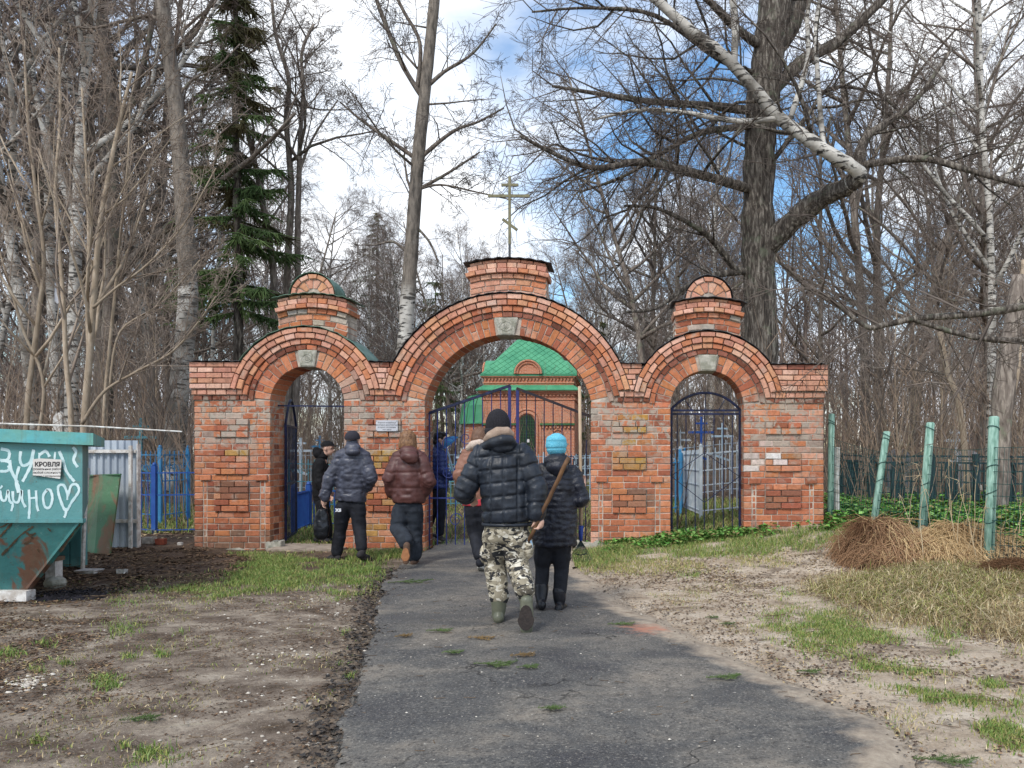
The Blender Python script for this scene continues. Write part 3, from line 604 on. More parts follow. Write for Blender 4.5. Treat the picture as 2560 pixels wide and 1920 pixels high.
# ---------------------------------------------------------------- iron gates in the three openings
MAT_NAVY = Mt('navy_enamel', srgb('#252c52'), srgb('#171a2b'), 14, 0.45, bump=0.15)
MAT_BLUE = Mt('blue_enamel', srgb('#2b3f85'), srgb('#232a58'), 9, 0.45, bump=0.15)
MAT_PURPLE = Mt('violet_enamel', srgb('#3d3164'), srgb('#27326a'), 6, 0.45, bump=0.15, stretch=(1, 1, 3))
MAT_RUSTDARK = Mt('rusty_dark_iron', srgb('#3a2c28'), srgb('#23202a'), 10, 0.6, bump=0.2)
def spiral(c, r, a0, turns, y, n=18, sx=1):
    return [(c[0] + sx * r * (1 - 0.75 * i / n) * math.cos(a0 + turns * 2 * math.pi * i / n), y, c[1] + r * (1 - 0.75 * i / n) * math.sin(a0 + turns * 2 * math.pi * i / n)) for i in range(n + 1)]
def iron_gates():
    Y = GY + 0.27; k = Y / FPX
    q = lambda px, py, dy=0.0: (((px - CX) * k), Y + dy, CH - (py - CY) * k)
    # middle, left leaf
    L = thing('gate_leaf', 'blue and violet barred gate leaf in the middle arch, left one with rising top rail', 'gate', q(1071, 1374), 'leaves of the middle gate')
    MB().bar(q(1071, 1033), q(1071, 1376), 0.045).build('hinge_post', MAT_BLUE, L)
    MB().bar(q(1274, 965), q(1274, 1376), 0.045).build('lock_post', MAT_PURPLE, L)
    MB().bar(q(1069, 1034, -.002), q(1276, 964, -.002), 0.05, 0.04).build('top_rail', MAT_NAVY, L)
    MB().bar(q(1073, 1374, .003), q(1272, 1374, .003), 0.05, 0.03).build('bottom_rail', MAT_NAVY, L)
    MB().bar(q(1073, 1245, .003), q(1272, 1245, .003), 0.02).build('middle_rail', MAT_BLUE, L)
    for i in range(1, 9):
        x = 1071 + 22.55 * i; MB().tube([q(x, 1034 - 70 * (x - 1071) / 203), q(x, 1374)], 0.008, 5).build('bar', MAT_BLUE if i < 5 else MAT_PURPLE, L)
    for i, (x, y, s) in enumerate(((1120, 1110, 1), (1165, 1095, -1), (1120, 1180, -1), (1165, 1165, 1), (1215, 1090, 1), (1140, 1300, 1), (1205, 1300, -1), (1230, 1170, -1))):
        c = q(x, y); MB().tube(spiral((c[0], c[2]), 0.11, 0.5, 1.3 * s, Y - .01), 0.006, 5).build('scroll', MAT_BLUE, L)
    Rl = thing('gate_leaf', 'dark barred gate leaf in the middle arch, right one with falling top rail', 'gate', q(1449, 1374), 'leaves of the middle gate')
    MB().bar(q(1294, 972), q(1294, 1376), 0.045).build('lock_post', MAT_PURPLE, Rl)
    MB().bar(q(1450, 1030), q(1450, 1376), 0.045).build('hinge_post', MAT_RUSTDARK, Rl)
    MB().bar(q(1292, 971, -.002), q(1478, 1042, -.002), 0.05, 0.04).build('top_rail', MAT_RUSTDARK, Rl)
    MB().bar(q(1296, 1374, .003), q(1448, 1374, .003), 0.05, 0.03).build('bottom_rail', MAT_NAVY, Rl)
    MB().bar(q(1296, 1245, .003), q(1448, 1245, .003), 0.02).build('middle_rail', MAT_NAVY, Rl)
    for i in range(1, 7):
        x = 1294 + 22.2 * i; MB().tube([q(x, 972 + 58 * (x - 1294) / 156), q(x, 1374)], 0.008, 5).build('bar', MAT_NAVY, Rl)
    for i, (x, y, s) in enumerate(((1330, 1190, 1), (1385, 1180, -1), (1425, 1180, 1), (1430, 1150, -1), (1340, 1300, 1), (1400, 1300, -1))):
        c = q(x, y); MB().tube(spiral((c[0], c[2]), 0.11, 0.5, 1.3 * s, Y - .01), 0.006, 5).build('scroll', MAT_NAVY, Rl)
    MB().tube([q(1466, 1100), q(1463, 1374)], 0.009, 5).build('bar', MAT_NAVY, Rl)
    # right arch, closed leaf with arched top and a diamond
    G = thing('gate_leaf', 'navy iron gate with arched top and diamond, closed in the right arch', 'gate', q(1763, 1346))
    arc = []
    for i in range(21):
        x = -1 + 2 * i / 20; arc.append(q(1763.5 + 87 * x, 1025 - 43 * (math.sqrt(max(0, 1.55 ** 2 - x * x)) - math.sqrt(1.55 ** 2 - 1)) / (1.55 - math.sqrt(1.55 ** 2 - 1))))
    MB().tube(arc, 0.02, 6).build('arched_top', MAT_NAVY, G)
    for i, (ya, w_, d) in enumerate(((1026, 0.025, 0), (1035, 0.035, -.006), (1344, 0.035, 0))): MB().bar(q(1677, ya, d), q(1851, ya, d), w_, 0.03).build('rail', MAT_NAVY, G)
    for x in (1693, 1715, 1738, 1761, 1785, 1808, 1831): MB().tube([q(x, 1036, .006), q(x, 1348, .006)], 0.0085, 5).build('bar', MAT_NAVY, G)
    for x, y, x2 in ((1763, 983, 1763), (1713, 1001, 1730), (1811, 1001, 1796)): MB().tube([q(x, y), q(x2, 1026)], 0.008, 5).build('spoke', MAT_NAVY, G)
    dm = [(1761, 1132), (1848, 1191), (1761, 1256), (1677, 1190)]
    for i in range(4): MB().bar(q(*dm[i], -.012), q(*dm[(i + 1) % 4], -.012), 0.016, 0.01).build('diamond_bar', MAT_NAVY, G)
    for x in (1679, 1849): MB().bar(q(x, 1024, .002), q(x, 1348, .002), 0.03).build('side_post', MAT_NAVY, G)
    # left arch: cross rail and a leaf swung inwards
    MB_r = thing('cross_rail', 'dark blue iron rail spanning the left arch above the open gate', 'rail', q(776, 1015))
    MB().bar(q(672, 1014), q(862, 1016), 0.022).build('rail', MAT_NAVY, MB_r)
    a = Vector((q(703, 1300)[0], GY + 0.42)); b_ = Vector((-5.43, GY + 1.5)); zb, zs, zp = 0.07, gzz(1058), gzz(1000) + 0.06
    F = thing('gate_leaf', 'navy iron gate with arched top, swung open inside the left arch', 'gate', (a.x, a.y, 0))
    pt = lambda s, z: (a.x + (b_.x - a.x) * s, a.y + (b_.y - a.y) * s, z)
    MB().tube([pt(i / 16, zs + (zp - zs) * math.sin(math.pi * i / 16)) for i in range(17)], 0.02, 6).build('arched_top', MAT_NAVY, F)
    for z in (zs - 0.02, zb + 0.03, 0.95): MB().bar(pt(0, z), pt(1, z), 0.03).build('rail', MAT_NAVY, F)
    for i in range(9):
        s = i / 8; MB().tube([pt(s, zb), pt(s, zs)], 0.018 if i in (0, 8) else 0.0085, 5).build('side_post' if i in (0, 8) else 'bar', MAT_NAVY, F)
iron_gates()
# ---------------------------------------------------------------- chapel behind the gate
def chapel_brick():
    m, t, b = new_mat('chapel_brick'); v = vec_n(t, 'pos'); mp = N(t, 'ShaderNodeCombineXYZ'); sp = N(t, 'ShaderNodeSeparateXYZ'); t.links.new(v, sp.inputs[0])
    ad = N(t, 'ShaderNodeMath', operation='ADD'); t.links.new(sp.outputs[0], ad.inputs[0]); t.links.new(sp.outputs[1], ad.inputs[1])
    t.links.new(ad.outputs[0], mp.inputs[0]); t.links.new(sp.outputs[2], mp.inputs[1])
    bt = N(t, 'ShaderNodeTexBrick'); t.links.new(mp.outputs[0], bt.inputs['Vector']); bt.inputs['Scale'].default_value = 1.0
    bt.inputs['Brick Width'].default_value = 0.25; bt.inputs['Row Height'].default_value = 0.08; bt.inputs['Mortar Size'].default_value = 0.008
    bt.inputs['Color1'].default_value = (*srgb('#d58a68'), 1); bt.inputs['Color2'].default_value = (*srgb('#c27658'), 1); bt.inputs['Mortar'].default_value = (*srgb('#d0b5a0'), 1)
    c = mixc(t, ramp(t, noise_n(t, v, 1.6, 6), [(0.5, 0.0), (0.75, 0.5)]), bt.outputs['Color'], srgb('#c9a590'))
    t.links.new(c, b.inputs['Base Color']); b.inputs['Roughness'].default_value = 0.9; bump_n(t, b, bt.outputs['Fac'], 0.4, 0.02); return m
MAT_CHB = chapel_brick()
MAT_CHROOF = Mt('chapel_green_sheet', srgb('#479470'), srgb('#5aa880'), 1.2, 0.5, 0.0, 0.1)
MAT_CHTRIM = Mt('chapel_trim', srgb('#3a6a45'), srgb('#4f7a50'), 2, 0.6)
def clip_poly(p, a, b, c):
    """keep the side of a*x + b*y <= c"""
    o = []
    for i in range(len(p)):
        u, v = p[i], p[(i + 1) % len(p)]; du, dv_ = a * u[0] + b * u[1] - c, a * v[0] + b * v[1] - c
        if du <= 0: o.append(u)
        if du * dv_ < 0: s = du / (du - dv_); o.append((u[0] + (v[0] - u[0]) * s, u[1] + (v[1] - u[1]) * s))
    return o
def chapel():
    Y = 40.0; k = Y / FPX; X = lambda px: (px - CX) * k; Z = lambda py: CH - (py - CY) * k
    T = thing('brick_chapel', 'small red brick chapel with a bright green metal roof seen through the middle arch', 'chapel', (X(1321), Y + 2.4, 0.3))
    x0, x1, D = X(1206), X(1436), 4.9; yb = Y + D
    mb = MB(); mb.box((x0, Y, 0.1), (x1, yb, Z(985))); wall = mb.build('wall', MAT_CHB, T)
    # stepped cornices and saw-tooth bands
    def band(pa, pb, pr, nm='cornice_band', m=MAT_CHB): MB().box((x0 - pr, Y - pr, Z(pb)), (x1 + pr, yb + pr, Z(pa)), None).build(nm, m, wall)
    band(981, 985.5, 0.12); band(976, 981, 0.2); band(996, 1000, 0.05)
    for r_, py, st, h in (('tooth', 985.5, 0.19, 0.11), ('tooth', 1066, 0.19, 0.10)):
        mbt = MB(); n = int((x1 - x0) / st)
        for i in range(n):
            cx = x0 + (i + 0.5) * (x1 - x0) / n
            if py > 1050 and X(1285) < cx < X(1355): continue
            mbt.box((cx - 0.05, Y - 0.1, Z(py) - h), (cx + 0.05, Y + 0.01, Z(py)))
        tag(mbt.build('dentil_course', MAT_CHB, wall), kind='stuff')
    # green skirt roof
    e = 0.32; zt, zb = Z(962), Z(974.5); s0, s1 = x0 - e, x1 + e; u0, u1 = x0 + 0.06, x1 - 0.06
    mb = MB(); mb.add([(s0, Y - e, zb), (s1, Y - e, zb), (s1, yb + e, zb), (s0, yb + e, zb), (u0, Y + .1, zt), (u1, Y + .1, zt), (u1, yb - .1, zt), (u0, yb - .1, zt), (s0, Y - e, zb - 0.05), (s1, Y - e, zb - 0.05), (s1, yb + e, zb - 0.05), (s0, yb + e, zb - 0.05)],
              [(0, 1, 5, 4), (1, 2, 6, 5), (2, 3, 7, 6), (3, 0, 4, 7), (8, 9, 1, 0), (9, 10, 2, 1), (10, 11, 3, 2), (11, 8, 0, 3), (11, 10, 9, 8)]); mb.build('skirt_roof', MAT_CHROOF, T)
    MB().box((u0, Y + .1, zt - .1), (u1, yb - .1, Z(937))).build('upper_wall', MAT_CHB, T)
    for pa, pb, pr in ((938, 942, .15), (942, 945.5, .08), (955, 958, .05)): MB().box((u0 - pr, Y + .1 - pr, Z(pb)), (u1 + pr, yb - .1 + pr, Z(pa))).build('cornice_band', MAT_CHB, wall)
    mbt = MB()
    for i in range(26):
        cx = u0 + (i + 0.5) * (u1 - u0) / 26
        mbt.prism([(cx - 0.07, Z(946)), (cx, Z(946) - 0.14), (cx + 0.07, Z(946))][::-1], Y + 0.02, Y + 0.11)
    tag(mbt.build('sawtooth_course', MAT_CHB, wall), kind='stuff')
    # main hipped roof with kokoshnik lunettes on each side
    e = 0.17; B = [(u0 - e, Y + .1 - e), (u1 + e, Y + .1 - e), (u1 + e, yb - .1 + e), (u0 - e, yb - .1 + e)]; zr, zp = Z(936.5), Z(836)
    cx = (u0 + u1) / 2; cy = (Y + yb) / 2; tw = 0.78; Tp = [(cx - tw, cy - tw), (cx + tw, cy - tw), (cx + tw, cy + tw), (cx - tw, cy + tw)]
    vs = [(*p, zr) for p in B] + [(*p, zp) for p in Tp] + [(*p, zr - 0.07) for p in B] + [(cx, cy, zp + 0.5)]
    mb = MB(); mb.add(vs, [(0, 1, 5, 4), (1, 2, 6, 5), (2, 3, 7, 6), (3, 0, 4, 7), (8, 9, 1, 0), (9, 10, 2, 1), (10, 11, 3, 2), (11, 8, 0, 3), (11, 10, 9, 8), (4, 5, 12), (5, 6, 12), (6, 7, 12), (7, 4, 12)]); roof = mb.build('roof', MAT_CHROOF, T)
    # folded diamond sheets of the front slope, each one a plate
    O = Vector(vs[0]); ex = Vector((1, 0, 0)); W = (Vector(vs[1]) - O).x; up = (Vector(vs[4]) + Vector(vs[5])) / 2 - (O + Vector(vs[1])) / 2; H = up.length; ey = up / H; nz = ex.cross(ey); tw2 = 2 * tw
    st = 0.40; 
    for i in range(-1, 14):
        for j in range(0, 16):
            c = (st * (i + 0.5 * (j % 2)), st * 0.5 * j); p = [(c[0] - st / 2, c[1]), (c[0], c[1] - st / 2), (c[0] + st / 2, c[1]), (c[0], c[1] + st / 2)]
            p = inset(p, 0.012); sl = (W - tw2) / 2 / H
            p = clip_poly(p, 0, -1, -0.02); p = clip_poly(p, 0, 1, H - 0.02) if p else p
            p = clip_poly(p, -1, sl, -0.02) if p else p; p = clip_poly(p, 1, sl, W - 0.02) if p else p
            if len(p) < 3: continue
            m_ = MB(); f = [O + ex * a + ey * b_ for a, b_ in p]; n = len(f); lift = 0.02 + random.uniform(0, .008)
            m_.add(f + [g + nz * lift for g in f], [tuple(range(n, 2 * n))] + [(a, (a + 1) % n, (a + 1) % n + n, a + n) for a in range(n)]); m_.build('roof_sheet', MAT_CHROOF, roof)
    def lunette(P0, ax, out_, r):
        """semicircular gable: P0 centre of its base, ax along the face, out_ outwards"""
        ax = Vector(ax); out_ = Vector(out_); zv = Vector((0, 0, 1)); P0 = Vector(P0)
        g = thing_part = None
        def half(nm, r0, d0, d1, mat, par):
            m_ = MB(); n = 16; vs = []
            for d in (d0, d1): vs += [P0 + out_ * d + ax * (r0 * math.cos(math.pi * i / n)) + zv * (r0 * math.sin(math.pi * i / n)) for i in range(n + 1)]
            m_.add(vs, [tuple(range(n + 1)), tuple(range(2 * n + 1, n, -1))] + [(i, i + n + 1, i + n + 2, i + 1) for i in range(n)] + [(0, n, 2 * n + 1, n + 1)]); return m_.build(nm, mat, par)
        h = half('lunette_roof', r + 0.06, 0.12, -1.3, MAT_CHROOF, T); half('lunette_wall', r, 0.14, -1.2, MAT_CHB, h)
        for r0, r1, d in ((r, r - 0.1, 0.2), (r - 0.12, r - 0.22, 0.17)):
            m_ = MB(); m_.tube([P0 + out_ * d + ax * ((r0 + r1) / 2 * math.cos(math.pi * i / 16)) + zv * ((r0 + r1) / 2 * math.sin(math.pi * i / 16)) for i in range(17)], 0.05, 5); m_.build('moulding', MAT_CHB, h)
    lunette((cx, Y + 0.02, Z(935)), (1, 0, 0), (0, -1, 0), 0.74)
    lunette((u0 - 0.02, cy - 0.6, Z(935)), (0, 1, 0), (-1, 0, 0), 0.86); lunette((u1 + 0.02, cy - 0.6, Z(935)), (0, 1, 0), (1, 0, 0), 0.86)
    # door with its arch, grille and a notice
    dx, dr, zs = X(1318), 0.40, Z(1056)
    m_ = MB(); pts = [(dx - dr, 0.2), (dx + dr, 0.2)] + [(dx + dr * math.cos(math.pi * i / 14), zs + dr * math.sin(math.pi * i / 14)) for i in range(15)]
    m_.prism(pts, Y - 0.02, Y + 0.05); door = m_.build('door', Mt('dark_doorway', srgb('#2b2a30'), rough=0.4, bump=0), T)
    for i in range(-4, 5): MB().tube([(dx + i * 0.09, Y - 0.04, 0.6), (dx + i * 0.09, Y - 0.04, zs + math.sqrt(max(0.001, dr ** 2 - (i * 0.09) ** 2)) - 0.01)], 0.012, 4).build('grille_bar', MAT_CHTRIM, door)
    for j in range(14):
        z = 0.9 + j * 0.17
        if z < zs + 0.2: MB().bar((dx - dr + .02, Y - 0.05, z), (dx + dr - .02, Y - 0.05, z), 0.015).build('grille_bar', MAT_CHTRIM, door)
    MB().box((dx - 0.05, Y - 0.08, Z(1106)), (dx + 0.12, Y - 0.07, Z(1098))).build('notice', Mt('white_card', srgb('#e4e4e2'), rough=0.7, bump=0), door)
    for r0, rad in ((dr + 0.12, 0.09), (dr + 0.30, 0.06)):
        m_ = MB(); m_.tube([(dx - r0, Y - 0.02, 0.2)] + [(dx + r0 * math.cos(math.pi - math.pi * i / 18), Y - 0.02, zs + r0 * math.sin(math.pi * i / 18)) for i in range(19)] + [(dx + r0, Y - 0.02, 0.2)], rad, 6); m_.build('door_surround', MAT_CHB, T)
    for a, b_ in ((x0 - 0.02, X(1290)), (X(1350), x1 + 0.02)): MB().box((a, Y - 0.14, Z(1063)), (b_, Y + .01, Z(1058))).build('string_course', MAT_CHTRIM, T)
    m_ = MB(); r0 = 0.26; c0 = X(1395); m_.tube([(c0 + r0 * math.cos(math.pi * i / 12), Y - 0.03, Z(1086) + r0 * math.sin(math.pi * i / 12)) for i in range(13)], 0.045, 5); m_.build('blind_arch', MAT_CHB, T)
    # side apse with a green half-conical roof
    ax_, ay, ar = X(1206), Y + 2.2, 1.45; n = 18
    ang = [math.pi / 2 + math.pi * i / n for i in range(n + 1)]; 
    m_ = MB(); vs = [(ax_ + ar * math.cos(t), ay + ar * math.sin(t), z) for z in (0.1, Z(1056)) for t in ang]; m_.add(vs, [(i, i + 1, i + n + 2, i + n + 1) for i in range(n)]); m_.build('apse_wall', MAT_CHB, T)
    m_ = MB(); lv = [(1.12, Z(1056) - 0.04), (1.12, Z(1055)), (1.02, Z(1010)), (0.8, Z(985)), (0.3, Z(978))]
    vs = [(ax_ + ar * s * math.cos(t), ay + ar * s * math.sin(t), z) for s, z in lv for t in ang]; fs = [(j * (n + 1) + i, j * (n + 1) + i + 1, (j + 1) * (n + 1) + i + 1, (j + 1) * (n + 1) + i) for j in range(len(lv) - 1) for i in range(n)] + [tuple(range(4 * (n + 1), 5 * (n + 1)))]
    m_.add(vs, fs); ap = m_.build('apse_roof', MAT_CHROOF, T)
    for i in range(2, n, 2): t = ang[i]; MB().tube([(ax_ + ar * s * 1.005 * math.cos(t), ay + ar * s * 1.005 * math.sin(t), z + .01) for s, z in lv[1:]], 0.02, 4).build('standing_seam', MAT_CHTRIM, ap)
chapel()
# ---------------------------------------------------------------- bins, hoarding and fences
def paint_mat(name, cols, rust, rs=0.5, scale=2.0, rough=0.5, rlo=0.5, rhi=0.6):
    m, t, b = new_mat(name); v = vec_n(t, 'pos'); c = ramp(t, noise_n(t, v, scale, 6), [(0.35, cols[0]), (0.65, cols[1])])
    c = mixc(t, ramp(t, noise_n(t, vec_n(t, 'pos', (1, 1, 0.55)), 2.6, 9, 0.62, 0.9), [(rlo, 0.0), (rhi, rs)]), c, rust)
    c = mixc(t, ramp(t, noise_n(t, v, 26, 5, 0.7), [(0.63, 0.0), (0.70, 0.8)]), c, tuple(x * 0.5 for x in rust)); c = mixc(t, ramp(t, noise_n(t, vec_n(t, 'pos', (5, 5, .35)), 3, 6, 0.65), [(0.52, 0.0), (0.7, 0.35)]), c, srgb('#5d5a4c')); c = mixc(t, ramp(t, noise_n(t, v, 7, 8, 0.7), [(0.6, 0.0), (0.72, 0.4)]), c, srgb('#9db8b0'))
    t.links.new(c, b.inputs['Base Color']); b.inputs['Roughness'].default_value = rough; bump_n(t, b, noise_n(t, v, 3, 8, 0.6), 0.5, 0.05); return m
MAT_TEAL = paint_mat('teal_paint', (srgb('#4b8587'), srgb('#5f9594')), srgb('#75614e'), 0.75, 1.2, 0.55, 0.60, 0.68)
MAT_TEALLOW = paint_mat('shaded_scraped_teal_paint', (srgb('#2f6a6b'), srgb('#417f7d')), srgb('#664534'), 0.95, 1.5, 0.5, 0.55, 0.6)  # scraped and rusty; base teal darkened to paint in the overhang's shade
MAT_LID = paint_mat('faded_green_paint', (srgb('#6d9d88'), srgb('#57a7ac')), srgb('#5a4a3a'), 0.7, 3.0, 0.6, 0.68, 0.74)
MAT_WHITEPAINT = Mt('white_spray_paint', srgb('#cfe3e4'), srgb('#b2d0d3'), 8, 0.6, bump=0.05)
MAT_GALV = Mt('galvanised_steel', srgb('#c3cbd2'), srgb('#a4adb8'), 1.6, 0.5, 0.12, 0.08)
MAT_WHITEWOOD = Mt('flaking_white_paint', srgb('#e2dfda'), srgb('#b5aca2'), 14, 0.8, bump=0.4)
MAT_BLACK = Mt('black_ink', (0.015, 0.015, 0.017), rough=0.7, bump=0)
def ribbon(mb, pts, w_, y):
    """a flat brush stroke: pts in photo pixels on the plane Y = y"""
    L = []; R_ = []; m = len(pts)
    for i, (px, py) in enumerate(pts):
        a = pts[max(0, i - 1)]; b_ = pts[min(m - 1, i + 1)]; dx, dy = b_[0] - a[0], b_[1] - a[1]; l = math.hypot(dx, dy) or 1
        h = w_ / 2 * random.uniform(0.8, 1.15); L.append(P(px - dy / l * h, py + dx / l * h, y)); R_.append(P(px + dy / l * h, py - dx / l * h, y))
    n = m; mb.add(L + R_, [(i, i + 1, n + i + 1, n + i) for i in range(n - 1)])
def curve(pts, n=6):
    """Catmull-Rom through pixel points"""
    o = []; p = [pts[0]] + list(pts) + [pts[-1]]
    for i in range(1, len(p) - 2):
        for k in range(n):
            t = k / n; o.append(tuple(0.5 * ((2 * p[i][d]) + (-p[i - 1][d] + p[i + 1][d]) * t + (2 * p[i - 1][d] - 5 * p[i][d] + 4 * p[i + 1][d] - p[i + 2][d]) * t * t + (-p[i - 1][d] + 3 * p[i][d] - 3 * p[i + 1][d] + p[i + 2][d]) * t ** 3) for d in range(len(pts[0]))))
    return o + [tuple(pts[-1])]
def container():
    Y = 7.15; q = lambda px, py, y=Y: P(px, py, y); T = thing('waste_container', 'teal steel waste container with white graffiti, rust and a faded green rim', 'container', (q(100, 1500).x, 8.0, 0))
    xl, xr = q(-190, 1).x, q(206, 1).x; z0, z1, zt, zr = q(0, 1300).z, q(0, 1108).z, q(0, 1106).z, q(0, 1074).z; yb = 9.75; sk = lambda x, y: x * y / Y + (y - Y) * .03   # the plan narrows towards the back right
    mb = MB(); bk = [(sk(xr, yb), yb), (xl - 1.0, yb)]; mb.add([(xl, Y, z0), (xr, Y, z0), (*bk[0], z0), (*bk[1], z0), (xl, Y, z1), (xr, Y, z1), (*bk[0], z1), (*bk[1], z1)], [(0, 3, 2, 1), (4, 5, 6, 7), (0, 1, 5, 4), (1, 2, 6, 5), (2, 3, 7, 6), (3, 0, 4, 7)]); mb.build('body', MAT_TEAL, T)
    # rim, drooping a little to the right
    mb = MB(); y2 = 9.8; a, b_, c, d = q(-205, 1062, Y - .07), q(233, 1083, Y - .07), q(233, 1113, Y - .07), q(-205, 1097, Y - .07); dp = lambda v: Vector((sk(v.x, y2), y2, v.z))
    mb.add([d, c, b_, a, dp(d), dp(c), dp(b_), dp(a)], [(0, 1, 2, 3), (7, 6, 5, 4), (0, 4, 5, 1), (1, 5, 6, 2), (2, 6, 7, 3), (3, 7, 4, 0)]); mb.build('rim', MAT_LID, T)
    # hopper: narrows downwards to the skids
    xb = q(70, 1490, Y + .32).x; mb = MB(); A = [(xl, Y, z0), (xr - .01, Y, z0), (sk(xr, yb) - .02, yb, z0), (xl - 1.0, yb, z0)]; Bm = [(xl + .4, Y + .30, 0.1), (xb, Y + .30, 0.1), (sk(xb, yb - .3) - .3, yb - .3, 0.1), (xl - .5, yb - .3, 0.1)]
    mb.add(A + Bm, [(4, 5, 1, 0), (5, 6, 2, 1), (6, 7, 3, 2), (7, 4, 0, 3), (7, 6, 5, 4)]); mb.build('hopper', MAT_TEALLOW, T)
    rs_ = Mt('bare_rusty_steel', srgb('#5a4a38'), srgb('#3f372c'), 20, 0.7, bump=0.3)
    for wd, pts in ((7, [(4, 1388), (28, 1364), (52, 1338), (74, 1322), (84, 1316)]), (6, [(0, 1342), (16, 1324), (32, 1306)]), (5, [(0, 1318), (14, 1312), (24, 1304)]), (8, [(66, 1330), (76, 1338), (90, 1332)]), (5, [(60, 1360), (74, 1352), (82, 1342)]), (6, [(94, 1372), (98, 1380)]), (9, [(150, 1380), (168, 1352), (188, 1322), (200, 1308)]), (5, [(120, 1320), (128, 1328)])):
        def on(px, py):
            yy = Y
            for _ in range(6): z = CH - (py - CY) / FPX * yy; yy = Y + .3 * (z0 - z) / (z0 - .1)
            v = P(px, py, yy); return v + Vector((0, -.004, -.002))
        c_ = curve(pts, 5); m = len(c_); L_ = []; R2 = []
        for i, (px, py) in enumerate(c_):
            a0, b0 = c_[max(0, i - 1)], c_[min(m - 1, i + 1)]; dx, dy = b0[0] - a0[0], b0[1] - a0[1]; l = math.hypot(dx, dy) or 1; h = wd / 2 * random.uniform(.35, 1.2) * (.3 if i in (0, m - 1) else 1); L_.append(on(px - dy / l * h, py + dx / l * h)); R2.append(on(px + dy / l * h, py - dx / l * h))
        m_ = MB(); m_.add(L_ + R2, [(i, i + 1, m + i + 1, m + i) for i in range(m - 1)]); m_.build('scrape', rs_, T)
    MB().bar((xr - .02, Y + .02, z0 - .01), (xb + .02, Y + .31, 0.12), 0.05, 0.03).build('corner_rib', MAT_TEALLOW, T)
    MB().box((xl, Y - .012, z0 - .025), (xr + .012, Y + .03, z0 + .012)).build('seam_flange', MAT_TEAL, T)
    MB().box((xl + .3, Y + .22, 0.0), (xb + .06, Y + .34, 0.1)).build('skid', MAT_WHITEWOOD, T)
    # back legs seen past the hopper
    for px0, px1 in ((140, 172), (176, 202)): MB().box((P(px0, 0, 9.55).x, 9.55, 0.0), (P(px1, 0, 9.55).x, 9.67, z0 + .02)).build('back_leg', MAT_TEAL, T)
    # graffiti
    g = Y - 0.004; S1 = [curve([(2, 1122), (22, 1128), (20, 1148), (2, 1152)]), curve([(0, 1150), (24, 1156), (20, 1176), (0, 1178)]), curve([(52, 1128), (50, 1150), (58, 1164), (76, 1154), (84, 1124)]), curve([(84, 1126), (78, 1160), (64, 1190), (56, 1204)]), curve([(24, 1150), (30, 1180), (44, 1206)], 8),
        curve([(98, 1132), (98, 1160)]), curve([(98, 1138), (114, 1128), (124, 1142)]), curve([(138, 1130), (136, 1150)]), curve([(148, 1128), (158, 1152), (166, 1178), (186, 1204)], 8), curve([(182, 1118), (190, 1130), (184, 1150), (194, 1168)]), curve([(20, 1164), (38, 1196), (50, 1230)]), curve([(48, 1166), (40, 1200), (46, 1232)]),
        curve([(0, 1226), (4, 1248), (14, 1250), (20, 1226), (24, 1252), (32, 1260), (28, 1278)]), curve([(32, 1228), (34, 1252), (46, 1254), (54, 1226), (56, 1252), (64, 1268)]), curve([(72, 1224), (74, 1262), (72, 1298)]), curve([(72, 1246), (90, 1244)]), curve([(90, 1226), (92, 1262), (96, 1278)]),
        curve([(118, 1224), (108, 1240), (112, 1266), (124, 1268), (131, 1246), (126, 1226), (116, 1224)]), curve([(170, 1240), (160, 1214), (146, 1216), (148, 1240), (164, 1276), (180, 1254), (197, 1228), (192, 1212), (178, 1214), (170, 1240)], 8), curve([(166, 1270), (164, 1286), (160, 1294)]), curve([(170, 1226), (168, 1250)]), curve([(0, 1222), (6, 1214)])]
    for i, s in enumerate(S1):
        m_ = MB(); ribbon(m_, s, (7.5 if i < 12 else 6.5) if len(s) > 10 else 5, g + .0025 - 0.0001 * i); m_.build('graffiti_stroke', MAT_WHITEPAINT, T)
    Pp = thing('pasted_notice', 'white paper notice headed КРОВЛЯ pasted on the teal container', 'notice', q(117, 1196, Y - .02))
    m_ = MB(); y = Y - 0.028; pts = [(82, 1188), (150, 1197), (154, 1149), (100, 1146), (82, 1148)]; f = [P(a, b2, y) for a, b2 in pts]; m_.add(f + [v + Vector((0, .004, 0)) for v in f], [(0, 1, 2, 3, 4), (9, 8, 7, 6, 5)] + [(i, i + 5, (i + 1) % 5 + 5, (i + 1) % 5) for i in range(5)]); m_.build('paper', Mt('paper', srgb('#dcd9d4'), srgb('#cfcbc5'), 6, 0.8, bump=0.1), Pp)
    ink = Mt('poster_ink', srgb('#2e2c30'), rough=0.8, bump=0); k = y / FPX
    for s, sz, py, sh, of in (('КРОВЛЯ', 21.5, 1166, 0, 0.0014), ('Кровельные работы', 11.5, 1175, 0.1, 0), ('любой сложности', 11.5, 1184, 0.1, 0), ('замена с материалами', 8.8, 1192, 0.1, 0)): text('lettering', s, sz * k * 0.72, P(118, py, y - 0.003), ink, Pp, shear=sh, offset=of)
    return T
container()
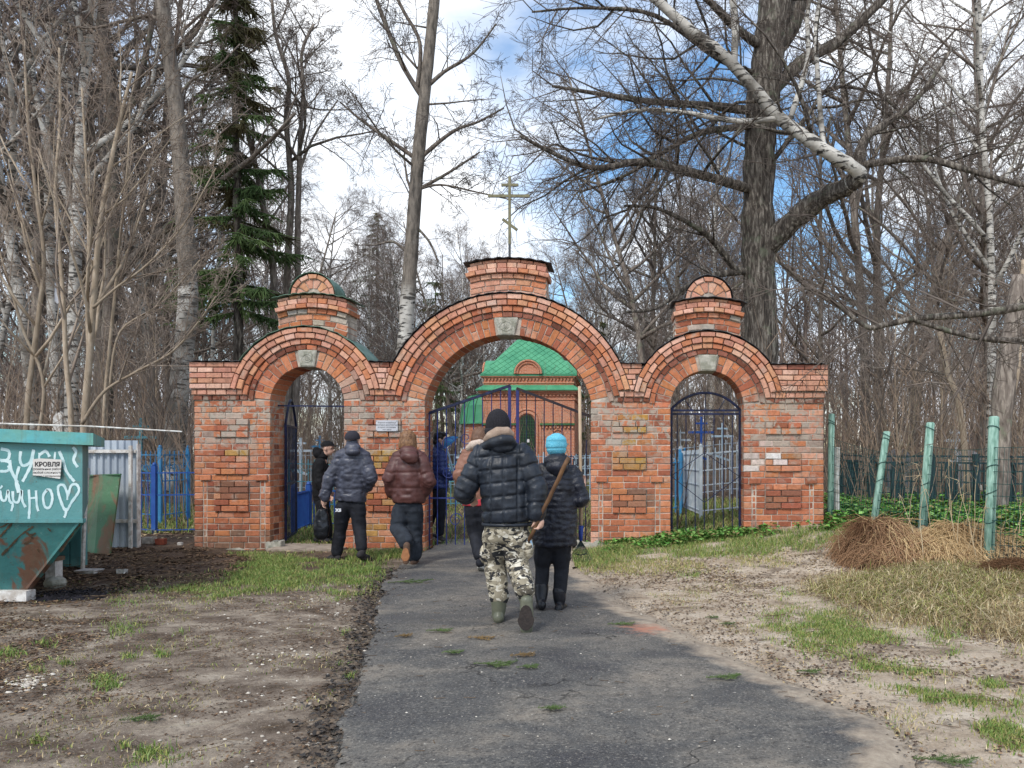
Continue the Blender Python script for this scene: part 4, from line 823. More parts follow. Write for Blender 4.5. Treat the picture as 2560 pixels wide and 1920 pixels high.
def left_clutter():
    # concrete support beside the container
    T = thing('concrete_post', 'stubby pale concrete post on a lump beside the container', 'post', P(125, 1462, 8.15))
    y = 8.15; MB().box((P(113, 0, y).x, y, 0.05), (P(138, 0, y).x, y + .11, P(0, 1402, y).z)).build('shaft', MAT_WHITEWOOD, T)
    MB().box((P(111, 0, y).x, y - .02, P(0, 1403, y).z), (P(141, 0, y).x, y + .13, P(0, 1393, y).z)).build('cap', Mt('rotten_wood', srgb('#7a6552'), srgb('#5f4b3c'), 9), T)
    m_ = MB(); m_.ball((P(133, 0, y).x, y + .03, 0.04), (0.11, 0.1, 0.08), 10, 6); m_.build('foot', MAT_STONE, T)
    # corrugated hoarding
    y = 11.0; k = y / FPX; T = thing('corrugated_hoarding', 'grey galvanised corrugated sheet hoarding with white posts behind the container', 'hoarding', P(268, 1378, y))
    xa, xb = P(186, 0, y).x, P(344, 0, y).x; za, zb = P(0, 1372, y).z, P(0, 1101, y).z; pr = []; n = 9; w_ = (xb - xa) / n
    for i in range(n): pr += [(xa + w_ * i, 0.0), (xa + w_ * (i + .12), .028), (xa + w_ * (i + .55), .028), (xa + w_ * (i + .67), 0.0)]
    pr.append((xb, 0)); m = len(pr); vs = [(x, y + d, z) for z in (za, zb) for x, d in pr] + [(x, y + d + .004, z) for z in (za, zb) for x, d in pr]
    mb = MB(); mb.add(vs, [(i, i + 1, m + i + 1, m + i) for i in range(m - 1)] + [(2 * m + i, 3 * m + i, 3 * m + i + 1, 2 * m + i + 1) for i in range(m - 1)]); mb.build('sheet', MAT_GALV, T)
    for py in (1128, 1302): MB().box((xa - .3, y - .05, P(0, py + 4, y).z), (xb, y - .008, P(0, py - 4, y).z)).build('rail', MAT_WHITEWOOD, T)
    MB().box((P(331, 0, y).x, y - .09, -.05), (P(338, 0, y).x, y - .055, P(0, 1114, y).z)).build('post', MAT_WHITEWOOD, T)
    MB().box((P(344, 0, y).x + .003, y - .03, -.05), (P(347, 0, y).x, y + .05, P(0, 1110, y).z)).build('edge_board', MAT_WHITEWOOD, T)
    # dented rusty panel leaning on it
    rust = paint_mat('rusty_green_panel', (srgb('#3d7a54'), srgb('#4a6b4d')), srgb('#7a5a42'), 0.95, 1.4, 0.55, 0.47, 0.56)
    T = thing('leaning_metal_panel', 'rusty green metal panel leaning against the grey hoarding', 'panel', P(250, 1395, 10.45)); y = 10.45
    f = [P(236, 1392, y), P(274, 1388, y + .02), P(300, 1187, y + .28), P(250, 1190, y + .28)]; s = [P(212, 1385, y + .2), P(236, 1392, y), P(250, 1190, y + .28), P(214, 1190, y + .4)]
    t_ = Vector((0, .03, 0)); 
    for nm, qd in (('face', f), ('side', s)):
        mb = MB(); mb.add(qd + [v + t_ for v in qd], [(0, 1, 2, 3), (7, 6, 5, 4), (0, 4, 5, 1), (1, 5, 6, 2), (2, 6, 7, 3), (3, 7, 4, 0)]); mb.build(nm, rust, T)
    MB().bar(P(212, 1189, y + .34), P(302, 1186, y + .26), 0.03, 0.02).build('top_edge', rust, T)
    tag(MB().tube(curve([tuple(P(207, 1428, 9.3)), tuple(P(210, 1330, 9.3)), tuple(P(219, 1170, 9.32))], 4), 0.025, 6).build('white_stake', MAT_WHITEWOOD), 'thin white painted stake standing beside the container', 'stake')
    tag(MB().tube([P(-300, 1040, 10.2), P(0, 1059, 10.2), P(230, 1066, 10.2), P(455, 1079, 10.2)], [0.014, 0.014, 0.012, 0.01], 6).build('long_white_rod', MAT_WHITEWOOD), 'long thin white rod stretched level above the container', 'rod')
    # rubble
    for px, py, s, c, lb in ((374, 1373, .085, '#b9b0a6', 'pale broken block lying by the foot of the hoarding'), (402, 1374, .07, '#8f4a38', 'red brick fragment lying on dead leaves by the hoarding'), (450, 1372, .035, '#cfc9c2', 'small white chip lying among dead leaves by the left pier'), (305, 1377, .12, '#c9c5bf', 'flat pale slab lying under the hoarding'), (225, 1432, .12, '#cfcac4', 'flat white scrap lying on mud before the white stake'), (305, 1435, .05, '#d8d5d0', 'small white scrap lying on mud in front of the leaning panel')):
        Y = CH * FPX / (py - CY); c0 = P(px, py, Y); mb = MB(); h = s * (0.6 if s < .1 else .18)
        vs = [(c0.x + s * sx * random.uniform(.8, 1.15), c0.y + s * .7 * sy * random.uniform(.8, 1.1), gz(c0.x, c0.y) + h * sz * random.uniform(.85, 1.1)) for sz in (0, 2) for sx, sy in ((-1, -1), (1, -1), (1, 1), (-1, 1))]
        mb.add(vs, [(0, 3, 2, 1), (4, 5, 6, 7), (0, 1, 5, 4), (1, 2, 6, 5), (2, 3, 7, 6), (3, 0, 4, 7)]); tag(mb.build('rubble_piece', Mt('rubble_' + c[1:], srgb(c), tuple(x * .6 for x in srgb(c)), 20, 0.9)), lb, 'rubble')
    # white rag in the sapling and a white obelisk further back
    mb = MB(); y = 14.2; ring_ = [(137, 705, .004), (141, 720, .03), (143, 735, .05), (145, 752, .06), (148, 758, .04)]
    mb.tube([P(a, b_, y) for a, b_, _ in ring_], [(r, r * .5) for _, _, r in ring_], 7); tag(mb.build('white_rag', Mt('white_plastic', srgb('#e3e3e6'), srgb('#c9ccd4'), 12, 0.6)), 'white rag caught high in the pale saplings', 'rag')
    mb = MB(); y = 17; c = P(152, 1080, y); mb.add([(c.x + sx * r, y + sy * r, z) for r, z in ((.14, .2), (.1, P(0, 1040, y).z), (.0, P(0, 1028, y).z)) for sx, sy in ((-1, -1), (1, -1), (1, 1), (-1, 1))], [(a + i, a + (i + 1) % 4, a + 4 + (i + 1) % 4, a + 4 + i) for a in (0, 4) for i in range(4)]); tag(mb.build('white_obelisk', MAT_WHITEWOOD), 'small white pointed grave obelisk rising behind the container', 'obelisk')
left_clutter()
# ---------------------------------------------------------------- cemetery fences and crosses
def enamel(nm, a, b_): return Mt(nm, srgb(a), srgb(b_), 6, 0.5, bump=0.15)
MAT_F = dict(pale=enamel('pale_blue_enamel', '#b3c3cd', '#9fb6c4'), sky=enamel('sky_blue_enamel', '#4a92c0', '#3a7fae'), royal=enamel('royal_blue_enamel', '#274a93', '#2c589f'), white=enamel('white_enamel', '#c5ccd2', '#aab6bf'), dark=enamel('bottle_green_enamel', '#1f3337', '#2a4046'), grey=enamel('grey_enamel', '#7f8a8c', '#6b7678'), teal=enamel('teal_enamel', '#5e9aa6', '#4d8592'), wood=Mt('grey_board', srgb('#8a8078'), srgb('#6d635a'), 8, 0.9))
def grave_fence(label, pts, h, mat, step=0.14, bar=0.012, post=0.05, rails=(0.12, 0.55, 0.95), spear=0.06, scroll=False, lift=0.0):
    """a run of fence through ground points, each post, rail and bar a part"""
    m = MAT_F[mat]; z = lambda x, y: gz(x, y) + lift
    T = thing('grave_fence', label, 'fence', (pts[0][0], pts[0][1], z(*pts[0])))
    bm = MB().tube([(0, 0, 0.08), (0, 0, h + spear)], bar, 4).mesh('bar', m)
    for i, (x, y) in enumerate(pts):
        mb = MB(); mb.box((x - post / 2, y - post / 2, z(x, y) - .1), (x + post / 2, y + post / 2, z(x, y) + h + .1)); mb.ball((x, y, z(x, y) + h + .12), post * .55, 6, 4); mb.build('post', m, T)
    for (xa, ya), (xb, yb) in zip(pts[:-1], pts[1:]):
        L = math.hypot(xb - xa, yb - ya); n = max(2, int(L / step))
        for r in rails: MB().bar((xa, ya, z(xa, ya) + h * r), (xb, yb, z(xb, yb) + h * r), 0.03, 0.02).build('rail', m, T)
        for i in range(1, n):
            x, y = xa + (xb - xa) * i / n, ya + (yb - ya) * i / n; o = link('bar', bm, T, False); o.location = Vector((x, y, z(x, y))) - T.location
            if scroll:
                a = [(x + (xb - xa) / L * r * math.cos(t), y + (yb - ya) / L * r * math.cos(t), z(x, y) + h * .78 + r * math.sin(t)) for r, t in [(0.09 * (1 - .1 * k), k * .8) for k in range(9)]]; MB().tube(a, 0.007, 4).build('scroll', m, T)
    return T
def pg(px, py, Y): v = P(px, py, Y); return (v.x, v.y)
grave_fence('white metal grave fence with an open corner just behind the right gate', [pg(1700, 0, 17.0), pg(1752, 0, 14.2), pg(1985, 0, 14.4)], 1.25, 'white', 0.13, 0.012, 0.06, (.12, .5, .72, .97), 0.05)
grave_fence('pale blue grave fence left of the white one behind the right gate', [pg(1655, 0, 15.0), pg(1700, 0, 15.3), pg(1712, 0, 18)], 1.2, 'sky', 0.12, 0.016, 0.06, (.15, .9))
grave_fence('whitish scrolled grave fence farther behind the right gate', [pg(1640, 0, 19), pg(1830, 0, 19.5), pg(2000, 0, 19)], 1.35, 'white', 0.16, 0.013, 0.05, (.1, .8, .97), 0.05, True)
grave_fence('royal blue grave fence with thick posts beside the left pier', [pg(262, 0, 13.2), pg(386, 0, 12.6), pg(497, 0, 12.7)], 1.02, 'royal', 0.16, 0.009, 0.07, (.05, .62, .98), 0.0)
grave_fence('sky blue scrolled grave fence behind the royal blue one', [pg(330, 0, 14.6), pg(400, 0, 14.2), pg(470, 0, 15)], 1.32, 'sky', 0.13, 0.012, 0.06, (.12, .6, .97), 0.04, True)
grave_fence('grey board grave fence among the trees left of the gateway', [pg(400, 0, 19), pg(520, 0, 18.5)], 1.2, 'wood', 0.1, 0.03, 0.07, (.2, .85), 0.1)
grave_fence('bright blue grave fence seen through the left arch', [pg(735, 0, 13.4), pg(772, 0, 14.6), pg(862, 0, 14.8)], 0.72, 'royal', 0.085, 0.016, 0.09, (.1, .97), 0.0)
grave_fence('teal grave fence farther back through the left arch', [pg(690, 0, 17.5), pg(880, 0, 18)], 1.1, 'teal', 0.13, 0.012, 0.05, (.12, .6, .97), 0.05, True)
grave_fence('white grave fence deep in the left arch', [pg(680, 0, 24), pg(900, 0, 24.5)], 1.2, 'white', 0.16, 0.014, 0.06, (.12, .97), 0.08)
grave_fence('pale blue grave fence seen between people through the middle arch', [pg(1085, 0, 19), pg(1290, 0, 19.6)], 1.15, 'teal', 0.13, 0.012, 0.05, (.12, .6, .97), 0.05, True)
grave_fence('long pale grave fence in front of the chapel', [pg(1040, 0, 26), pg(1300, 0, 26.5), pg(1500, 0, 26)], 1.2, 'pale', 0.16, 0.015, 0.06, (.12, .6, .97), 0.06)
grave_fence('white grave fence right of the chapel door', [pg(1360, 0, 20.5), pg(1500, 0, 20.8)], 1.25, 'pale', 0.13, 0.014, 0.06, (.12, .6, .97), 0.06, True)
def lattice_fence():
    pts = [pg(2100, 0, 18.0), pg(2178, 0, 15.2), pg(2330, 0, 14.6), pg(2440, 0, 14.3), pg(2620, 0, 13.8)]; h = 1.02; m = MAT_F['dark']
    T = thing('lattice_fence', 'low dark green welded fence of square lattice behind the wire mesh', 'fence', (*pts[1], gz(*pts[1])))
    Z = lambda x, y: gz(x, y) + 0.0
    for i, (x, y) in enumerate(pts): MB().box((x - .05, y - .05, Z(x, y) - .1), (x + .05, y + .05, Z(x, y) + h + .05)).build('post', m, T)
    for (xa, ya), (xb, yb) in zip(pts[:-1], pts[1:]):
        za, zb = Z(xa, ya), Z(xb, yb)
        for r in (0.04, .3, .52, .74, .88, 1.0): MB().bar((xa, ya, za + h * r), (xb, yb, zb + h * r), .035 if r in (.04, .88, 1.0) else .02).build('rail', m, T)
        n = 9
        for i in range(1, n):
            s = i / n; x, y, z = xa + (xb - xa) * s, ya + (yb - ya) * s, za + (zb - za) * s
            if i == n // 2 : MB().box((x - .12, y - .012, z + .04), (x + .12, y + .012, z + h * .9)).build('plate', m, T)
            MB().bar((x, y, z + (.04 if i % 2 else .3) * h), (x, y, z + (.88 if i % 3 else .74) * h), .02).build('upright', m, T)
lattice_fence()
def grave_cross(label, px, py, Y, h, mat, w_=0.06):
    c = P(px, py, Y); z = gz(c.x, c.y); T = thing('grave_cross', label, 'cross', (c.x, c.y, z)); m = MAT_F[mat]
    MB().box((c.x - w_ / 2, Y - .03, z - .1), (c.x + w_ / 2, Y + .03, z + h)).build('upright', m, T)
    MB().box((c.x - h * .17, Y - .034, z + h * .78), (c.x + h * .17, Y + .034, z + h * .78 + w_)).build('main_bar', m, T)
    MB().box((c.x - h * .08, Y - .034, z + h * .9), (c.x + h * .08, Y + .034, z + h * .9 + w_ * .8)).build('top_bar', m, T)
    MB().bar((c.x - h * .1, Y, z + h * .5), (c.x + h * .1, Y, z + h * .43), .068, w_).build('foot_bar', m, T)
for a in (('navy blue grave cross rising behind the right gate', 1753, 0, 21, 2.1, 'royal'), ('white grave cross behind the right gate, near its left edge', 1700, 0, 23, 1.9, 'white'), ('pale grave cross behind the right gate, near its right edge', 1806, 0, 22, 1.9, 'pale'), ('white grave cross seen in the left arch beside the bars', 752, 0, 20, 1.7, 'white'), ('blue grave cross deep in the left arch', 800, 0, 26, 1.8, 'sky'), ('teal grave cross behind the blue fence left of the gateway', 353, 0, 17, 2.1, 'teal'), ('white grave cross beneath the apse in the middle arch', 1160, 0, 23, 1.5, 'white'), ('grey grave cross right of the chapel door', 1400, 0, 30, 2.0, 'grey'), ('white grave cross behind the mesh fence on the right', 2390, 0, 19, 1.7, 'white')): grave_cross(*a)
def headstone(label, px, Y, w_, h, col):
    c = P(px, 0, Y); z = gz(c.x, Y); mb = MB(); n = 10; pts = [(c.x - w_ / 2, z - .1), (c.x + w_ / 2, z - .1), (c.x + w_ / 2, z + h * .8)] + [(c.x + w_ / 2 * math.cos(math.pi * i / n), z + h * .8 + h * .2 * math.sin(math.pi * i / n)) for i in range(1, n)] + [(c.x - w_ / 2, z + h * .8)]
    T = thing('headstone', label, 'headstone', (c.x, Y, z)); mb.prism(pts, Y, Y + .12); mb.build('slab', Mt('stone_' + col[1:], srgb(col), tuple(x * .7 for x in srgb(col)), 8, 0.5), T); MB().box((c.x - w_ * .65, Y - .12, z - .1), (c.x + w_ * .65, Y + .24, z + .14)).build('base', MAT_STONE, T)
for a in (('black headstone deep behind the left arch', 705, 21, .5, 1.1, '#33363c'), ('grey headstone behind the mesh fence near the leaning post', 2250, 20, .6, 1.15, '#8a9098'), ('pale headstone behind the lattice fence on the right', 2420, 21, .7, 1.1, '#a7a3a6'), ('dark headstone in front of the chapel wall', 1450, 31, .6, 1.2, '#45484d')): headstone(*a)
# ---------------------------------------------------------------- wire mesh fence on the right
MAT_POST = Mt('mint_green_paint', srgb('#9dbfb0'), srgb('#64897a'), 11, 0.6, bump=0.5, bdist=.01, stretch=(3, 3, .5))
MAT_WIRE = Mt('green_coated_wire', srgb('#2c4f4c'), rough=0.5, bump=0)
POSTS = [(2076, 1318, 2079, 1036, 11.75, 0.05), (2181, 1330, 2217, 1080, 10.6, 0.05), (2304, 1345, 2326, 1058, 9.7, 0.055), (2471, 1420, 2485, 1043, 8.6, 0.058), (2720, 1440, 2722, 1000, 7.4, 0.058)]
def mesh_fence():
    T = thing('wire_mesh_fence', 'green wire mesh fence on leaning mint green posts right of the gateway', 'fence', P(2304, 1345, 9.7)); tops = []; bots = []
    for i, (xb, yb, xt, yt, Y, r) in enumerate(POSTS):
        b_, t_ = P(xb, yb, Y), P(xt, yt, Y); b2 = b_ + (b_ - t_) * .15; MB().tube([b2, b_.lerp(t_, .5), t_, t_ + Vector((0, 0, .012))], [r, r, r * .96, r * .6], 10).build('post', MAT_POST, T, True)
        for k in random.sample(range(6), 4):
            c = b_.lerp(t_, (.13, .31, .5, .66, .9, .955)[k] + random.uniform(-.03, .03)); MB().tube([c + Vector((math.cos(a) * (r + .006), math.sin(a) * (r + .006), .03 * math.sin(a + k))) for a in [j * .7 for j in range(10)]], .005, 4).build('tie_wire', MAT_WIRE, T)
        bots.append(b_); tops.append(t_)
    mb = MB()
    for i in range(4):
        A, B = bots[i], bots[i + 1]; At = A.lerp(tops[i], .80); Bt = B.lerp(tops[i + 1], .80); n = int((B - A).length / .055)
        sag = lambda s: -.08 * 4 * s * (1 - s) * (1.4 if i == 1 else .5)
        bow = lambda s, h: Vector((0, .05 * math.sin(s * 9 + i) * h, 0))
        pos = lambda s, h: A.lerp(B, s).lerp(At.lerp(Bt, s), h) + Vector((0, -.06, sag(s) * h)) + bow(s, h)
        for k in range(n + 1): s = k / n; mb.tube([pos(s, h) for h in (0.0, .5, 1.0)], .003, 3, cap=False)
        for k in range(11): h = k / 10; mb.tube([pos(s / 8, h) for s in range(9)], .0035, 3, cap=False)
    tag(mb.build('wire_mesh', MAT_WIRE, T), kind='stuff')
mesh_fence()
tag(MB().tube([P(2093, 1318, 11.9), P(2090, 1200, 11.9), P(2092, 1118, 11.9)], .05, 8).build('white_post', MAT_WHITEWOOD), 'weathered white post standing close behind the first green fence post', 'post')
# ---------------------------------------------------------------- people
def blend(mb, voxel=0.012, it=5, fac=0.5):
    """one continuous skin over overlapping closed shapes"""
    o = bpy.data.objects.new('tmp', mb.mesh('tmp')); COL.objects.link(o)
    r = o.modifiers.new('r', 'REMESH'); r.mode = 'VOXEL'; r.voxel_size = voxel; r.use_smooth_shade = True
    if it: s = o.modifiers.new('s', 'SMOOTH'); s.factor = fac; s.iterations = it
    dg = bpy.context.evaluated_depsgraph_get(); dg.update(); me = bpy.data.meshes.new_from_object(o.evaluated_get(dg)); old = o.data
    bpy.data.objects.remove(o); bpy.data.meshes.remove(old); return me
def displace(me, f):
    """f(co (n,3), no (n,3)) -> offset along the normal (n,)"""
    n = len(me.vertices); co = np.empty(n * 3, dtype=np.float32); me.vertices.foreach_get('co', co); co = co.reshape(-1, 3)
    no = np.empty(n * 3, dtype=np.float32); me.vertex_normals.foreach_get('vector', no); no = no.reshape(-1, 3)
    co = co + no * f(co, no)[:, None]; me.vertices.foreach_set('co', co.ravel().astype(np.float32)); me.update()
def fin(me, name, mat, parent):
    me.materials.clear(); me.materials.append(mat); me.polygons.foreach_set('use_smooth', np.ones(len(me.polygons), dtype=bool)); me.name = name; return link(name, me, parent)
def limb(mb, pts, rad):
    mb.tube(pts, rad, 12)
    for p, r in zip(pts, rad): mb.ball(p, r, 12, 8)
def waves(co, s, seed=0.0):
    """smooth lattice noise in about [-1, 1], s sets the frequency"""
    p = co.astype(np.float64) * s * .42 + np.array([seed * 3.7, seed * 1.3, seed * 2.9]) + 100; i = np.floor(p); f = p - i; f = f * f * (3 - 2 * f); o = 0
    h = lambda x, y, z: (np.sin(x * 127.1 + y * 311.7 + z * 74.7) * 43758.5453) % 1.0
    for dx in (0, 1):
        for dy in (0, 1):
            for dz in (0, 1): o = o + h(i[:, 0] + dx, i[:, 1] + dy, i[:, 2] + dz) * (f[:, 0] if dx else 1 - f[:, 0]) * (f[:, 1] if dy else 1 - f[:, 1]) * (f[:, 2] if dz else 1 - f[:, 2])
    return o * 2 - 1
def seg_param(co, a, b):
    a = np.array(a); b = np.array(b); d = b - a; L = np.linalg.norm(d); t = np.clip(((co - a) @ d) / (L * L), 0, 1); dist = np.linalg.norm(co - (a + t[:, None] * d), axis=1); return t * L, dist
def quilt(bones, step, depth=0.012, width=0.012, cols=None, wr=0.005, seed=1.0, off=0.0, wscale=16):
    """puffed rows across each bone: bones = [(a, b, radius)], rows every step metres; cols = (x0, dx) adds upright lines on the first bone"""
    def f(co, no):
        best = np.full(len(co), 9.0); s = np.zeros(len(co)); idx = np.zeros(len(co), int)
        for i, (a, b, r) in enumerate(bones):
            t, d = seg_param(co, a, b); d = d / r; k = d < best; best[k] = d[k]; s[k] = t[k]; idx[k] = i
        st = np.array([step if not hasattr(step, '__len__') else step[min(i, len(step) - 1)] for i in range(len(bones))])[idx]
        w = waves(co, 5, seed) * 0.006
        q = np.abs(((s + off + w) / st) % 1.0 - 0.5) * st; q = st / 2 - q
        o = -depth * np.exp(-(q / width) ** 2) + depth * 0.35
        if cols:
            qc = np.abs(((co[:, 0] - cols[0] + w) / cols[1]) % 1.0 - 0.5) * cols[1]; qc = cols[1] / 2 - qc
            o = np.where(idx == 0, np.minimum(o, -depth * np.exp(-(qc / width) ** 2) + depth * 0.35), o)
        return o + wr * 1.3 * waves(co, wscale, seed) + wr * waves(co * np.array([1, 1, 1.6]), wscale * 2.4, seed + 4)
    return f
def fabric(name, a, b_=None, rough=0.55, scale=9.0, bump=0.5, sheen=0.0, bs=26):
    m, t, b = new_mat(name); v = vec_n(t, 'pos'); c = ramp(t, noise_n(t, v, scale, 6, 0.6, 0.5), [(0.35, a), (0.65, b_ or tuple(x * 1.5 for x in a))]); t.links.new(c, b.inputs['Base Color'])
    b.inputs['Roughness'].default_value = rough; b.inputs['Specular IOR Level'].default_value = 0.35
    bump_n(t, b, noise_n(t, v, bs, 5, 0.55, 0.8), bump, 0.012); return m
def knit(name, a, b_, bs=60, bump=0.8): 
    m, t, b = new_mat(name); v = vec_n(t, 'pos', (1, 1, 1)); wv = N(t, 'ShaderNodeTexNoise'); wv.inputs['Scale'].default_value = bs * 2.5; t.links.new(v, wv.inputs['Vector'])
    t.links.new(ramp(t, wv.outputs['Fac'], [(0.35, a), (0.65, b_)]), b.inputs['Base Color']); b.inputs['Roughness'].default_value = 0.95; bump_n(t, b, wv.outputs['Fac'], bump, 0.006); return m
def camo_mat():
    m, t, b = new_mat('grey_camouflage'); v = vec_n(t, 'pos', (1, 1, 1.7)); c = srgb('#8d8471')
    for sc, th, col, sd in ((7.5, 0.52, '#b9b09c', 0), (9.5, 0.545, '#5d564a', 4), (11.5, 0.56, '#242426', 9), (13, 0.60, '#d2ccbd', 15)):
        mp = N(t, 'ShaderNodeMapping'); mp.inputs['Location'].default_value = (sd, sd * .7, sd * .3); t.links.new(v, mp.inputs['Vector'])
        c = mixc(t, ramp(t, noise_n(t, mp.outputs[0], sc, 2.5, 0.5, 1.2), [(th, 0.0), (th + 0.012, 1.0)]), c, srgb(col))
    t.links.new(c, b.inputs['Base Color']); b.inputs['Roughness'].default_value = 0.85; bump_n(t, b, noise_n(t, vec_n(t, 'pos'), 18, 5), 0.5, 0.015); return m
SKIN = fabric('skin', srgb('#c79f8c'), srgb('#d3ab97'), 0.5, 12, 0.1)
MAT_EYE = Mt('eye_dark', (0.02, 0.015, 0.012), rough=0.2, bump=0)
def hand(mb, c, fdir, side, s=1.0, curl=0.6, grip=None, palm=(0, -1, 0)):
    """palm and five fingers; fdir finger direction, side = +1/-1 for the thumb, grip = (axis point, axis dir, radius)"""
    c = Vector(c); f = Vector(fdir).normalized(); pn = Vector(palm).normalized(); pn = (pn - f * pn.dot(f)).normalized(); a = f.cross(pn) * side
    if grip:
        ap, ad, ar = Vector(grip[0]), Vector(grip[1]).normalized(), grip[2]; base = c - ap; base = base - ad * base.dot(ad); e1 = base.normalized(); e2 = ad.cross(e1)
        mb.ball(c + e1 * .012, .038 * s, 10, 8); mb.ball(c - ad * .025 + e1 * .012, .032 * s, 10, 8)
        for k in range(4):
            o = ad * (-.036 + .024 * k); rr = ar + .011; mb.tube([ap + o + (c - ap).dot(ad) * ad + e1 * (rr * math.cos(t)) + e2 * (rr * math.sin(t)) * side for t in (-.1, .6, 1.3, 2.0, 2.6 + .1 * (k in (1, 2)))], [.0115, .011, .0105, .010, .0085], 7)
        o = ad * .02; mb.tube([c + e1 * .01 + o, ap + (c - ap).dot(ad) * ad + o * 1.4 + e1 * (ar + .012) * .3 - e2 * (ar + .013) * side, ap + (c - ap).dot(ad) * ad + o * 1.8 - e1 * (ar + .01) - e2 * .012 * side], [.014, .0115, .009], 7); return
    mb.ball(c + f * .04, (.04 * s,) * 3, 10, 8); mb.tube([c, c + f * .05 * s, c + f * .085 * s], [(.026, .022), (.04, .022), (.038, .018)], 10)
    for k in range(4):
        L = (.062, .074, .078, .068)[k] * s; r0 = c + f * .078 * s + a * (-.03 + .02 * k) * s
        p1 = r0 + f * L * .45 + pn * L * .12 * curl; p2 = p1 + f * L * .3 * (1 - curl * .4) + pn * L * .32 * curl; p3 = p2 + f * L * .25 * (1 - curl) + pn * L * .3 * curl; mb.tube([r0, p1, p2, p3], [.0095 * s, .009 * s, .0085 * s, .007 * s], 7)
    t0 = c + f * .025 * s + a * .035 * s; mb.tube([t0, t0 + f * .03 + a * .018 + pn * .01, t0 + f * .055 + a * .018 + pn * .026], [.014 * s, .012 * s, .009 * s], 7)
def head(mb, c, fwd, s=1.0, up=(0, 0, 1)):
    """skull, jaw, nose, ears; c is the middle of the head, fwd where the face looks"""
    c = Vector(c); f = Vector(fwd).normalized(); u = Vector(up); a = f.cross(u).normalized(); u = a.cross(f); M_ = Matrix((a, f, u)).transposed()
    mb.ball(c + u * .025 * s, (.074 * s, .094 * s, .098 * s), 14, 10, M=M_); mb.ball(c + f * .028 * s - u * .045 * s, (.056 * s, .062 * s, .068 * s), 12, 8, M=M_); mb.ball(c + f * .05 * s - u * .088 * s, (.03 * s, .028 * s, .025 * s), 8, 6, M=M_)
    mb.tube([c + f * .078 * s + u * .012 * s, c + f * .112 * s - u * .028 * s, c + f * .08 * s - u * .034 * s], [.011 * s, .015 * s, .010 * s], 8); mb.ball(c + f * .078 * s + u * .026 * s, (.055 * s, .016 * s, .014 * s), 10, 6, M=M_); mb.ball(c + f * .083 * s - u * .058 * s, (.024 * s, .014 * s, .012 * s), 8, 6, M=M_)
    for sx in (-1, 1): mb.ball(c + a * sx * .078 * s - f * .006 * s - u * .005 * s, (.013 * s, .024 * s, .034 * s), 8, 6, M=M_)
    return M_
def eyes(c, fwd, s, parent):
    c = Vector(c); f = Vector(fwd).normalized(); a = f.cross(Vector((0, 0, 1))).normalized()
    for sx in (-1, 1): MB().ball(c + f * .081 * s + a * sx * .031 * s + Vector((0, 0, .006 * s)), (.013 * s, .010 * s, .008 * s), 8, 6).build('eye', MAT_EYE, parent, True)
def shoe(mb_up, mb_sole, A, fwd, up, L=0.28, W=0.098, H=0.085):
    """A is the ankle; the sole lies H below it along -up"""
    f = Vector(fwd).normalized(); u = Vector(up); u = (u - f * u.dot(f)).normalized(); a = f.cross(u); M_ = Matrix((a, f, u)).transposed(); A = Vector(A); q = lambda x, y, z: A + M_ @ Vector((x, y, z))
    mb_up.ball(q(0, -.035, -.045), (W * .42, .05, .05), 10, 8, M=M_); mb_up.tube([q(0, -.05, -.05), q(0, .03, -.045), q(0, L * .42, -.055), q(0, L * .62, -.062)], [(W * .40, .042), (W * .44, .045), (W * .50, .034), (W * .38, .024)], 12); mb_up.ball(q(0, L * .58, -.06), (W * .44, .05, .028), 10, 8, M=M_); mb_up.ball(q(0, L * .36, -.05), (W * .47, .07, .04), 10, 8, M=M_)
    out = []
    for i in range(18):
        t = 2 * math.pi * i / 18; y = math.cos(t); x = math.sin(t); wy = (.27 + .63 * (y + 1) / 2) * L - .32 * L + .01; wx = W * .54 * x * (1.0 if y > .1 else .78 if y > -.5 else .82); out.append((wx, wy))
    n = len(out); vs = [q(x, y, -H + .012) for x, y in out] + [q(x, y, -H - .016) for x, y in out]; mb_sole.add(vs, [tuple(range(n)), tuple(range(2 * n - 1, n - 1, -1))] + [(i, i + n, (i + 1) % n + n, (i + 1) % n) for i in range(n)])
def tor(mb, rings, n=20):
    """trunk: rings of (centre, rx, ry)"""
    mb.tube([r[0] for r in rings], [(r[1], r[2]) for r in rings], n)
def person(label, foot): return thing('person', label, 'person', foot)
def inner_body(T, J, skin_hands, headc, fwd, s=1.0, voxel=0.009, up=(0, 0, 1), side=False):
    """the continuous figure under the clothes: head, neck, trunk, arms with hands, legs"""
    mb = MB(); head(mb, headc, fwd, s, up); limb(mb, [Vector(headc) - Vector(up) * .04 * s, J['neck'], J['chest']], [.05 * s, .056 * s, .075 * s])
    tor(mb, [(c_, *((b_, a_) if side else (a_, b_))) for c_, a_, b_ in ((J['pelvis'], .12, .085), (J['waist'], .115, .08), (J['chest'], .14, .085), (J['neck'] - Vector((0, 0, .05)), .09, .06))])
    for S_ in 'LR':
        limb(mb, [J['sh' + S_], J['el' + S_], J['wr' + S_]], [.048, .038, .027]); limb(mb, [J['hip' + S_], J['kn' + S_], J['an' + S_]], [.075, .048, .024]); limb(mb, [J['chest'], J['sh' + S_]], [.07, .05]); limb(mb, [J['pelvis'], J['hip' + S_]], [.09, .075])
    for h in skin_hands: hand(mb, **h)
    return fin(blend(mb, voxel, 3), 'body', SKIN, T)
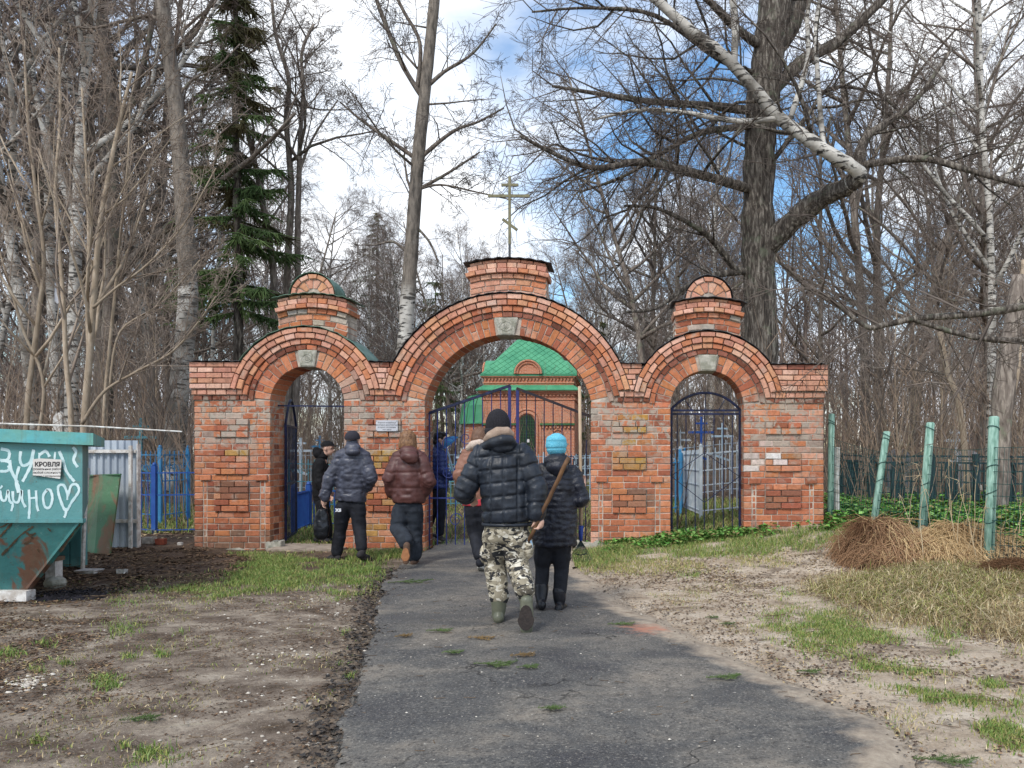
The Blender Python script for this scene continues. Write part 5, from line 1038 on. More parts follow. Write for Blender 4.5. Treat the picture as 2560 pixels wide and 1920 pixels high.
def jacket(T, J, mat, hem, trunk, arm=(.085, .078, .066), collar=True, voxel=0.013, disp=None, hood=None, it=5, sleeves=('L', 'R'), name='jacket'):
    mb = MB(); tor(mb, trunk)
    for S_ in sleeves:
        limb(mb, [J['sh' + S_], J['el' + S_], J['cu' + S_]], arm); limb(mb, [trunk[-2][0], J['sh' + S_]], [.1, arm[0]])
    if collar: limb(mb, [trunk[-1][0], J['neck'] + Vector((0, 0, .02))], [.085, .072])
    me = blend(mb, voxel, it)
    if disp: displace(me, disp)
    jk = fin(me, name, mat, T)
    if hood:
        mb = MB(); 
        for c, r in hood: mb.ball(c, r, 14, 10)
        me = blend(mb, voxel, 4); displace(me, lambda co, no: .008 * waves(co, 18, 2.0) + .004 * waves(co, 40, 1)); fin(me, 'hood', mat, jk)
    return jk
def trousers(T, J, mat, r=(.105, .1, .082, .075), voxel=0.013, wr=.007, seed=3.0, pel=(.165, .125), name='trousers', lows='LR'):
    mb = MB(); mb.ball(J['pelvis'], (pel[0], pel[1], .14), 16, 10)
    for S_ in 'LR': limb(mb, [J['hip' + S_], Vector(J['hip' + S_]).lerp(J['kn' + S_], .5), J['kn' + S_], J['hm' + S_]], r)
    me = blend(mb, voxel, 4); displace(me, lambda co, no: wr * waves(co, 17, seed) + wr * .7 * waves(co * np.array([.6, .6, 1.5]), 38, seed + 1)); return fin(me, name, mat, T)
def footwear(T, nm, mat, smat, A, fwd, up, shaft=None, L=.28, W=.1, H=.085, sole='sole'):
    mb, ms = MB(), MB(); shoe(mb, ms, A, fwd, up, L, W, H)
    if shaft: limb(mb, [s[0] for s in shaft], [s[1] for s in shaft])
    o = fin(blend(mb, .009, 3), nm, mat, T); ms.build(sole, smat, o); return o
def joints(Y, **k): return {n: P(v[0], v[1], Y + (v[2] if len(v) > 2 else 0)) for n, v in k.items()}
MAT_SOLE = fabric('dark_rubber_sole', srgb('#2a2422'), srgb('#3a322e'), 0.8, 30, 0.6)
MAT_RUBBER = fabric('olive_rubber', srgb('#595b4c'), srgb('#6d6e5e'), 0.35, 8, 0.15)
MAT_DKCLOTH = fabric('black_trouser_cloth', srgb('#15161c'), srgb('#22242c'), 0.8, 12, 0.5)
# --- man in the quilted jacket, nearest the camera
def front_man():
    Y = 6.3; J = joints(Y, neck=(1244, 1103, .02), chest=(1254, 1160, .03), waist=(1262, 1255, .03), pelvis=(1266, 1322, .03), shL=(1206, 1138, .03), shR=(1308, 1138, .03), elL=(1159, 1232, .0), wrL=(1176, 1236, .26), cuL=(1166, 1238, .16), elR=(1343, 1222, -.02), wrR=(1341, 1296, -.06), cuR=(1341, 1284, -.05),
                   hipL=(1240, 1338, .04), hipR=(1292, 1338, .03), knL=(1238, 1410, .12), anL=(1246, 1528, .06), hmL=(1245, 1490, .07), knR=(1294, 1418, .02), anR=(1316, 1496, -.27), hmR=(1312, 1474, -.24))
    T = person('man in black quilted jacket, grey camouflage trousers and rubber boots, walking with a stick', (J['anL'].x, Y, 0))
    hc = P(1244, 1058, Y + .05); axis = (P(1321, 1353, Y - .05) - P(1422, 1143, Y - .18)); gp = P(1341, 1312, Y - .075)
    inner_body(T, J, [dict(c=J['wrL'], fdir=(0.1, .7, -.5), side=1, curl=.8), dict(c=P(1346, 1311, Y - .06), fdir=(0, 0, -1), side=-1, grip=(gp, axis, .017))], hc, (-.1, 1, -.12))
    hem = P(1268, 1306, Y + .03); tk = [(hem, .205, .15), (P(1268, 1290, Y + .03), .215, .16), (P(1266, 1250, Y + .03), .205, .165), (P(1260, 1200, Y + .03), .20, .165), (P(1257, 1160, Y + .03), .185, .15), (P(1254, 1135, Y + .03), .15, .115), (P(1250, 1120, Y + .03), .1, .09)]
    m = fabric('black_quilted_nylon', srgb('#191d24'), srgb('#2b313b'), 0.42, 10, 0.45, bs=22)
    bones = [(tk[0][0], tk[-1][0], .2), (J['shL'], J['elL'], .085), (J['elL'], J['cuL'], .085), (J['shR'], J['elR'], .085), (J['elR'], J['cuR'], .08)]
    jk = jacket(T, J, m, hem, tk, (.098, .088, .074), True, .010, quilt([(tuple(a), tuple(b_), r) for a, b_, r in bones], (.112, .115, .12, .115, .12), .015, .010, (P(1231, 0, Y).x, .112), .006, 1.3), it=4)
    limb_ = MB(); limb_.tube([hem + Vector((.20 * math.cos(t), .145 * math.sin(t), -.012)) for t in [i * .314 for i in range(21)]], .018, 8); fin(blend(limb_, .012, 2), 'hem_band', m, jk)
    # thick pale-lined hood bunched behind the neck
    hd = fabric('beige_lining', srgb('#8d7768'), srgb('#a89382'), 0.8, 14, 0.6); mb = MB(); mb.tube([P(1212, 1102, Y - .03), P(1224, 1090, Y - .07), P(1246, 1080, Y - .08), P(1268, 1078, Y - .06), P(1280, 1090, Y - .02)], [.03, .042, .045, .042, .03], 10); me = blend(mb, .010, 3); displace(me, lambda co, no: .008 * waves(co, 26, 1)); fin(me, 'hood_lining', hd, jk)
    mb = MB(); mb.tube([P(1212, 1116, Y - .03), P(1232, 1106, Y - .1), P(1256, 1100, Y - .115), P(1276, 1100, Y - .09), P(1284, 1112, Y - .03)], [.035, .048, .052, .046, .035], 10); mb.ball(P(1256, 1120, Y - .07), (.1, .06, .045), 12, 8); me = blend(mb, .011, 3); displace(me, lambda co, no: .009 * waves(co, 22, 3)); fin(me, 'hood', m, jk)
    tr = trousers(T, J, camo_mat(), (.118, .11, .095, .088), .012, .009, 2.0, (.19, .135))
    for px, py, dy in ((1212, 1385, .1), (1322, 1372, .0)):
        mb = MB(); mb.ball(P(px, py, Y + dy), (.045, .07, .085), 10, 8); fin(blend(mb, .012, 2), 'cargo_pocket', tr.data.materials[0], tr)
    footwear(T, 'rubber_boot', MAT_RUBBER, MAT_SOLE, J['anL'], (-.18, 1, 0), (0, 0, 1), [(P(1247, 1496, Y + .06), .068), (P(1247, 1520, Y + .06), .063), (J['anL'] + Vector((0, 0, -.03)), .054)], .31, .118, .10)
    footwear(T, 'rubber_boot', MAT_RUBBER, MAT_SOLE, P(1318, 1512, Y - .26), (.02, -.12, -1), (0, .97, -.1), [(P(1306, 1452, Y - .15), .07), (P(1312, 1486, Y - .22), .062), (P(1317, 1508, Y - .25), .052)], .31, .122, .085)
    # knitted cap
    mb = MB(); mb.ball(P(1245, 1062, Y + .04), (.101, .116, .135), 20, 14); me = blend(mb, .008, 2); cz = P(0, 1084, Y).z
    bm = bmesh.new(); bm.from_mesh(me); bmesh.ops.bisect_plane(bm, geom=bm.verts[:] + bm.edges[:] + bm.faces[:], plane_co=(0, 0, cz), plane_no=(.12, 0, -1), clear_outer=True); bm.to_mesh(me); bm.free()
    c0 = P(1245, 1062, Y + .04); displace(me, lambda co, no: .0025 * np.sin(np.arctan2(co[:, 1] - c0.y, co[:, 0] - c0.x) * 34)); bn = fin(me, 'knitted_cap', knit('black_knit', srgb('#141318'), srgb('#26242b')), T)
    mb = MB(); mb.tube([P(1245, 1078, Y + .04) + Vector((.101 * math.cos(t), .116 * math.sin(t), 0)) for t in [i * .314 for i in range(21)]], [(.012, .028)] * 21, 8); fin(blend(mb, .008, 2), 'cuff', bn.data.materials[0], bn)
    # the stick he carries
    st = thing('wooden_stick', 'brown wooden tool handle carried slanting in the man\'s right hand', 'stick', gp); mb = MB(); a, b_ = P(1422, 1143, Y - .18), P(1321, 1353, Y - .05); mb.tube([a.lerp(b_, i / 8) + Vector((random.uniform(-.003, .003), 0, random.uniform(-.003, .003))) for i in range(9)], [.017, .0175, .017, .0165, .017, .016, .016, .0155, .014], 10); mb.build('shaft', Mt('worn_wood', srgb('#7a5a3e'), srgb('#5c4330'), 9, 0.65, coord='pos', bump=.3), st, True)
    bl = MB(); c = P(1322, 1368, Y - .03); bl.ball(c, (.035, .012, .075), 12, 8); bl.build('bright_blade', Mt('bright_steel', srgb('#9fb9cc'), srgb('#c5d3dc'), 10, 0.3, .5, .05), st, True)
front_man()
# --- woman with the blue hat and the rake
def hat_woman():
    Y = 6.89; J = joints(Y, neck=(1392, 1146, .02), chest=(1392, 1195, .03), waist=(1392, 1265, .03), pelvis=(1384, 1345, .03), shL=(1356, 1180, .03), shR=(1430, 1182, .03), elL=(1338, 1250, .0), wrL=(1345, 1270, .22), cuL=(1341, 1262, .12), elR=(1452, 1248, .0), wrR=(1456, 1226, .2), cuR=(1455, 1234, .13),
                   hipL=(1360, 1362, .03), hipR=(1404, 1362, .03), knL=(1356, 1420, .06), anL=(1354, 1500, -.05), hmL=(1354, 1468, .0), knR=(1404, 1424, .05), anR=(1399, 1508, -.02), hmR=(1400, 1480, .0))
    T = person('woman in light blue knitted hat and long black padded coat, carrying a rake', (J['anR'].x, Y, 0)); hc = P(1392, 1118, Y + .04)
    inner_body(T, J, [dict(c=J['wrL'], fdir=(.1, .8, -.3), side=1, curl=.8), dict(c=P(1455, 1222, Y + .22), fdir=(0, .5, .8), side=-1, curl=.9)], hc, (.05, 1, -.1), .96)
    tk = [(P(1386, 1364, Y + .03), .20, .165), (P(1386, 1345, Y + .03), .205, .17), (P(1390, 1300, Y + .03), .195, .16), (P(1394, 1255, Y + .03), .178, .15), (P(1394, 1215, Y + .03), .182, .15), (P(1393, 1185, Y + .03), .165, .135), (P(1392, 1165, Y + .03), .12, .1)]
    m = fabric('black_padded_shell', srgb('#15171f'), srgb('#272a36'), 0.38, 11, 0.7, bs=30)
    bones = [(tk[0][0], tk[-1][0], .19), (J['shL'], J['elL'], .08), (J['elL'], J['cuL'], .08), (J['shR'], J['elR'], .08), (J['elR'], J['cuR'], .08)]
    jk = jacket(T, J, m, tk[0][0], tk, (.082, .076, .062), True, .011, quilt([(tuple(a), tuple(b_), r) for a, b_, r in bones], (.05, .06), .004, .007, None, .007, 5.0, 0, 26), hood=[(P(1392, 1152, Y - .06), (.125, .085, .07)), (P(1392, 1168, Y - .09), (.105, .075, .07)), (P(1394, 1178, Y - .10), (.07, .05, .05))])
    trousers(T, J, MAT_DKCLOTH, (.095, .088, .068, .06), .012, .006, 6.0, (.16, .12))
    bt = fabric('black_leather', srgb('#17171b'), srgb('#25252b'), 0.35, 14, 0.4)
    footwear(T, 'ankle_boot', bt, MAT_SOLE, J['anL'], (-.2, 1, -.25), (0, .25, 1), [(P(1354, 1468, Y), .066), (P(1353, 1485, Y - .02), .062), (P(1353, 1500, Y - .05), .05)], .25, .096, .08); footwear(T, 'ankle_boot', bt, MAT_SOLE, J['anR'], (.16, 1, 0), (0, 0, 1), [(P(1398, 1478, Y), .064), (P(1399, 1495, Y), .06), (P(1399, 1506, Y), .05)], .25, .096, .08)
    kn = knit('sky_blue_knit', srgb('#4fa9c4'), srgb('#79c6db'), 50); c0 = P(1391, 1114, Y + .04); mb = MB(); mb.ball(c0, (.098, .11, .115), 18, 12); mb.ball(P(1391, 1100, Y + .03), (.092, .1, .055), 14, 8); me = blend(mb, .008, 2); bm = bmesh.new(); bm.from_mesh(me); bmesh.ops.bisect_plane(bm, geom=bm.verts[:] + bm.edges[:] + bm.faces[:], plane_co=P(0, 1136, Y), plane_no=(0, 0, -1), clear_outer=True); bm.to_mesh(me); bm.free()
    displace(me, lambda co, no: .004 * waves(co, 34, 2) + .002 * np.sin(np.arctan2(co[:, 1] - c0.y, co[:, 0] - c0.x) * 44) - .008 * np.exp(-((co[:, 2] - P(0, 1121, Y).z - .04 * (co[:, 0] - c0.x)) / .006) ** 2)); fin(me, 'knitted_hat', kn, T)
    # rake
    r = thing('fan_rake', 'leaf rake with pale wooden pole, blue socket and wire tines held upright by the woman', 'rake', P(1453, 1403, Y + .2)); y = Y + .2; wd = Mt('pale_wood', srgb('#c2ab90'), srgb('#ab9379'), 7, 0.6, stretch=(8, 8, 1)); MB().tube([P(1449, 966, y), P(1451, 1150, y), P(1453, 1322, y)], .0145, 8).build('pole', wd, r, True)
    MB().tube([P(1453, 1314, y), P(1452, 1335, y), P(1452, 1352, y)], [.022, .02, .016], 8).build('socket', enamel('rake_blue', '#27418f', '#2a3f80'), r, True)
    tm = enamel('rake_tine', '#2d3a36', '#47584f')
    for i in range(13):
        t = (i - 6) / 6; MB().tube([P(1452, 1350, y), P(1452 + 12 * t, 1370, y - .01), P(1450 + 26 * t, 1394, y - .03), P(1450 + 30 * t, 1405 - 3 * t * t, y - .06)], [.003, .0026, .0024, .0022], 4).build('tine', tm, r, True)
    MB().tube([P(1436, 1384, y - .01), P(1452, 1388, y - .015), P(1468, 1384, y - .01)], .005, 5).build('brace', tm, r, True)
hat_woman()
# --- man in grey-blue jacket with cap and black bag
def cap_man():
    Y = 10.15; J = joints(Y, neck=(881, 1110, .02), chest=(882, 1150, .03), waist=(880, 1205, .03), pelvis=(876, 1258, .03), shL=(854, 1140, .03), shR=(910, 1142, .03), elL=(824, 1198, -.02), wrL=(811, 1246, -.03), cuL=(812, 1240, -.03), elR=(927, 1197, -.02), wrR=(915, 1222, .08), cuR=(918, 1218, .06),
                   hipL=(860, 1266, .03), hipR=(893, 1266, .03), knL=(851, 1322, .1), anL=(841, 1386, .1), hmL=(842, 1380, .1), knR=(899, 1320, .02), anR=(905, 1380, -.12), hmR=(904, 1368, -.1))
    T = person('man in dark grey puffer jacket and cap carrying a black bag towards the left arch', (J['anL'].x, Y, 0)); hc = P(881, 1098, Y + .03)
    inner_body(T, J, [dict(c=J['wrL'], fdir=(-.15, 0, -1), side=-1, curl=.9, palm=(1, 0, 0)), dict(c=J['wrR'], fdir=(-.3, .5, -.6), side=1)], hc, (-.1, 1, -.05))
    tk = [(P(876, 1253, Y + .03), .2, .15), (P(877, 1240, Y + .03), .205, .155), (P(879, 1200, Y + .03), .2, .155), (P(882, 1170, Y + .03), .2, .155), (P(882, 1148, Y + .03), .195, .15), (P(882, 1132, Y + .03), .17, .12), (P(882, 1122, Y + .03), .11, .1)]
    m = fabric('slate_nylon', srgb('#3a3b45'), srgb('#50525f'), 0.36, 10, 0.6, bs=20); bones = [(tk[0][0], tk[-1][0], .2), (J['shL'], J['elL'], .085), (J['elL'], J['cuL'], .085), (J['shR'], J['elR'], .085), (J['elR'], J['cuR'], .085)]
    jacket(T, J, m, tk[0][0], tk, (.092, .088, .072), True, .013, quilt([(tuple(a), tuple(b_), r) for a, b_, r in bones], (.2, .17), .008, .010, None, .011, 2.0, .03, 19), hood=[(P(881, 1118, Y - .06), (.115, .07, .06)), (P(882, 1130, Y - .10), (.105, .07, .055))])
    tr = trousers(T, J, MAT_DKCLOTH, (.115, .105, .09, .074), .013, .008, 9.0)
    sh = fabric('dark_suede', srgb('#2a2729'), srgb('#3a3638'), 0.8, 14, 0.4); footwear(T, 'shoe', sh, MAT_SOLE, J['anL'], (-.75, .66, 0), (0, 0, 1), [(J['anL'] + Vector((0, 0, .06)), .055), (J['anL'], .048)], .29, .105, .08); footwear(T, 'shoe', sh, MAT_SOLE, J['anR'], (.28, .85, -.3), (0, .33, .94), [(P(905, 1366, Y - .1), .054), (J['anR'], .05)], .29, .105, .08)
    text('leg_print', 'xs', .085, P(846, 1279, Y - .135), Mt('white_print', srgb('#d9d9dd'), rough=.7, bump=0), tr, offset=.003, extrude=.004)
    cp = knit('dark_cap_cloth', srgb('#26242c'), srgb('#34323b')); mb = MB(); mb.ball(P(881, 1094, Y + .02), (.099, .113, .098), 18, 12); me = blend(mb, .009, 2); bm = bmesh.new(); bm.from_mesh(me); bmesh.ops.bisect_plane(bm, geom=bm.verts[:] + bm.edges[:] + bm.faces[:], plane_co=P(0, 1098, Y), plane_no=(0, .15, -1), clear_outer=True); bm.to_mesh(me); bm.free(); c = fin(me, 'cap', cp, T)
    mb = MB(); mb.ball(P(880, 1098, Y + .13), (.075, .075, .01), 14, 6); mb.build('peak', cp, c, True)
    # shopping bag
    b = thing('black_bag', 'limp black carrier bag hanging from the grey-jacketed man\'s hand', 'bag', P(803, 1345, Y)); bm_ = fabric('black_plastic', srgb('#101114'), srgb('#23252b'), 0.3, 9, 0.8, bs=14); mb = MB(); y = Y - .03
    mb.tube([P(806, 1272, y), P(805, 1290, y), P(803, 1315, y), P(802, 1338, y), P(801, 1350, y)], [(.05, .035), (.09, .05), (.112, .07), (.1, .065), (.05, .04)], 14); me = blend(mb, .012, 2); displace(me, lambda co, no: .010 * waves(co * np.array([2.2, 1, .5]), 24, 1) + .006 * waves(co, 40, 3)); fin(me, 'sack', bm_, b)
    for dx in (-9, 9): MB().tube(curve([tuple(P(806 + dx, 1278, y)), tuple(P(808 + dx * .8, 1264, y)), tuple(P(808, 1256, y))], 4), .007, 5).build('handle', bm_, b, True)
cap_man()
# --- woman in the brown jacket
def brown_woman():
    Y = 9.75; J = joints(Y, neck=(1020, 1118, .02), chest=(1024, 1158, .03), waist=(1024, 1210, .03), pelvis=(1020, 1262, .03), shL=(996, 1146, .03), shR=(1053, 1147, .03), elL=(975, 1198, -.02), wrL=(983, 1234, .08), cuL=(982, 1230, .06), elR=(1072, 1204, -.02), wrR=(1062, 1230, .08), cuR=(1063, 1226, .06),
                   hipL=(1003, 1272, .03), hipR=(1036, 1272, .03), knL=(995, 1322, .02), anL=(1017, 1362, -.3), hmL=(1014, 1354, -.24), knR=(1038, 1328, .1), anR=(1035, 1396, .06), hmR=(1036, 1386, .06))
    T = person('woman with brown bobbed hair in a hooded brown puffer jacket, walking to the middle arch', (J['anR'].x, Y, 0)); hc = P(1020, 1102, Y + .04)
    inner_body(T, J, [dict(c=J['wrL'], fdir=(.3, .5, -.6), side=1), dict(c=J['wrR'], fdir=(-.3, .5, -.6), side=-1)], hc, (.05, 1, -.08), .96)
    tk = [(P(1022, 1258, Y + .03), .2, .16), (P(1022, 1246, Y + .03), .21, .17), (P(1023, 1212, Y + .03), .195, .165), (P(1024, 1175, Y + .03), .185, .16), (P(1024, 1155, Y + .03), .175, .145), (P(1023, 1138, Y + .03), .15, .12), (P(1021, 1128, Y + .03), .1, .09)]
    m = fabric('maroon_nylon', srgb('#4a2d2a'), srgb('#5d3b37'), 0.45, 9, 0.35, bs=16); bones = [(tk[0][0], tk[-1][0], .2), (J['shL'], J['elL'], .09), (J['elL'], J['cuL'], .09), (J['shR'], J['elR'], .09), (J['elR'], J['cuR'], .09)]
    jacket(T, J, m, tk[0][0], tk, (.095, .098, .084), True, .013, quilt([(tuple(a), tuple(b_), r) for a, b_, r in bones], (.2, .22), .010, .014, None, .009, 7.0, .0, 15), hood=[(P(1022, 1128, Y - .07), (.125, .075, .075)), (P(1024, 1142, Y - .12), (.12, .07, .07)), (P(1028, 1150, Y - .13), (.09, .05, .05))])
    jn = fabric('washed_black_denim', srgb('#1f232a'), srgb('#333942'), 0.85, 7, 0.5); trousers(T, J, jn, (.115, .112, .105, .098), .013, .009, 4.0)
    wh = Mt('white_shoe', srgb('#c9c4bd'), srgb('#a8a29a'), 14, .7); gum = fabric('gum_sole', srgb('#8a5a38'), srgb('#9c6a44'), .7, 22, .4)
    footwear(T, 'shoe', fabric('tan_shoe', srgb('#5a4538'), srgb('#6d5546'), .8), gum, P(1019, 1372, Y - .3), (.02, -.2, -1), (0, .97, -.15), None, .26, .1, .08); footwear(T, 'shoe', fabric('tan_shoe', srgb('#5a4538'), srgb('#6d5546'), .8), wh, J['anR'], (-.1, 1, 0), (0, 0, 1), None, .26, .1, .08)
    hr = fabric('brown_hair', srgb('#634533'), srgb('#94704f'), .38, 30, .5); c0 = P(1020, 1098, Y + .03); mb = MB(); mb.ball(c0 + Vector((0, 0, .015)), (.104, .116, .105), 18, 12); mb.tube([c0, c0 + Vector((0, -.01, -.06)), c0 + Vector((0, -.015, -.125))], [(.104, .114), (.112, .116), (.116, .108)], 18); me = blend(mb, .009, 3); displace(me, lambda co, no: .004 * np.sin(np.arctan2(co[:, 1] - c0.y, co[:, 0] - c0.x) * 46 + 6 * waves(co, 20)) + .003 * waves(co, 40, 1)); fin(me, 'hair', hr, T)
brown_woman()
# --- boy in black hoodie and cap, inside the left arch
def black_boy():
    Y = 12.1; J = joints(Y, neck=(808, 1140, .0), chest=(803, 1170, .0), waist=(803, 1215, .0), pelvis=(805, 1250, .0), shL=(800, 1158, .17), shR=(800, 1160, -.17), elL=(800, 1205, .2), wrL=(818, 1228, .16), cuL=(814, 1222, .16), elR=(798, 1206, -.2), wrR=(815, 1238, -.16), cuR=(811, 1230, -.17), hipL=(806, 1256, .09), hipR=(804, 1258, -.09), knL=(818, 1300, .1), anL=(822, 1344, .1), hmL=(822, 1338, .1), knR=(806, 1300, -.1), anR=(797, 1342, -.1), hmR=(797, 1338, -.1))
    T = person('boy in black hooded top and black baseball cap standing inside the left arch, looking right', (J['anR'].x, Y, 0)); hc = P(820, 1122, Y); fw = (1, -.12, -.05)
    inner_body(T, J, [dict(c=J['wrL'], fdir=(.8, 0, -.4), side=1), dict(c=J['wrR'], fdir=(.8, 0, -.5), side=-1)], hc, fw, .95, side=True); eyes(hc, fw, .95, T)
    tk = [(P(806, 1252, Y), .125, .18), (P(805, 1240, Y), .13, .185), (P(803, 1205, Y), .13, .19), (P(802, 1175, Y), .125, .19), (P(802, 1158, Y), .105, .17), (P(804, 1148, Y), .08, .1)]
    m = fabric('black_cotton', srgb('#0f0f12'), srgb('#19191d'), .85, 12, .4)
    jacket(T, J, m, tk[0][0], tk, (.075, .07, .055), True, .014, quilt([(tuple(tk[0][0]), tuple(tk[-1][0]), .2)], 9.0, 0, .01, None, .008, 3.0), hood=[(P(797, 1134, Y), (.085, .1, .085)), (P(791, 1126, Y), (.055, .085, .06)), (P(806, 1142, Y), (.09, .095, .045))], name='hooded_top')
    trousers(T, J, fabric('black_joggers', srgb('#101013'), srgb('#1b1b20'), .85), (.095, .088, .075, .065), .014, .006, 8.0, (.12, .15)); sh = fabric('black_trainer', srgb('#18181b'), srgb('#26262b'), .7)
    for A in ('anL', 'anR'): footwear(T, 'shoe', sh, MAT_SOLE, J[A], (1, -.1, 0), (0, 0, 1), [(J[A], .045)], .27, .1, .075)
    cp = knit('black_cap_cloth', srgb('#111114'), srgb('#1d1d21')); mb = MB(); mb.ball(P(818.5, 1114, Y), (.105, .088, .082), 16, 10); me = blend(mb, .009, 2); bm = bmesh.new(); bm.from_mesh(me); bmesh.ops.bisect_plane(bm, geom=bm.verts[:] + bm.edges[:] + bm.faces[:], plane_co=P(818, 1115.5, Y), plane_no=(.1, 0, -1), clear_outer=True); bm.to_mesh(me); bm.free(); c = fin(me, 'cap', cp, T); mb = MB(); mb.ball(P(836, 1114, Y), (.085, .07, .011), 14, 6, M=Matrix.Rotation(R(8), 3, 'Y')); mb.build('peak', cp, c, True)
black_boy()
# --- boy in navy jacket with the blue shovel, behind the middle gate
def navy_boy():
    Y = 12.15; J = joints(Y, neck=(1096, 1115, .0), chest=(1097, 1145, .0), waist=(1098, 1190, .0), pelvis=(1099, 1224, .0), shL=(1089, 1135, .16), shR=(1102, 1136, -.15), elL=(1076, 1180, .2), wrL=(1088, 1205, .2), cuL=(1086, 1200, .2), elR=(1106, 1176, -.2), wrR=(1134, 1197, -.12), cuR=(1128, 1193, -.13), hipL=(1095, 1230, .08), hipR=(1102, 1230, -.08), knL=(1084, 1275, .0), anL=(1066, 1330, .05), hmL=(1067, 1326, .05), knR=(1102, 1282, -.05), anR=(1100, 1338, -.05), hmR=(1100, 1330, -.05))
    T = person('dark-haired boy in navy puffer jacket behind the middle gate, facing right', (J['anR'].x, Y, 0)); hc = P(1101, 1098, Y); fw = (.95, .15, -.08)
    sp0, sp1 = P(1116, 1118, Y - .1), P(1147, 1226, Y - .1); inner_body(T, J, [dict(c=J['wrL'], fdir=(.6, 0, -.6), side=1), dict(c=J['wrR'] + Vector((.01, 0, 0)), fdir=(1, .1, -.3), side=-1, curl=.8)], hc, fw, .96, side=True); eyes(hc, fw, .96, T)
    tk = [(P(1099, 1222, Y), .14, .17), (P(1098, 1205, Y), .145, .175), (P(1097, 1175, Y), .15, .18), (P(1096, 1150, Y), .145, .18), (P(1095, 1132, Y), .115, .16), (P(1096, 1122, Y), .08, .09)]
    m = fabric('navy_nylon', srgb('#1d2850'), srgb('#2f3f75'), .4, 10, .3); bones = [(tk[0][0], tk[-1][0], .18), (J['shL'], J['elL'], .08), (J['shR'], J['elR'], .08), (J['elR'], J['cuR'], .08)]
    jacket(T, J, m, tk[0][0], tk, (.08, .074, .06), True, .012, quilt([(tuple(a), tuple(b_), r) for a, b_, r in bones], (.07, .07), .012, .011, None, .004, 2.0), hood=[(P(1088, 1124, Y), (.08, .1, .05)), (P(1082, 1130, Y), (.05, .08, .045))])
    trousers(T, J, fabric('navy_black_trousers', srgb('#10131d'), srgb('#1b1f2c'), .85), (.095, .09, .078, .07), .014, .006, 3.0, (.13, .14)); sh = fabric('grey_trainer', srgb('#2d2b2c'), srgb('#433f3e'), .7); wh = Mt('off_white_sole', srgb('#a8a099'), rough=.7, bump=0)
    for A in ('anL', 'anR'): footwear(T, 'shoe', sh, wh, J[A], (.5, -.85, 0) if A == 'anR' else (1, .2, -.1), (0, 0, 1), None, .27, .1, .075)
    hr = fabric('black_hair', srgb('#14110f'), srgb('#231d1a'), .45, 30, .5); mb = MB(); mb.ball(P(1098, 1092, Y), (.1, .092, .085), 16, 10); mb.ball(P(1091, 1104, Y), (.06, .085, .07), 12, 8); mb.ball(P(1109, 1086, Y), (.055, .075, .04), 12, 8); me = blend(mb, .009, 3); displace(me, lambda co, no: .006 * waves(co, 55, 1)); fin(me, 'hair', hr, T)
    s = thing('blue_shovel', 'blue plastic snow shovel carried upright by the navy-jacketed boy', 'shovel', sp1); mb = MB(); bl = [P(1108, 1124, Y - .13), P(1130, 1108, Y - .1), P(1146, 1092, Y - .1), P(1132, 1090, Y - .06), P(1112, 1094, Y - .08)]; t_ = Vector((0, .02, 0)); n = 5; mb.add([v for v in bl] + [v + t_ for v in bl], [tuple(range(n)), tuple(range(2 * n - 1, n - 1, -1))] + [(i, i + n, (i + 1) % n + n, (i + 1) % n) for i in range(n)]); mb.build('blade', enamel('shovel_blue', '#3f82b8', '#4f8fc0'), s, True); MB().tube([sp0, sp1], .014, 8).build('handle', Mt('shovel_wood', srgb('#8fa3b5'), srgb('#7d93a8'), 8, .6), s, True)
navy_boy()
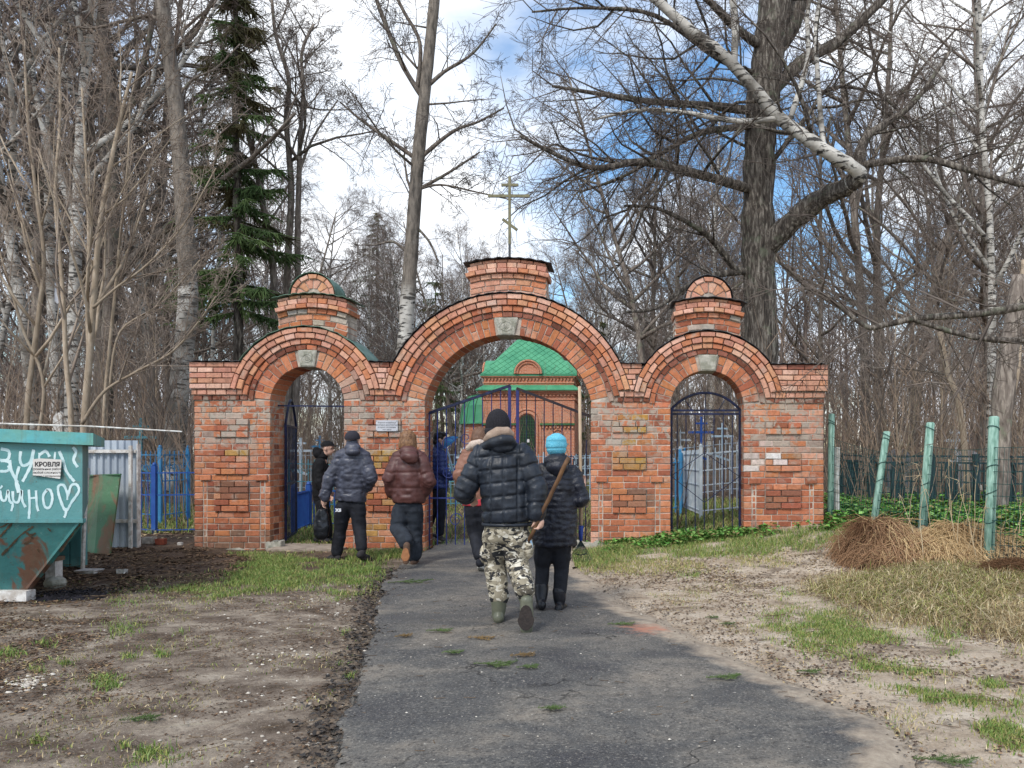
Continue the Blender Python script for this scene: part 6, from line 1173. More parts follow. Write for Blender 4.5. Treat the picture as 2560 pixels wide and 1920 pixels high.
# --- woman in tan jacket, mostly behind the nearest man
def tan_woman():
    Y = 9.25; J = joints(Y, neck=(1196, 1110, .02), chest=(1190, 1155, .03), waist=(1190, 1215, .03), pelvis=(1192, 1265, .03), shL=(1167, 1138, .03), shR=(1222, 1138, .03), elL=(1148, 1190, -.02), wrL=(1156, 1225, .12), cuL=(1153, 1216, .1), elR=(1235, 1192, 0), wrR=(1228, 1222, .15), cuR=(1229, 1216, .1), hipL=(1180, 1272, .03), hipR=(1206, 1272, .03), knL=(1186, 1335, .08), anL=(1200, 1400, -.1), hmL=(1198, 1388, -.06), knR=(1212, 1330, .12), anR=(1214, 1392, .25), hmR=(1214, 1384, .25))
    T = person('woman in tan jacket and black trousers half hidden behind the man in camouflage', (J['anL'].x, Y, 0)); hc = P(1200, 1093, Y + .04)
    inner_body(T, J, [dict(c=J['wrL'], fdir=(.3, .6, -.5), side=1), dict(c=J['wrR'], fdir=(-.3, .6, -.5), side=-1)], hc, (.15, 1, -.05), .95)
    tk = [(P(1192, 1256, Y + .03), .165, .13), (P(1192, 1225, Y + .03), .17, .14), (P(1192, 1185, Y + .03), .18, .15), (P(1192, 1155, Y + .03), .175, .14), (P(1194, 1135, Y + .03), .15, .12), (P(1196, 1124, Y + .03), .1, .09)]
    m = fabric('tan_nylon', srgb('#7d5645'), srgb('#946a58'), .5, 10, .4); jk = jacket(T, J, m, tk[0][0], tk, (.085, .08, .066), True, .013, quilt([(tuple(tk[0][0]), tuple(tk[-1][0]), .2)], .2, .01, .014, None, .007, 5.0)); mb = MB(); mb.tube([P(1170, 1122, Y - .02), P(1182, 1112, Y - .08), P(1200, 1106, Y - .1), P(1216, 1112, Y - .06)], [.04, .05, .05, .04], 10); me = blend(mb, .011, 3); displace(me, lambda co, no: .006 * waves(co, 40, 1)); fin(me, 'fleece_collar', knit('cream_fleece', srgb('#b5a294'), srgb('#cbbaac'), 30), jk)
    mb = MB(); mb.tube([P(1191, 1246, Y + .03), P(1191, 1264, Y + .03)], [(.176, .14), (.172, .138)], 20); me = blend(mb, .012, 2); fin(me, 'red_jumper_hem', fabric('red_knit', srgb('#a82c38'), srgb('#c03a44'), .8), jk)
    trousers(T, J, MAT_DKCLOTH, (.1, .095, .08, .07), .013, .007, 5.0, (.155, .12)); wh = Mt('white_trainer', srgb('#b9b6ae'), srgb('#8e8b84'), 14, .7)
    footwear(T, 'shoe', MAT_DKCLOTH, wh, J['anL'], (.1, .9, -.4), (0, .4, .9), None, .25, .095, .08); footwear(T, 'shoe', MAT_DKCLOTH, wh, J['anR'], (.1, 1, 0), (0, 0, 1), None, .25, .095, .08)
    hr = fabric('light_brown_hair', srgb('#5a4032'), srgb('#7a5c49'), .5, 30, .5); c0 = P(1200, 1090, Y + .03); mb = MB(); mb.ball(c0 + Vector((0, 0, .015)), (.1, .112, .1), 16, 10); mb.tube([c0, c0 + Vector((-.01, -.02, -.06)), c0 + Vector((-.02, -.03, -.1))], [(.1, .11), (.1, .105), (.085, .085)], 16); me = blend(mb, .009, 3); displace(me, lambda co, no: .004 * np.sin(np.arctan2(co[:, 1] - c0.y, co[:, 0] - c0.x) * 40 + 6 * waves(co, 20))); fin(me, 'hair', hr, T)
tan_woman()
# ---------------------------------------------------------------- trees
rnd = random.Random(11)
def bark_mat(name, a, b_, c, sc=5.0, st=(1, 1, .22), coord='obj', bump=.9, lich=None):
    m, t, b = new_mat(name); v = vec_n(t, coord, st); n = noise_n(t, v, sc * 3, 8, .65, .6); col = ramp(t, n, [(.32, a), (.5, b_), (.68, c)])
    if lich: col = mixc(t, ramp(t, noise_n(t, vec_n(t, coord), 3.5, 6, .6), [(.56, 0.0), (.66, .6)]), col, lich)
    oi = N(t, 'ShaderNodeObjectInfo'); col = mixc(t, 1.0, col, ramp(t, oi.outputs['Random'], [(0, .8), (1, 1.2)]), 'MULTIPLY')
    t.links.new(col, b.inputs['Base Color']); b.inputs['Roughness'].default_value = .95; b.inputs['Specular IOR Level'].default_value = .1; bump_n(t, b, n, bump, .05); return m
def birch_mat(name, dirty=.0, coord='obj', zdark=None):
    m, t, b = new_mat(name); v = vec_n(t, coord, (2.2, 2.2, 9)); d = noise_n(t, v, 1.6, 5, .6, .4); g = noise_n(t, vec_n(t, coord), 1.5, 6, .62)
    col = ramp(t, noise_n(t, vec_n(t, coord), 6, 4), [(.3, srgb('#a7a29a')), (.7, srgb('#d5d1c9'))])
    col = mixc(t, ramp(t, d, [(.53, 0.0), (.58, .95)]), col, srgb('#2b2826'))
    col = mixc(t, ramp(t, g, [(.50 - dirty, 0.0), (.66 - dirty, .9)]), col, srgb('#575149'))
    if zdark:
        sp = N(t, 'ShaderNodeSeparateXYZ'); t.links.new(vec_n(t, coord), sp.inputs[0]); ad = N(t, 'ShaderNodeMath', operation='MULTIPLY_ADD'); t.links.new(g, ad.inputs[0]); ad.inputs[1].default_value = 7.0; t.links.new(sp.outputs[2], ad.inputs[2])
        mr = N(t, 'ShaderNodeMapRange'); mr.inputs[1].default_value = zdark + 2.4; mr.inputs[2].default_value = zdark + 4.2; t.links.new(ad.outputs[0], mr.inputs[0]); col = mixc(t, mr.outputs[0], col, ramp(t, noise_n(t, vec_n(t, coord, (3, 3, .7)), 5, 7, .65), [(.35, srgb('#4a443e')), (.6, srgb('#857b70'))]))
    t.links.new(col, b.inputs['Base Color']); b.inputs['Roughness'].default_value = .85; bump_n(t, b, d, .5, .02); return m
def twig_mat(name, a, b_, c=None):
    m, t, b = new_mat(name); v = vec_n(t, 'obj'); col = ramp(t, noise_n(t, v, .9, 3), [(.35, a), (.65, b_)]); oi = N(t, 'ShaderNodeObjectInfo'); col = mixc(t, 1.0, col, ramp(t, oi.outputs['Random'], [(0, (.82, .8, .8)), (1, (1.2, 1.15, 1.1))]), 'MULTIPLY')
    t.links.new(col, b.inputs['Base Color']); b.inputs['Roughness'].default_value = .9; b.inputs['Specular IOR Level'].default_value = .1; return m
BARK = bark_mat('grey_bark', srgb('#4f4741'), srgb('#7a7068'), srgb('#a1978c'), lich=srgb('#7b806c'))
BARK_DK = bark_mat('dark_furrowed_bark', srgb('#2f2b28'), srgb('#59524c'), srgb('#a39b90'), 4.0, (1.6, 1.6, .3), lich=srgb('#6e7462'))
BARK_PALE = bark_mat('pale_sapling_bark', srgb('#8a7b6a'), srgb('#a39380'), srgb('#b8aa98'), 3.0, (1, 1, .4), bump=.3)
BIRCH = birch_mat('birch_bark'); BIRCH_D = birch_mat('dirty_birch_bark', .07); BIRCH_DD = birch_mat('mossy_birch_bark', .1, zdark=5.5); BIRCH_Z = birch_mat('dark_topped_birch_bark', .04, zdark=5.6)
TWIG = twig_mat('brown_twig', srgb('#655c56'), srgb('#8b827b')); TWIG_RED = twig_mat('reddish_birch_twig', srgb('#6b605b'), srgb('#93877f')); TWIG_PALE = twig_mat('pale_twig', srgb('#84786e'), srgb('#a3978b')); TWIG_DK = twig_mat('dark_twig', srgb('#4e4844'), srgb('#736b65'))
class Tree:
    def __init__(s, seed): s.r = random.Random(seed); s.thick = []; s.seg = []
    def rv(s): return Vector((s.r.gauss(0, 1), s.r.gauss(0, 1), s.r.gauss(0, 1)))
    def branch(s, p, d, L, r, lv, K, thick_min=.02):
        n = max(2, min(9, int(L / K['step'][min(lv, len(K['step']) - 1)]))); pts = [p.copy()]; rs = [r]; d = d.normalized(); q = p.copy(); end = max(K['rmin'], r * (.25 if lv else .2))
        for i in range(n):
            d = (d + s.rv() * K['gnarl'][min(lv, len(K['gnarl']) - 1)] + Vector((0, 0, K['trop'][min(lv, len(K['trop']) - 1)]))).normalized(); q = q + d * (L / n); pts.append(q.copy()); rs.append(r + (end - r) * (i + 1) / n)
        s.put(pts, rs, thick_min); s.spawn(pts, rs, L, lv, K, thick_min)
    def put(s, pts, rs, thick_min):
        if rs[0] > thick_min: s.thick.append((pts, rs))
        else:
            for i in range(len(pts) - 1): s.seg.append((*pts[i], *pts[i + 1], rs[i], rs[i + 1]))
    def spawn(s, pts, rs, L, lv, K, thick_min, t0=None, cnt=None):
        if lv >= len(K['n']): return
        a, b_ = K['n'][lv]; cnt = s.r.randint(a, b_) if cnt is None else cnt; m = len(pts) - 1; t0 = K['t0'][lv] if t0 is None else t0
        for c in range(cnt):
            t = t0 + (1 - t0) * ((c + s.r.random()) / cnt); t = min(.999, t); i = min(m - 1, int(t * m)); f = t * m - i; p = pts[i].lerp(pts[i + 1], f); rr = rs[i] + (rs[i + 1] - rs[i]) * f
            ax = (pts[i + 1] - pts[i]).normalized(); o = s.rv(); o = (o - ax * o.dot(ax)).normalized(); an = R(s.r.uniform(*K['ang'][lv])); d = ax * math.cos(an) + o * math.sin(an)
            l2 = L * s.r.uniform(*K['len'][lv]) * (1 - .55 * (t - t0) / max(.05, 1 - t0)); s.branch(p, d, l2, max(K['rmin'], min(rr * .75, l2 * K['fat'] * (1.0, .85, .6, .42, .35)[min(4, lv)])), lv + 1, K, thick_min)
    def thick_mesh(s, name, mat, n=8, knobby=.0):
        mb = MB()
        for pts, rs in s.thick: k = n if rs[0] > .09 else 6 if rs[0] > .04 else 5; mb.tube(pts, [x * (1 + s.r.uniform(-knobby, knobby)) for x in rs], k)
        return mb.mesh(name, mat, True)
    def twig_arr(s): return np.array(s.seg, dtype=np.float64).reshape(-1, 8)
def seg_mesh(name, A, mat, n=3):
    p, q, r0, r1 = A[:, :3], A[:, 3:6], A[:, 6], A[:, 7]; d = q - p; d /= np.linalg.norm(d, axis=1)[:, None] + 1e-9; ref = np.where(np.abs(d[:, 2:3]) > .9, np.array([[1., 0, 0]]), np.array([[0, 0, 1.]])); a = np.cross(d, ref); a /= np.linalg.norm(a, axis=1)[:, None] + 1e-9; b = np.cross(d, a); N_ = len(A); V = np.empty((N_, 2, n, 3))
    for k in range(n):
        c, s_ = math.cos(2 * math.pi * k / n), math.sin(2 * math.pi * k / n); o = a * c + b * s_; V[:, 0, k] = p + o * r0[:, None]; V[:, 1, k] = q + o * r1[:, None]
    base = (np.arange(N_) * 2 * n)[:, None]; F = np.concatenate([np.concatenate([base + k, base + (k + 1) % n, base + n + (k + 1) % n, base + n + k], 1) for k in range(n)], 0)
    return np_mesh(name, V.reshape(-1, 3), F, mat, smooth_=True)
K_DECID = dict(step=(2.2, .9, .5, .4, .3), gnarl=(.05, .14, .2, .22, .25), trop=(.05, .06, .05, .03, .0), n=[(15, 20), (6, 8), (5, 7), (4, 6)], t0=(.28, .25, .2, .15), ang=[(35, 65), (30, 60), (30, 60), (30, 65)], len=[(.26, .40), (.35, .6), (.4, .7), (.45, .8)], fat=.017, rmin=.0045)
K_BIRCH = dict(step=(2.2, .9, .5, .4, .3), gnarl=(.04, .10, .14, .12, .12), trop=(.05, .10, .02, -.12, -.2), n=[(16, 22), (6, 9), (5, 7), (5, 7)], t0=(.3, .2, .2, .15), ang=[(30, 55), (25, 50), (30, 55), (20, 60)], len=[(.22, .34), (.35, .6), (.4, .7), (.5, .9)], fat=.014, rmin=.0042)
K_THICK = dict(step=(.9, .5, .4, .35), gnarl=(.05, .08, .12, .15), trop=(.06, .10, .05, .02), n=[(16, 22), (6, 9), (3, 5)], t0=(.15, .2, .2), ang=[(22, 48), (25, 50), (30, 60)], len=[(.34, .55), (.35, .6), (.4, .7)], fat=.011, rmin=.0045)
def variant(seed, H, r, K, bark, twig, lean=.03):
    T = Tree(seed); T.branch(Vector((0, 0, -.3)), Vector((T.r.uniform(-lean, lean), T.r.uniform(-lean, lean), 1)), H, r, 0, K, .028)
    return T.thick_mesh('trunk', bark), seg_mesh('crown', T.twig_arr(), twig), T
VAR = {}
for i in range(4): VAR['d%d' % i] = variant(100 + i, rnd.uniform(17, 21), .19, K_DECID, BARK, TWIG)[:2]
for i in range(4): VAR['b%d' % i] = variant(200 + i, rnd.uniform(18, 22), .15, K_BIRCH, BIRCH_D if i % 2 else BIRCH, TWIG_RED)[:2]
for i in range(3): VAR['t%d' % i] = variant(300 + i, rnd.uniform(6, 8), .05, K_THICK, BARK_PALE if i < 2 else BARK, TWIG_PALE if i < 2 else TWIG)[:2]
def plant(key, x, y, s, rz, label, group, name='bare_tree', cat='tree', lean=(0, 0)):
    o = thing(name, label, cat, (x, y, gz(x, y) - .05), group, rz); o.scale = (s, s, s); o.rotation_euler = (lean[0], lean[1], rz)
    for me in VAR[key]: c = bpy.data.objects.new(me.name.split('.')[0], me); COL.objects.link(c); c.parent = o
    return o
def wood():
    side = lambda px: 'left of the gateway' if px < 480 else 'beyond the left arch' if px < 900 else 'around the chapel' if px < 1560 else 'beyond the right arch' if px < 2080 else 'right of the gateway'
    spots = []
    def add(n, p0, p1, y0, y1, keys, s0, s1):
        for i in range(n):
            for _ in range(30):
                px = rnd.uniform(p0, p1); y = rnd.uniform(y0, y1); x = (px - CX) / FPX * y
                if all((x - a) ** 2 + (y - b_) ** 2 > 1.2 for a, b_, *_ in spots) and not (-8.6 < x < -1.6 and 38 < y < 47): break
            spots.append((x, y, rnd.choice(keys), rnd.uniform(s0, s1), px))
    D, B = ['d0', 'd1', 'd2', 'd3'], ['b0', 'b1', 'b2', 'b3']
    add(13, -60, 420, 16.5, 34, D + B[:2], .85, 1.15); add(7, 380, 700, 28, 46, D + B, .75, 1.0)
    add(12, 700, 1560, 48, 62, B + D[:2], .72, .95); add(12, 700, 1560, 60, 80, B + D, .85, 1.1); add(7, 640, 1150, 34, 46, B, .6, .72)
    add(11, 1560, 2080, 26, 50, D + B, .72, .95); add(13, 2080, 2620, 17, 38, D + B[:3], .75, 1.0)
    ORD = 'first second third fourth fifth sixth seventh eighth ninth tenth eleventh twelfth thirteenth fourteenth fifteenth sixteenth seventeenth eighteenth nineteenth twentieth'.split()
    def ranked(L, kind_of):
        L = sorted(L, key=lambda q: q[-1]); cnt = {}
        for q in L:
            key = (kind_of(q), side(q[-1])); cnt[key] = cnt.get(key, 0) + 1; yield q, ORD[min(19, cnt[key] - 1)]
    for (x, y, k, s, px), od in ranked(spots, lambda q: q[2][0]):
        bi = k[0] == 'b'; plant(k, x, y, s, rnd.uniform(0, 6.28), ('bare pale-trunked birch ' if bi else 'bare grey-barked tree ') + side(px) + ', ' + od + ' of them from the left', ('birches ' if bi else 'grey-barked trees ') + side(px), 'birch_tree' if bi else 'bare_tree')
    th = []
    for p0, p1, y0, y1, n in ((380, 480, 15, 20, 3), (2080, 2400, 15, 22, 7), (2400, 2600, 16, 22, 3), (1640, 1880, 22, 30, 5), (0, 340, 15, 21, 3), (700, 1000, 26, 36, 5)):
        for i in range(n): px = rnd.uniform(p0, p1); y = rnd.uniform(y0, y1); th.append(((px - CX) / FPX * y, y, px))
    for (x, y, px), od in ranked(th, lambda q: 't'): plant(rnd.choice(['t0', 't1', 't2']), x, y, rnd.uniform(.55, .95), rnd.uniform(0, 6.28), 'thin many-branched sapling ' + side(px) + ', ' + od + ' of them from the left', 'saplings ' + side(px), 'sapling', 'sapling')
wood()
def far_wood():
    """the distant wood, one brown mass"""
    segs = []
    for v in range(5):
        T = Tree(400 + v); K = dict(K_BIRCH if v % 2 else K_DECID); K['n'] = [(15, 18), (5, 7), (4, 5)]; K['rmin'] = .013; T.branch(Vector((0, 0, -.3)), Vector((0, 0, 1)), 18, .15, 0, K, 0.0)
        for pts, rs in T.thick:
            for i in range(len(pts) - 1): T.seg.append((*pts[i], *pts[i + 1], rs[i], rs[i + 1]))
        segs.append(T.twig_arr())
    out = []
    for i in range(270):
        px = rnd.uniform(-150, 2700); y = rnd.uniform(62, 120) if 650 < px < 1600 else rnd.uniform(40, 100); x = (px - CX) / FPX * y; A = segs[rnd.randrange(5)].copy(); s = rnd.uniform(.65, 1.0); c, sn = math.cos(i * 1.7), math.sin(i * 1.7)
        for o in (0, 3): X, Y_ = A[:, o].copy(), A[:, o + 1].copy(); A[:, o] = (X * c - Y_ * sn) * s + x; A[:, o + 1] = (X * sn + Y_ * c) * s + y; A[:, o + 2] = A[:, o + 2] * s + gz(x, y)
        A[:, 6:] *= s; out.append(A)
    br = []
    for i in range(3800):                                     # tall brush closing the view between the far trunks
        px = rnd.uniform(-150, 2700); y = rnd.uniform(48, 100); x = (px - CX) / FPX * y; p = Vector((x, y, gz(x, y) - .1)); d = Vector((rnd.gauss(0, .12), 0, 1)).normalized(); h = rnd.uniform(2.0, 6.5); r = rnd.uniform(.02, .05)
        for k in range(3):
            q = p + d * h / 3; br.append((*p, *q, r, r * .7)); r *= .7
            for _ in range(2): e = (d + Vector((rnd.gauss(0, .5), 0, .3))).normalized(); br.append((*q, *(q + e * h * rnd.uniform(.15, .35)), r * .7, r * .4))
            p = q; d = (d + Vector((rnd.gauss(0, .12), 0, 0))).normalized()
    out.append(np.array(br))
    tag(link('far_wood', seg_mesh('far_wood', np.concatenate(out), TWIG_RED)), 'distant bare wood rising behind the cemetery', 'wood', kind='stuff')
    # undergrowth: upright leafless stems and fallen stalks
    S_ = []
    for i in range(2600):
        px = rnd.uniform(-100, 2660); y = 13.2 + 40 * rnd.random() ** 1.3
        if 880 < px < 1560 and y < 24: continue
        x = (px - CX) / FPX * y
        if -9 < x < -1.2 and 30 < y < 47: continue
        if 640 < px < 880 and y < 20 and rnd.random() < .9: continue
        if 1640 < px < 1880 and y < 21 and rnd.random() < .8: continue
        z = gz(x, y); h = rnd.uniform(.6, 2.6) * (1 + y * .02); p = Vector((x, y, z - .05)); d = Vector((rnd.gauss(0, .18), rnd.gauss(0, .18), 1)).normalized(); r = rnd.uniform(.004, .009) * (1 + y * .02); n = 4
        for k in range(n):
            q = p + d * (h / n); S_.append((*p, *q, r * (1 - k / n * .6), r * (1 - (k + 1) / n * .6)))
            if k:
                for _ in range(2): e = (d + Vector((rnd.gauss(0, .6), rnd.gauss(0, .6), .2))).normalized(); S_.append((*q, *(q + e * h * rnd.uniform(.15, .35)), r * .6, r * .3))
            p = q; d = (d + Vector((rnd.gauss(0, .1), rnd.gauss(0, .1), .02))).normalized()
    tag(link('undergrowth', seg_mesh('undergrowth', np.array(S_), twig_mat('dry_undergrowth', srgb('#75665a'), srgb('#9c8a79')))), 'leafless brown undergrowth beneath the trees', 'undergrowth', kind='stuff')
far_wood()
K_HERO = dict(step=(1, .6, .45, .35, .3), gnarl=(.1, .2, .24, .26, .26), trop=(.03, .03, .0, -.08, -.16), n=[(6, 8), (6, 8), (5, 7), (5, 7)], t0=(.15, .15, .15, .15), ang=[(35, 70), (30, 65), (30, 65), (25, 65)], len=[(.3, .5), (.35, .6), (.4, .7), (.5, .9)], fat=.016, rmin=.004)
def hero(name, label, Y, limbs, seed, K=K_HERO, twig=TWIG_DK, cat='tree', n=10, knob=.06, tmin=.018):
    """limbs: (part, material, [(px, py, dy)...], width px at start, at end, branch count, first t, level)"""
    T = Tree(seed); first = P(limbs[0][2][0][0], limbs[0][2][0][1], Y); base = Vector((first.x, Y, gz(first.x, Y))); root = thing(name, label, cat, base); by = {}
    prev = []
    for part, mat, pts, w0, w1, cnt, t0, lv in limbs:
        ctl = [tuple(P(a[0], a[1], Y + (a[2] if len(a) > 2 else 0)) - base) for a in pts]
        if prev:
            q0 = Vector(ctl[0]); near = min(prev, key=lambda v: (v - q0).length)
            if .02 < (near - q0).length < .7: ctl[0] = tuple(near)
        c = curve(ctl, 5); prev += [Vector(v) for v in c]; pv = [Vector(q) for q in c]; m = len(pv); k = Y / FPX / 2
        rs = [max(.004, (w0 + (w1 - w0) * i / (m - 1)) * k) for i in range(m)]; by.setdefault((part, mat.name), (mat, MB()))[1].tube(pv, [r * (1 + T.r.uniform(-knob, knob)) for r in rs], n if w0 > 14 else 7)
        L = sum((pv[i + 1] - pv[i]).length for i in range(m - 1)); T.spawn(pv, rs, min(L, 7.0), lv, K, tmin, t0, int(cnt * (1.45 if seed == 51 else 1.15)))
    for (part, _), (mat, mb) in by.items(): o = mb.build(part, mat, None, True); o.parent = root
    
    if len(T.thick) < 9:
        for pts, rs in T.thick:
            for i in range(len(pts) - 1): T.seg.append((*pts[i], *pts[i + 1], rs[i], rs[i + 1]))
    else: tag(link('branches', T.thick_mesh('branches', BARK if limbs[0][1].name.find('birch') >= 0 else limbs[0][1], 6), root, False), kind='stuff')
    o = link('crown', seg_mesh('crown', T.twig_arr(), twig), root, False); return root
TR, LB = 'trunk', 'limb'
hero('old_birch_tree', 'massive old tree with dark furrowed trunk and one white slanting limb behind the right arch', 16.0, [(TR, BARK_DK, [(1905, 1290), (1905, 1000), (1902, 800), (1895, 600), (1897, 450), (1905, 280), (1922, 130), (1945, -40)], 82, 78, 4, .5, 0),
    (TR, BARK_DK, [(1925, 140), (1975, 60, .2), (2010, -60, .3)], 60, 50, 3, .3, 1),
    (LB, BARK_DK, [(1935, 640), (1985, 550, -.4), (2060, 492, -.8), (2115, 468, -1.1), (2150, 442, -1.35)], 58, 36, 5, .2, 1), (LB, BARK_DK, [(2115, 395, -1.1), (2160, 350, -1.1), (2210, 312, -1.0), (2290, 250, -.8), (2380, 120, -.6)], 26, 8, 7, .2, 1), (LB, BARK_DK, [(2140, 402, -1.2), (2300, 396, -1.6), (2420, 425, -2.0), (2560, 462, -2.4), (2680, 470, -2.6)], 18, 9, 9, .1, 1),
    (LB, BARK_DK, [(1885, 470), (1800, 450, -.6), (1700, 425, -1.2), (1600, 405, -1.8), (1500, 420, -2.2), (1420, 400, -2.6), (1300, 340, -3.0)], 26, 6, 14, .15, 1), (LB, BARK_DK, [(1880, 285), (1780, 265, -.5), (1640, 255, -1.2), (1500, 235, -1.8), (1380, 215, -2.2)], 24, 5, 11, .15, 1), (LB, BARK_DK, [(1880, 320), (1760, 330, -.8), (1660, 380, -1.2), (1560, 440, -1.6), (1450, 480, -2)], 18, 4, 9, .2, 1),
    (LB, BARK_DK, [(1885, 130), (1840, 70, -.5), (1770, 0, -1), (1690, -60, -1.5)], 24, 12, 6, .2, 1), (LB, BARK_DK, [(1935, 240), (2010, 150, .3), (2100, 100, .6), (2215, -10, .8)], 36, 22, 6, .3, 1), (LB, BARK_DK, [(1890, 690), (1800, 685, -.3), (1720, 715, -.6), (1640, 770, -.8), (1560, 780, -1)], 20, 4, 8, .2, 1), (LB, BARK_DK, [(1845, 670, -.4), (1780, 600, -.6), (1725, 560, -.9), (1640, 520, -1.3), (1560, 515, -1.6)], 18, 5, 9, .1, 1),
    (LB, BARK_DK, [(1935, 440), (2010, 300, .5), (2080, 220, .8), (2200, 240, 1.2), (2300, 330, 1.5)], 14, 5, 8, .3, 1), (LB, BARK_DK, [(1890, 200), (1800, 150, -.3), (1640, 40, -.8), (1480, 20, -1.3), (1330, 30, -1.7)], 16, 4, 12, .1, 1),
    ('white_limb', BIRCH, [(2120, 465, -1.15), (2149, 440, -1.36), (2128, 416, -1.5), (2060, 375, -1.6), (1950, 295, -1.6), (1880, 215, -1.6), (1800, 130, -1.7), (1720, 70, -1.8), (1620, -20, -1.9)], 36, 20, 8, .35, 1), ('white_limb', BIRCH, [(1842, 165, -1.65), (1838, 100, -1.6), (1835, 30, -1.6), (1825, -40, -1.6)], 18, 14, 5, .2, 1), ('white_limb', BIRCH, [(2065, 372, -1.6), (2050, 270, -1.5), (2042, 150, -1.5), (2040, 60, -1.4), (2055, -30, -1.4)], 13, 8, 8, .1, 1), ('white_limb', BIRCH, [(1945, 300, -1.6), (1850, 303, -1.8), (1700, 280, -2), (1600, 275, -2.2), (1480, 300, -2.4)], 14, 5, 10, .2, 1), ('white_limb', BIRCH, [(1975, 312, -1.6), (2000, 220, -1.5), (2020, 140, -1.4), (2018, 40, -1.4), (2030, -30, -1.4)], 14, 9, 6, .2, 1)], 51, dict(K_HERO), TWIG_DK, n=14, knob=.09)
hero('tall_birch', 'tall birch with white-patched lower trunk rising between the left and middle arches', 18.5, [(TR, BIRCH_Z, [(1000, 1290), (1008, 960), (1016, 800), (1030, 600), (1045, 400), (1060, 250), (1075, 110), (1090, -40)], 42, 26, 6, .45, 0), (LB, BARK, [(1045, 240), (1010, 170), (975, 90), (945, 10), (930, -40)], 14, 9, 7, .2, 1), (LB, BARK, [(1050, 210), (1050, 110), (1010, 30), (980, -30)], 11, 7, 5, .2, 1), (LB, BARK, [(1072, 210), (1110, 180), (1160, 150), (1195, 120), (1240, 60)], 11, 4, 9, .2, 1), (LB, BARK, [(1060, 388), (1110, 345), (1150, 320), (1195, 305), (1260, 270)], 12, 4, 9, .2, 1), (LB, BARK, [(1025, 400), (980, 355), (930, 320), (890, 290), (850, 255)], 12, 4, 10, .2, 1), (LB, BARK, [(1050, 485), (1090, 450), (1140, 420), (1200, 380)], 10, 4, 8, .2, 1), (LB, BARK, [(1035, 465), (1100, 462), (1190, 480), (1280, 500)], 7, 3, 8, .2, 1), (LB, BARK, [(1010, 630), (985, 605), (940, 612), (905, 612)], 9, 3, 5, .2, 1), (LB, BARK, [(1040, 570), (1070, 600), (1090, 640), (1095, 655)], 8, 3, 3, .3, 1)], 53, dict(K_HERO, trop=(.03, .03, -.02, -.12, -.2)), TWIG_DK)
hero('mossy_birch', 'stout birch with mossy upper trunk standing just left of the gateway', 17.0, [(TR, BIRCH_DD, [(430, 1230), (445, 1000), (470, 760), (462, 560), (450, 380), (435, 220), (412, 60), (400, -40)], 50, 30, 5, .45, 0), (LB, BARK, [(420, 60), (370, 40), (300, 55), (230, 70), (150, 60)], 12, 4, 12, .1, 1), (LB, BARK, [(440, 240), (480, 200), (540, 170), (600, 110)], 7, 3, 6, .2, 1)], 54, dict(K_HERO), TWIG)
hero('leaning_grey_tree', 'slim grey trunk leaning left between the spruce and the left dome', 20.0, [(TR, BARK, [(700, 1250), (690, 900), (684, 690), (665, 560), (640, 420), (610, 300), (570, 190), (545, 60)], 20, 8, 8, .4, 0)], 55, dict(K_HERO), TWIG)
hero('forked_grey_tree', 'two-stemmed grey tree with wide bare crown behind the left dome', 21.0, [(TR, BARK, [(722, 1250), (720, 900), (718, 690), (728, 480), (716, 300), (722, 200), (690, 90), (680, 0)], 22, 7, 8, .4, 0), (TR, BARK, [(742, 1250), (745, 900), (744, 600), (748, 430), (750, 350), (758, 230), (755, 130), (785, 60)], 18, 6, 8, .45, 0), (LB, BARK, [(752, 420), (775, 360), (810, 300), (845, 250)], 8, 3, 7, .2, 1), (LB, BARK, [(728, 400), (745, 330), (770, 260)], 6, 3, 6, .2, 1)], 56, dict(K_HERO, trop=(.04, .06, .03, .0, -.03)), TWIG)
hero('slim_birch', 'slim white birch slanting up to the right across the spruce', 20.5, [(TR, BIRCH, [(520, 1250), (535, 800), (548, 560), (480, 420), (520, 230), (555, 90), (600, -20)][0:3] + [(500, 330), (545, 170), (605, -20)], 10, 6, 6, .5, 1)], 57, K_BIRCH, TWIG_RED)
hero('broken_grey_tree', 'split dead trunk with torn bark at the right edge behind the mesh fence', 13.2, [(TR, BARK, [(2492, 1290), (2500, 1100), (2512, 950), (2530, 830), (2552, 690)], 54, 44, 2, .8, 1), (TR, BARK_PALE, [(2538, 1080), (2540, 940), (2548, 800), (2560, 650)], 18, 12, 0, .8, 2)], 58, dict(K_HERO), TWIG, n=12, knob=.1, tmin=.09)
hero('snapped_tree', 'snapped leaning tree with splintered top right of the gateway', 15.0, [(TR, BARK_PALE, [(2420, 1290), (2408, 1080), (2390, 985), (2372, 945), (2362, 900), (2350, 830)], 16, 14, 6, .3, 1), (LB, BARK, [(2370, 940), (2290, 925), (2210, 920), (2120, 915)], 5, 2, 5, .2, 1), (LB, BARK, [(2385, 960), (2440, 930), (2500, 890), (2540, 850)], 5, 2, 5, .2, 1)], 59, dict(K_HERO), TWIG, tmin=.09)
hero('mossy_bough', 'thick mossy bough reaching in low from the right edge over the fence', 10.6, [(LB, BARK_DK, [(2700, 740), (2560, 765), (2440, 785), (2300, 795), (2220, 810), (2170, 818), (2110, 775), (2060, 735), (2010, 720)], 22, 7, 12, .1, 1), (LB, BARK_DK, [(2290, 800), (2380, 830), (2470, 848), (2560, 852), (2700, 850)], 12, 18, 6, .1, 1)], 60, dict(K_HERO, trop=(.03, .08, .05, .0, 0)), TWIG_DK, 'bough', n=12, knob=.1)
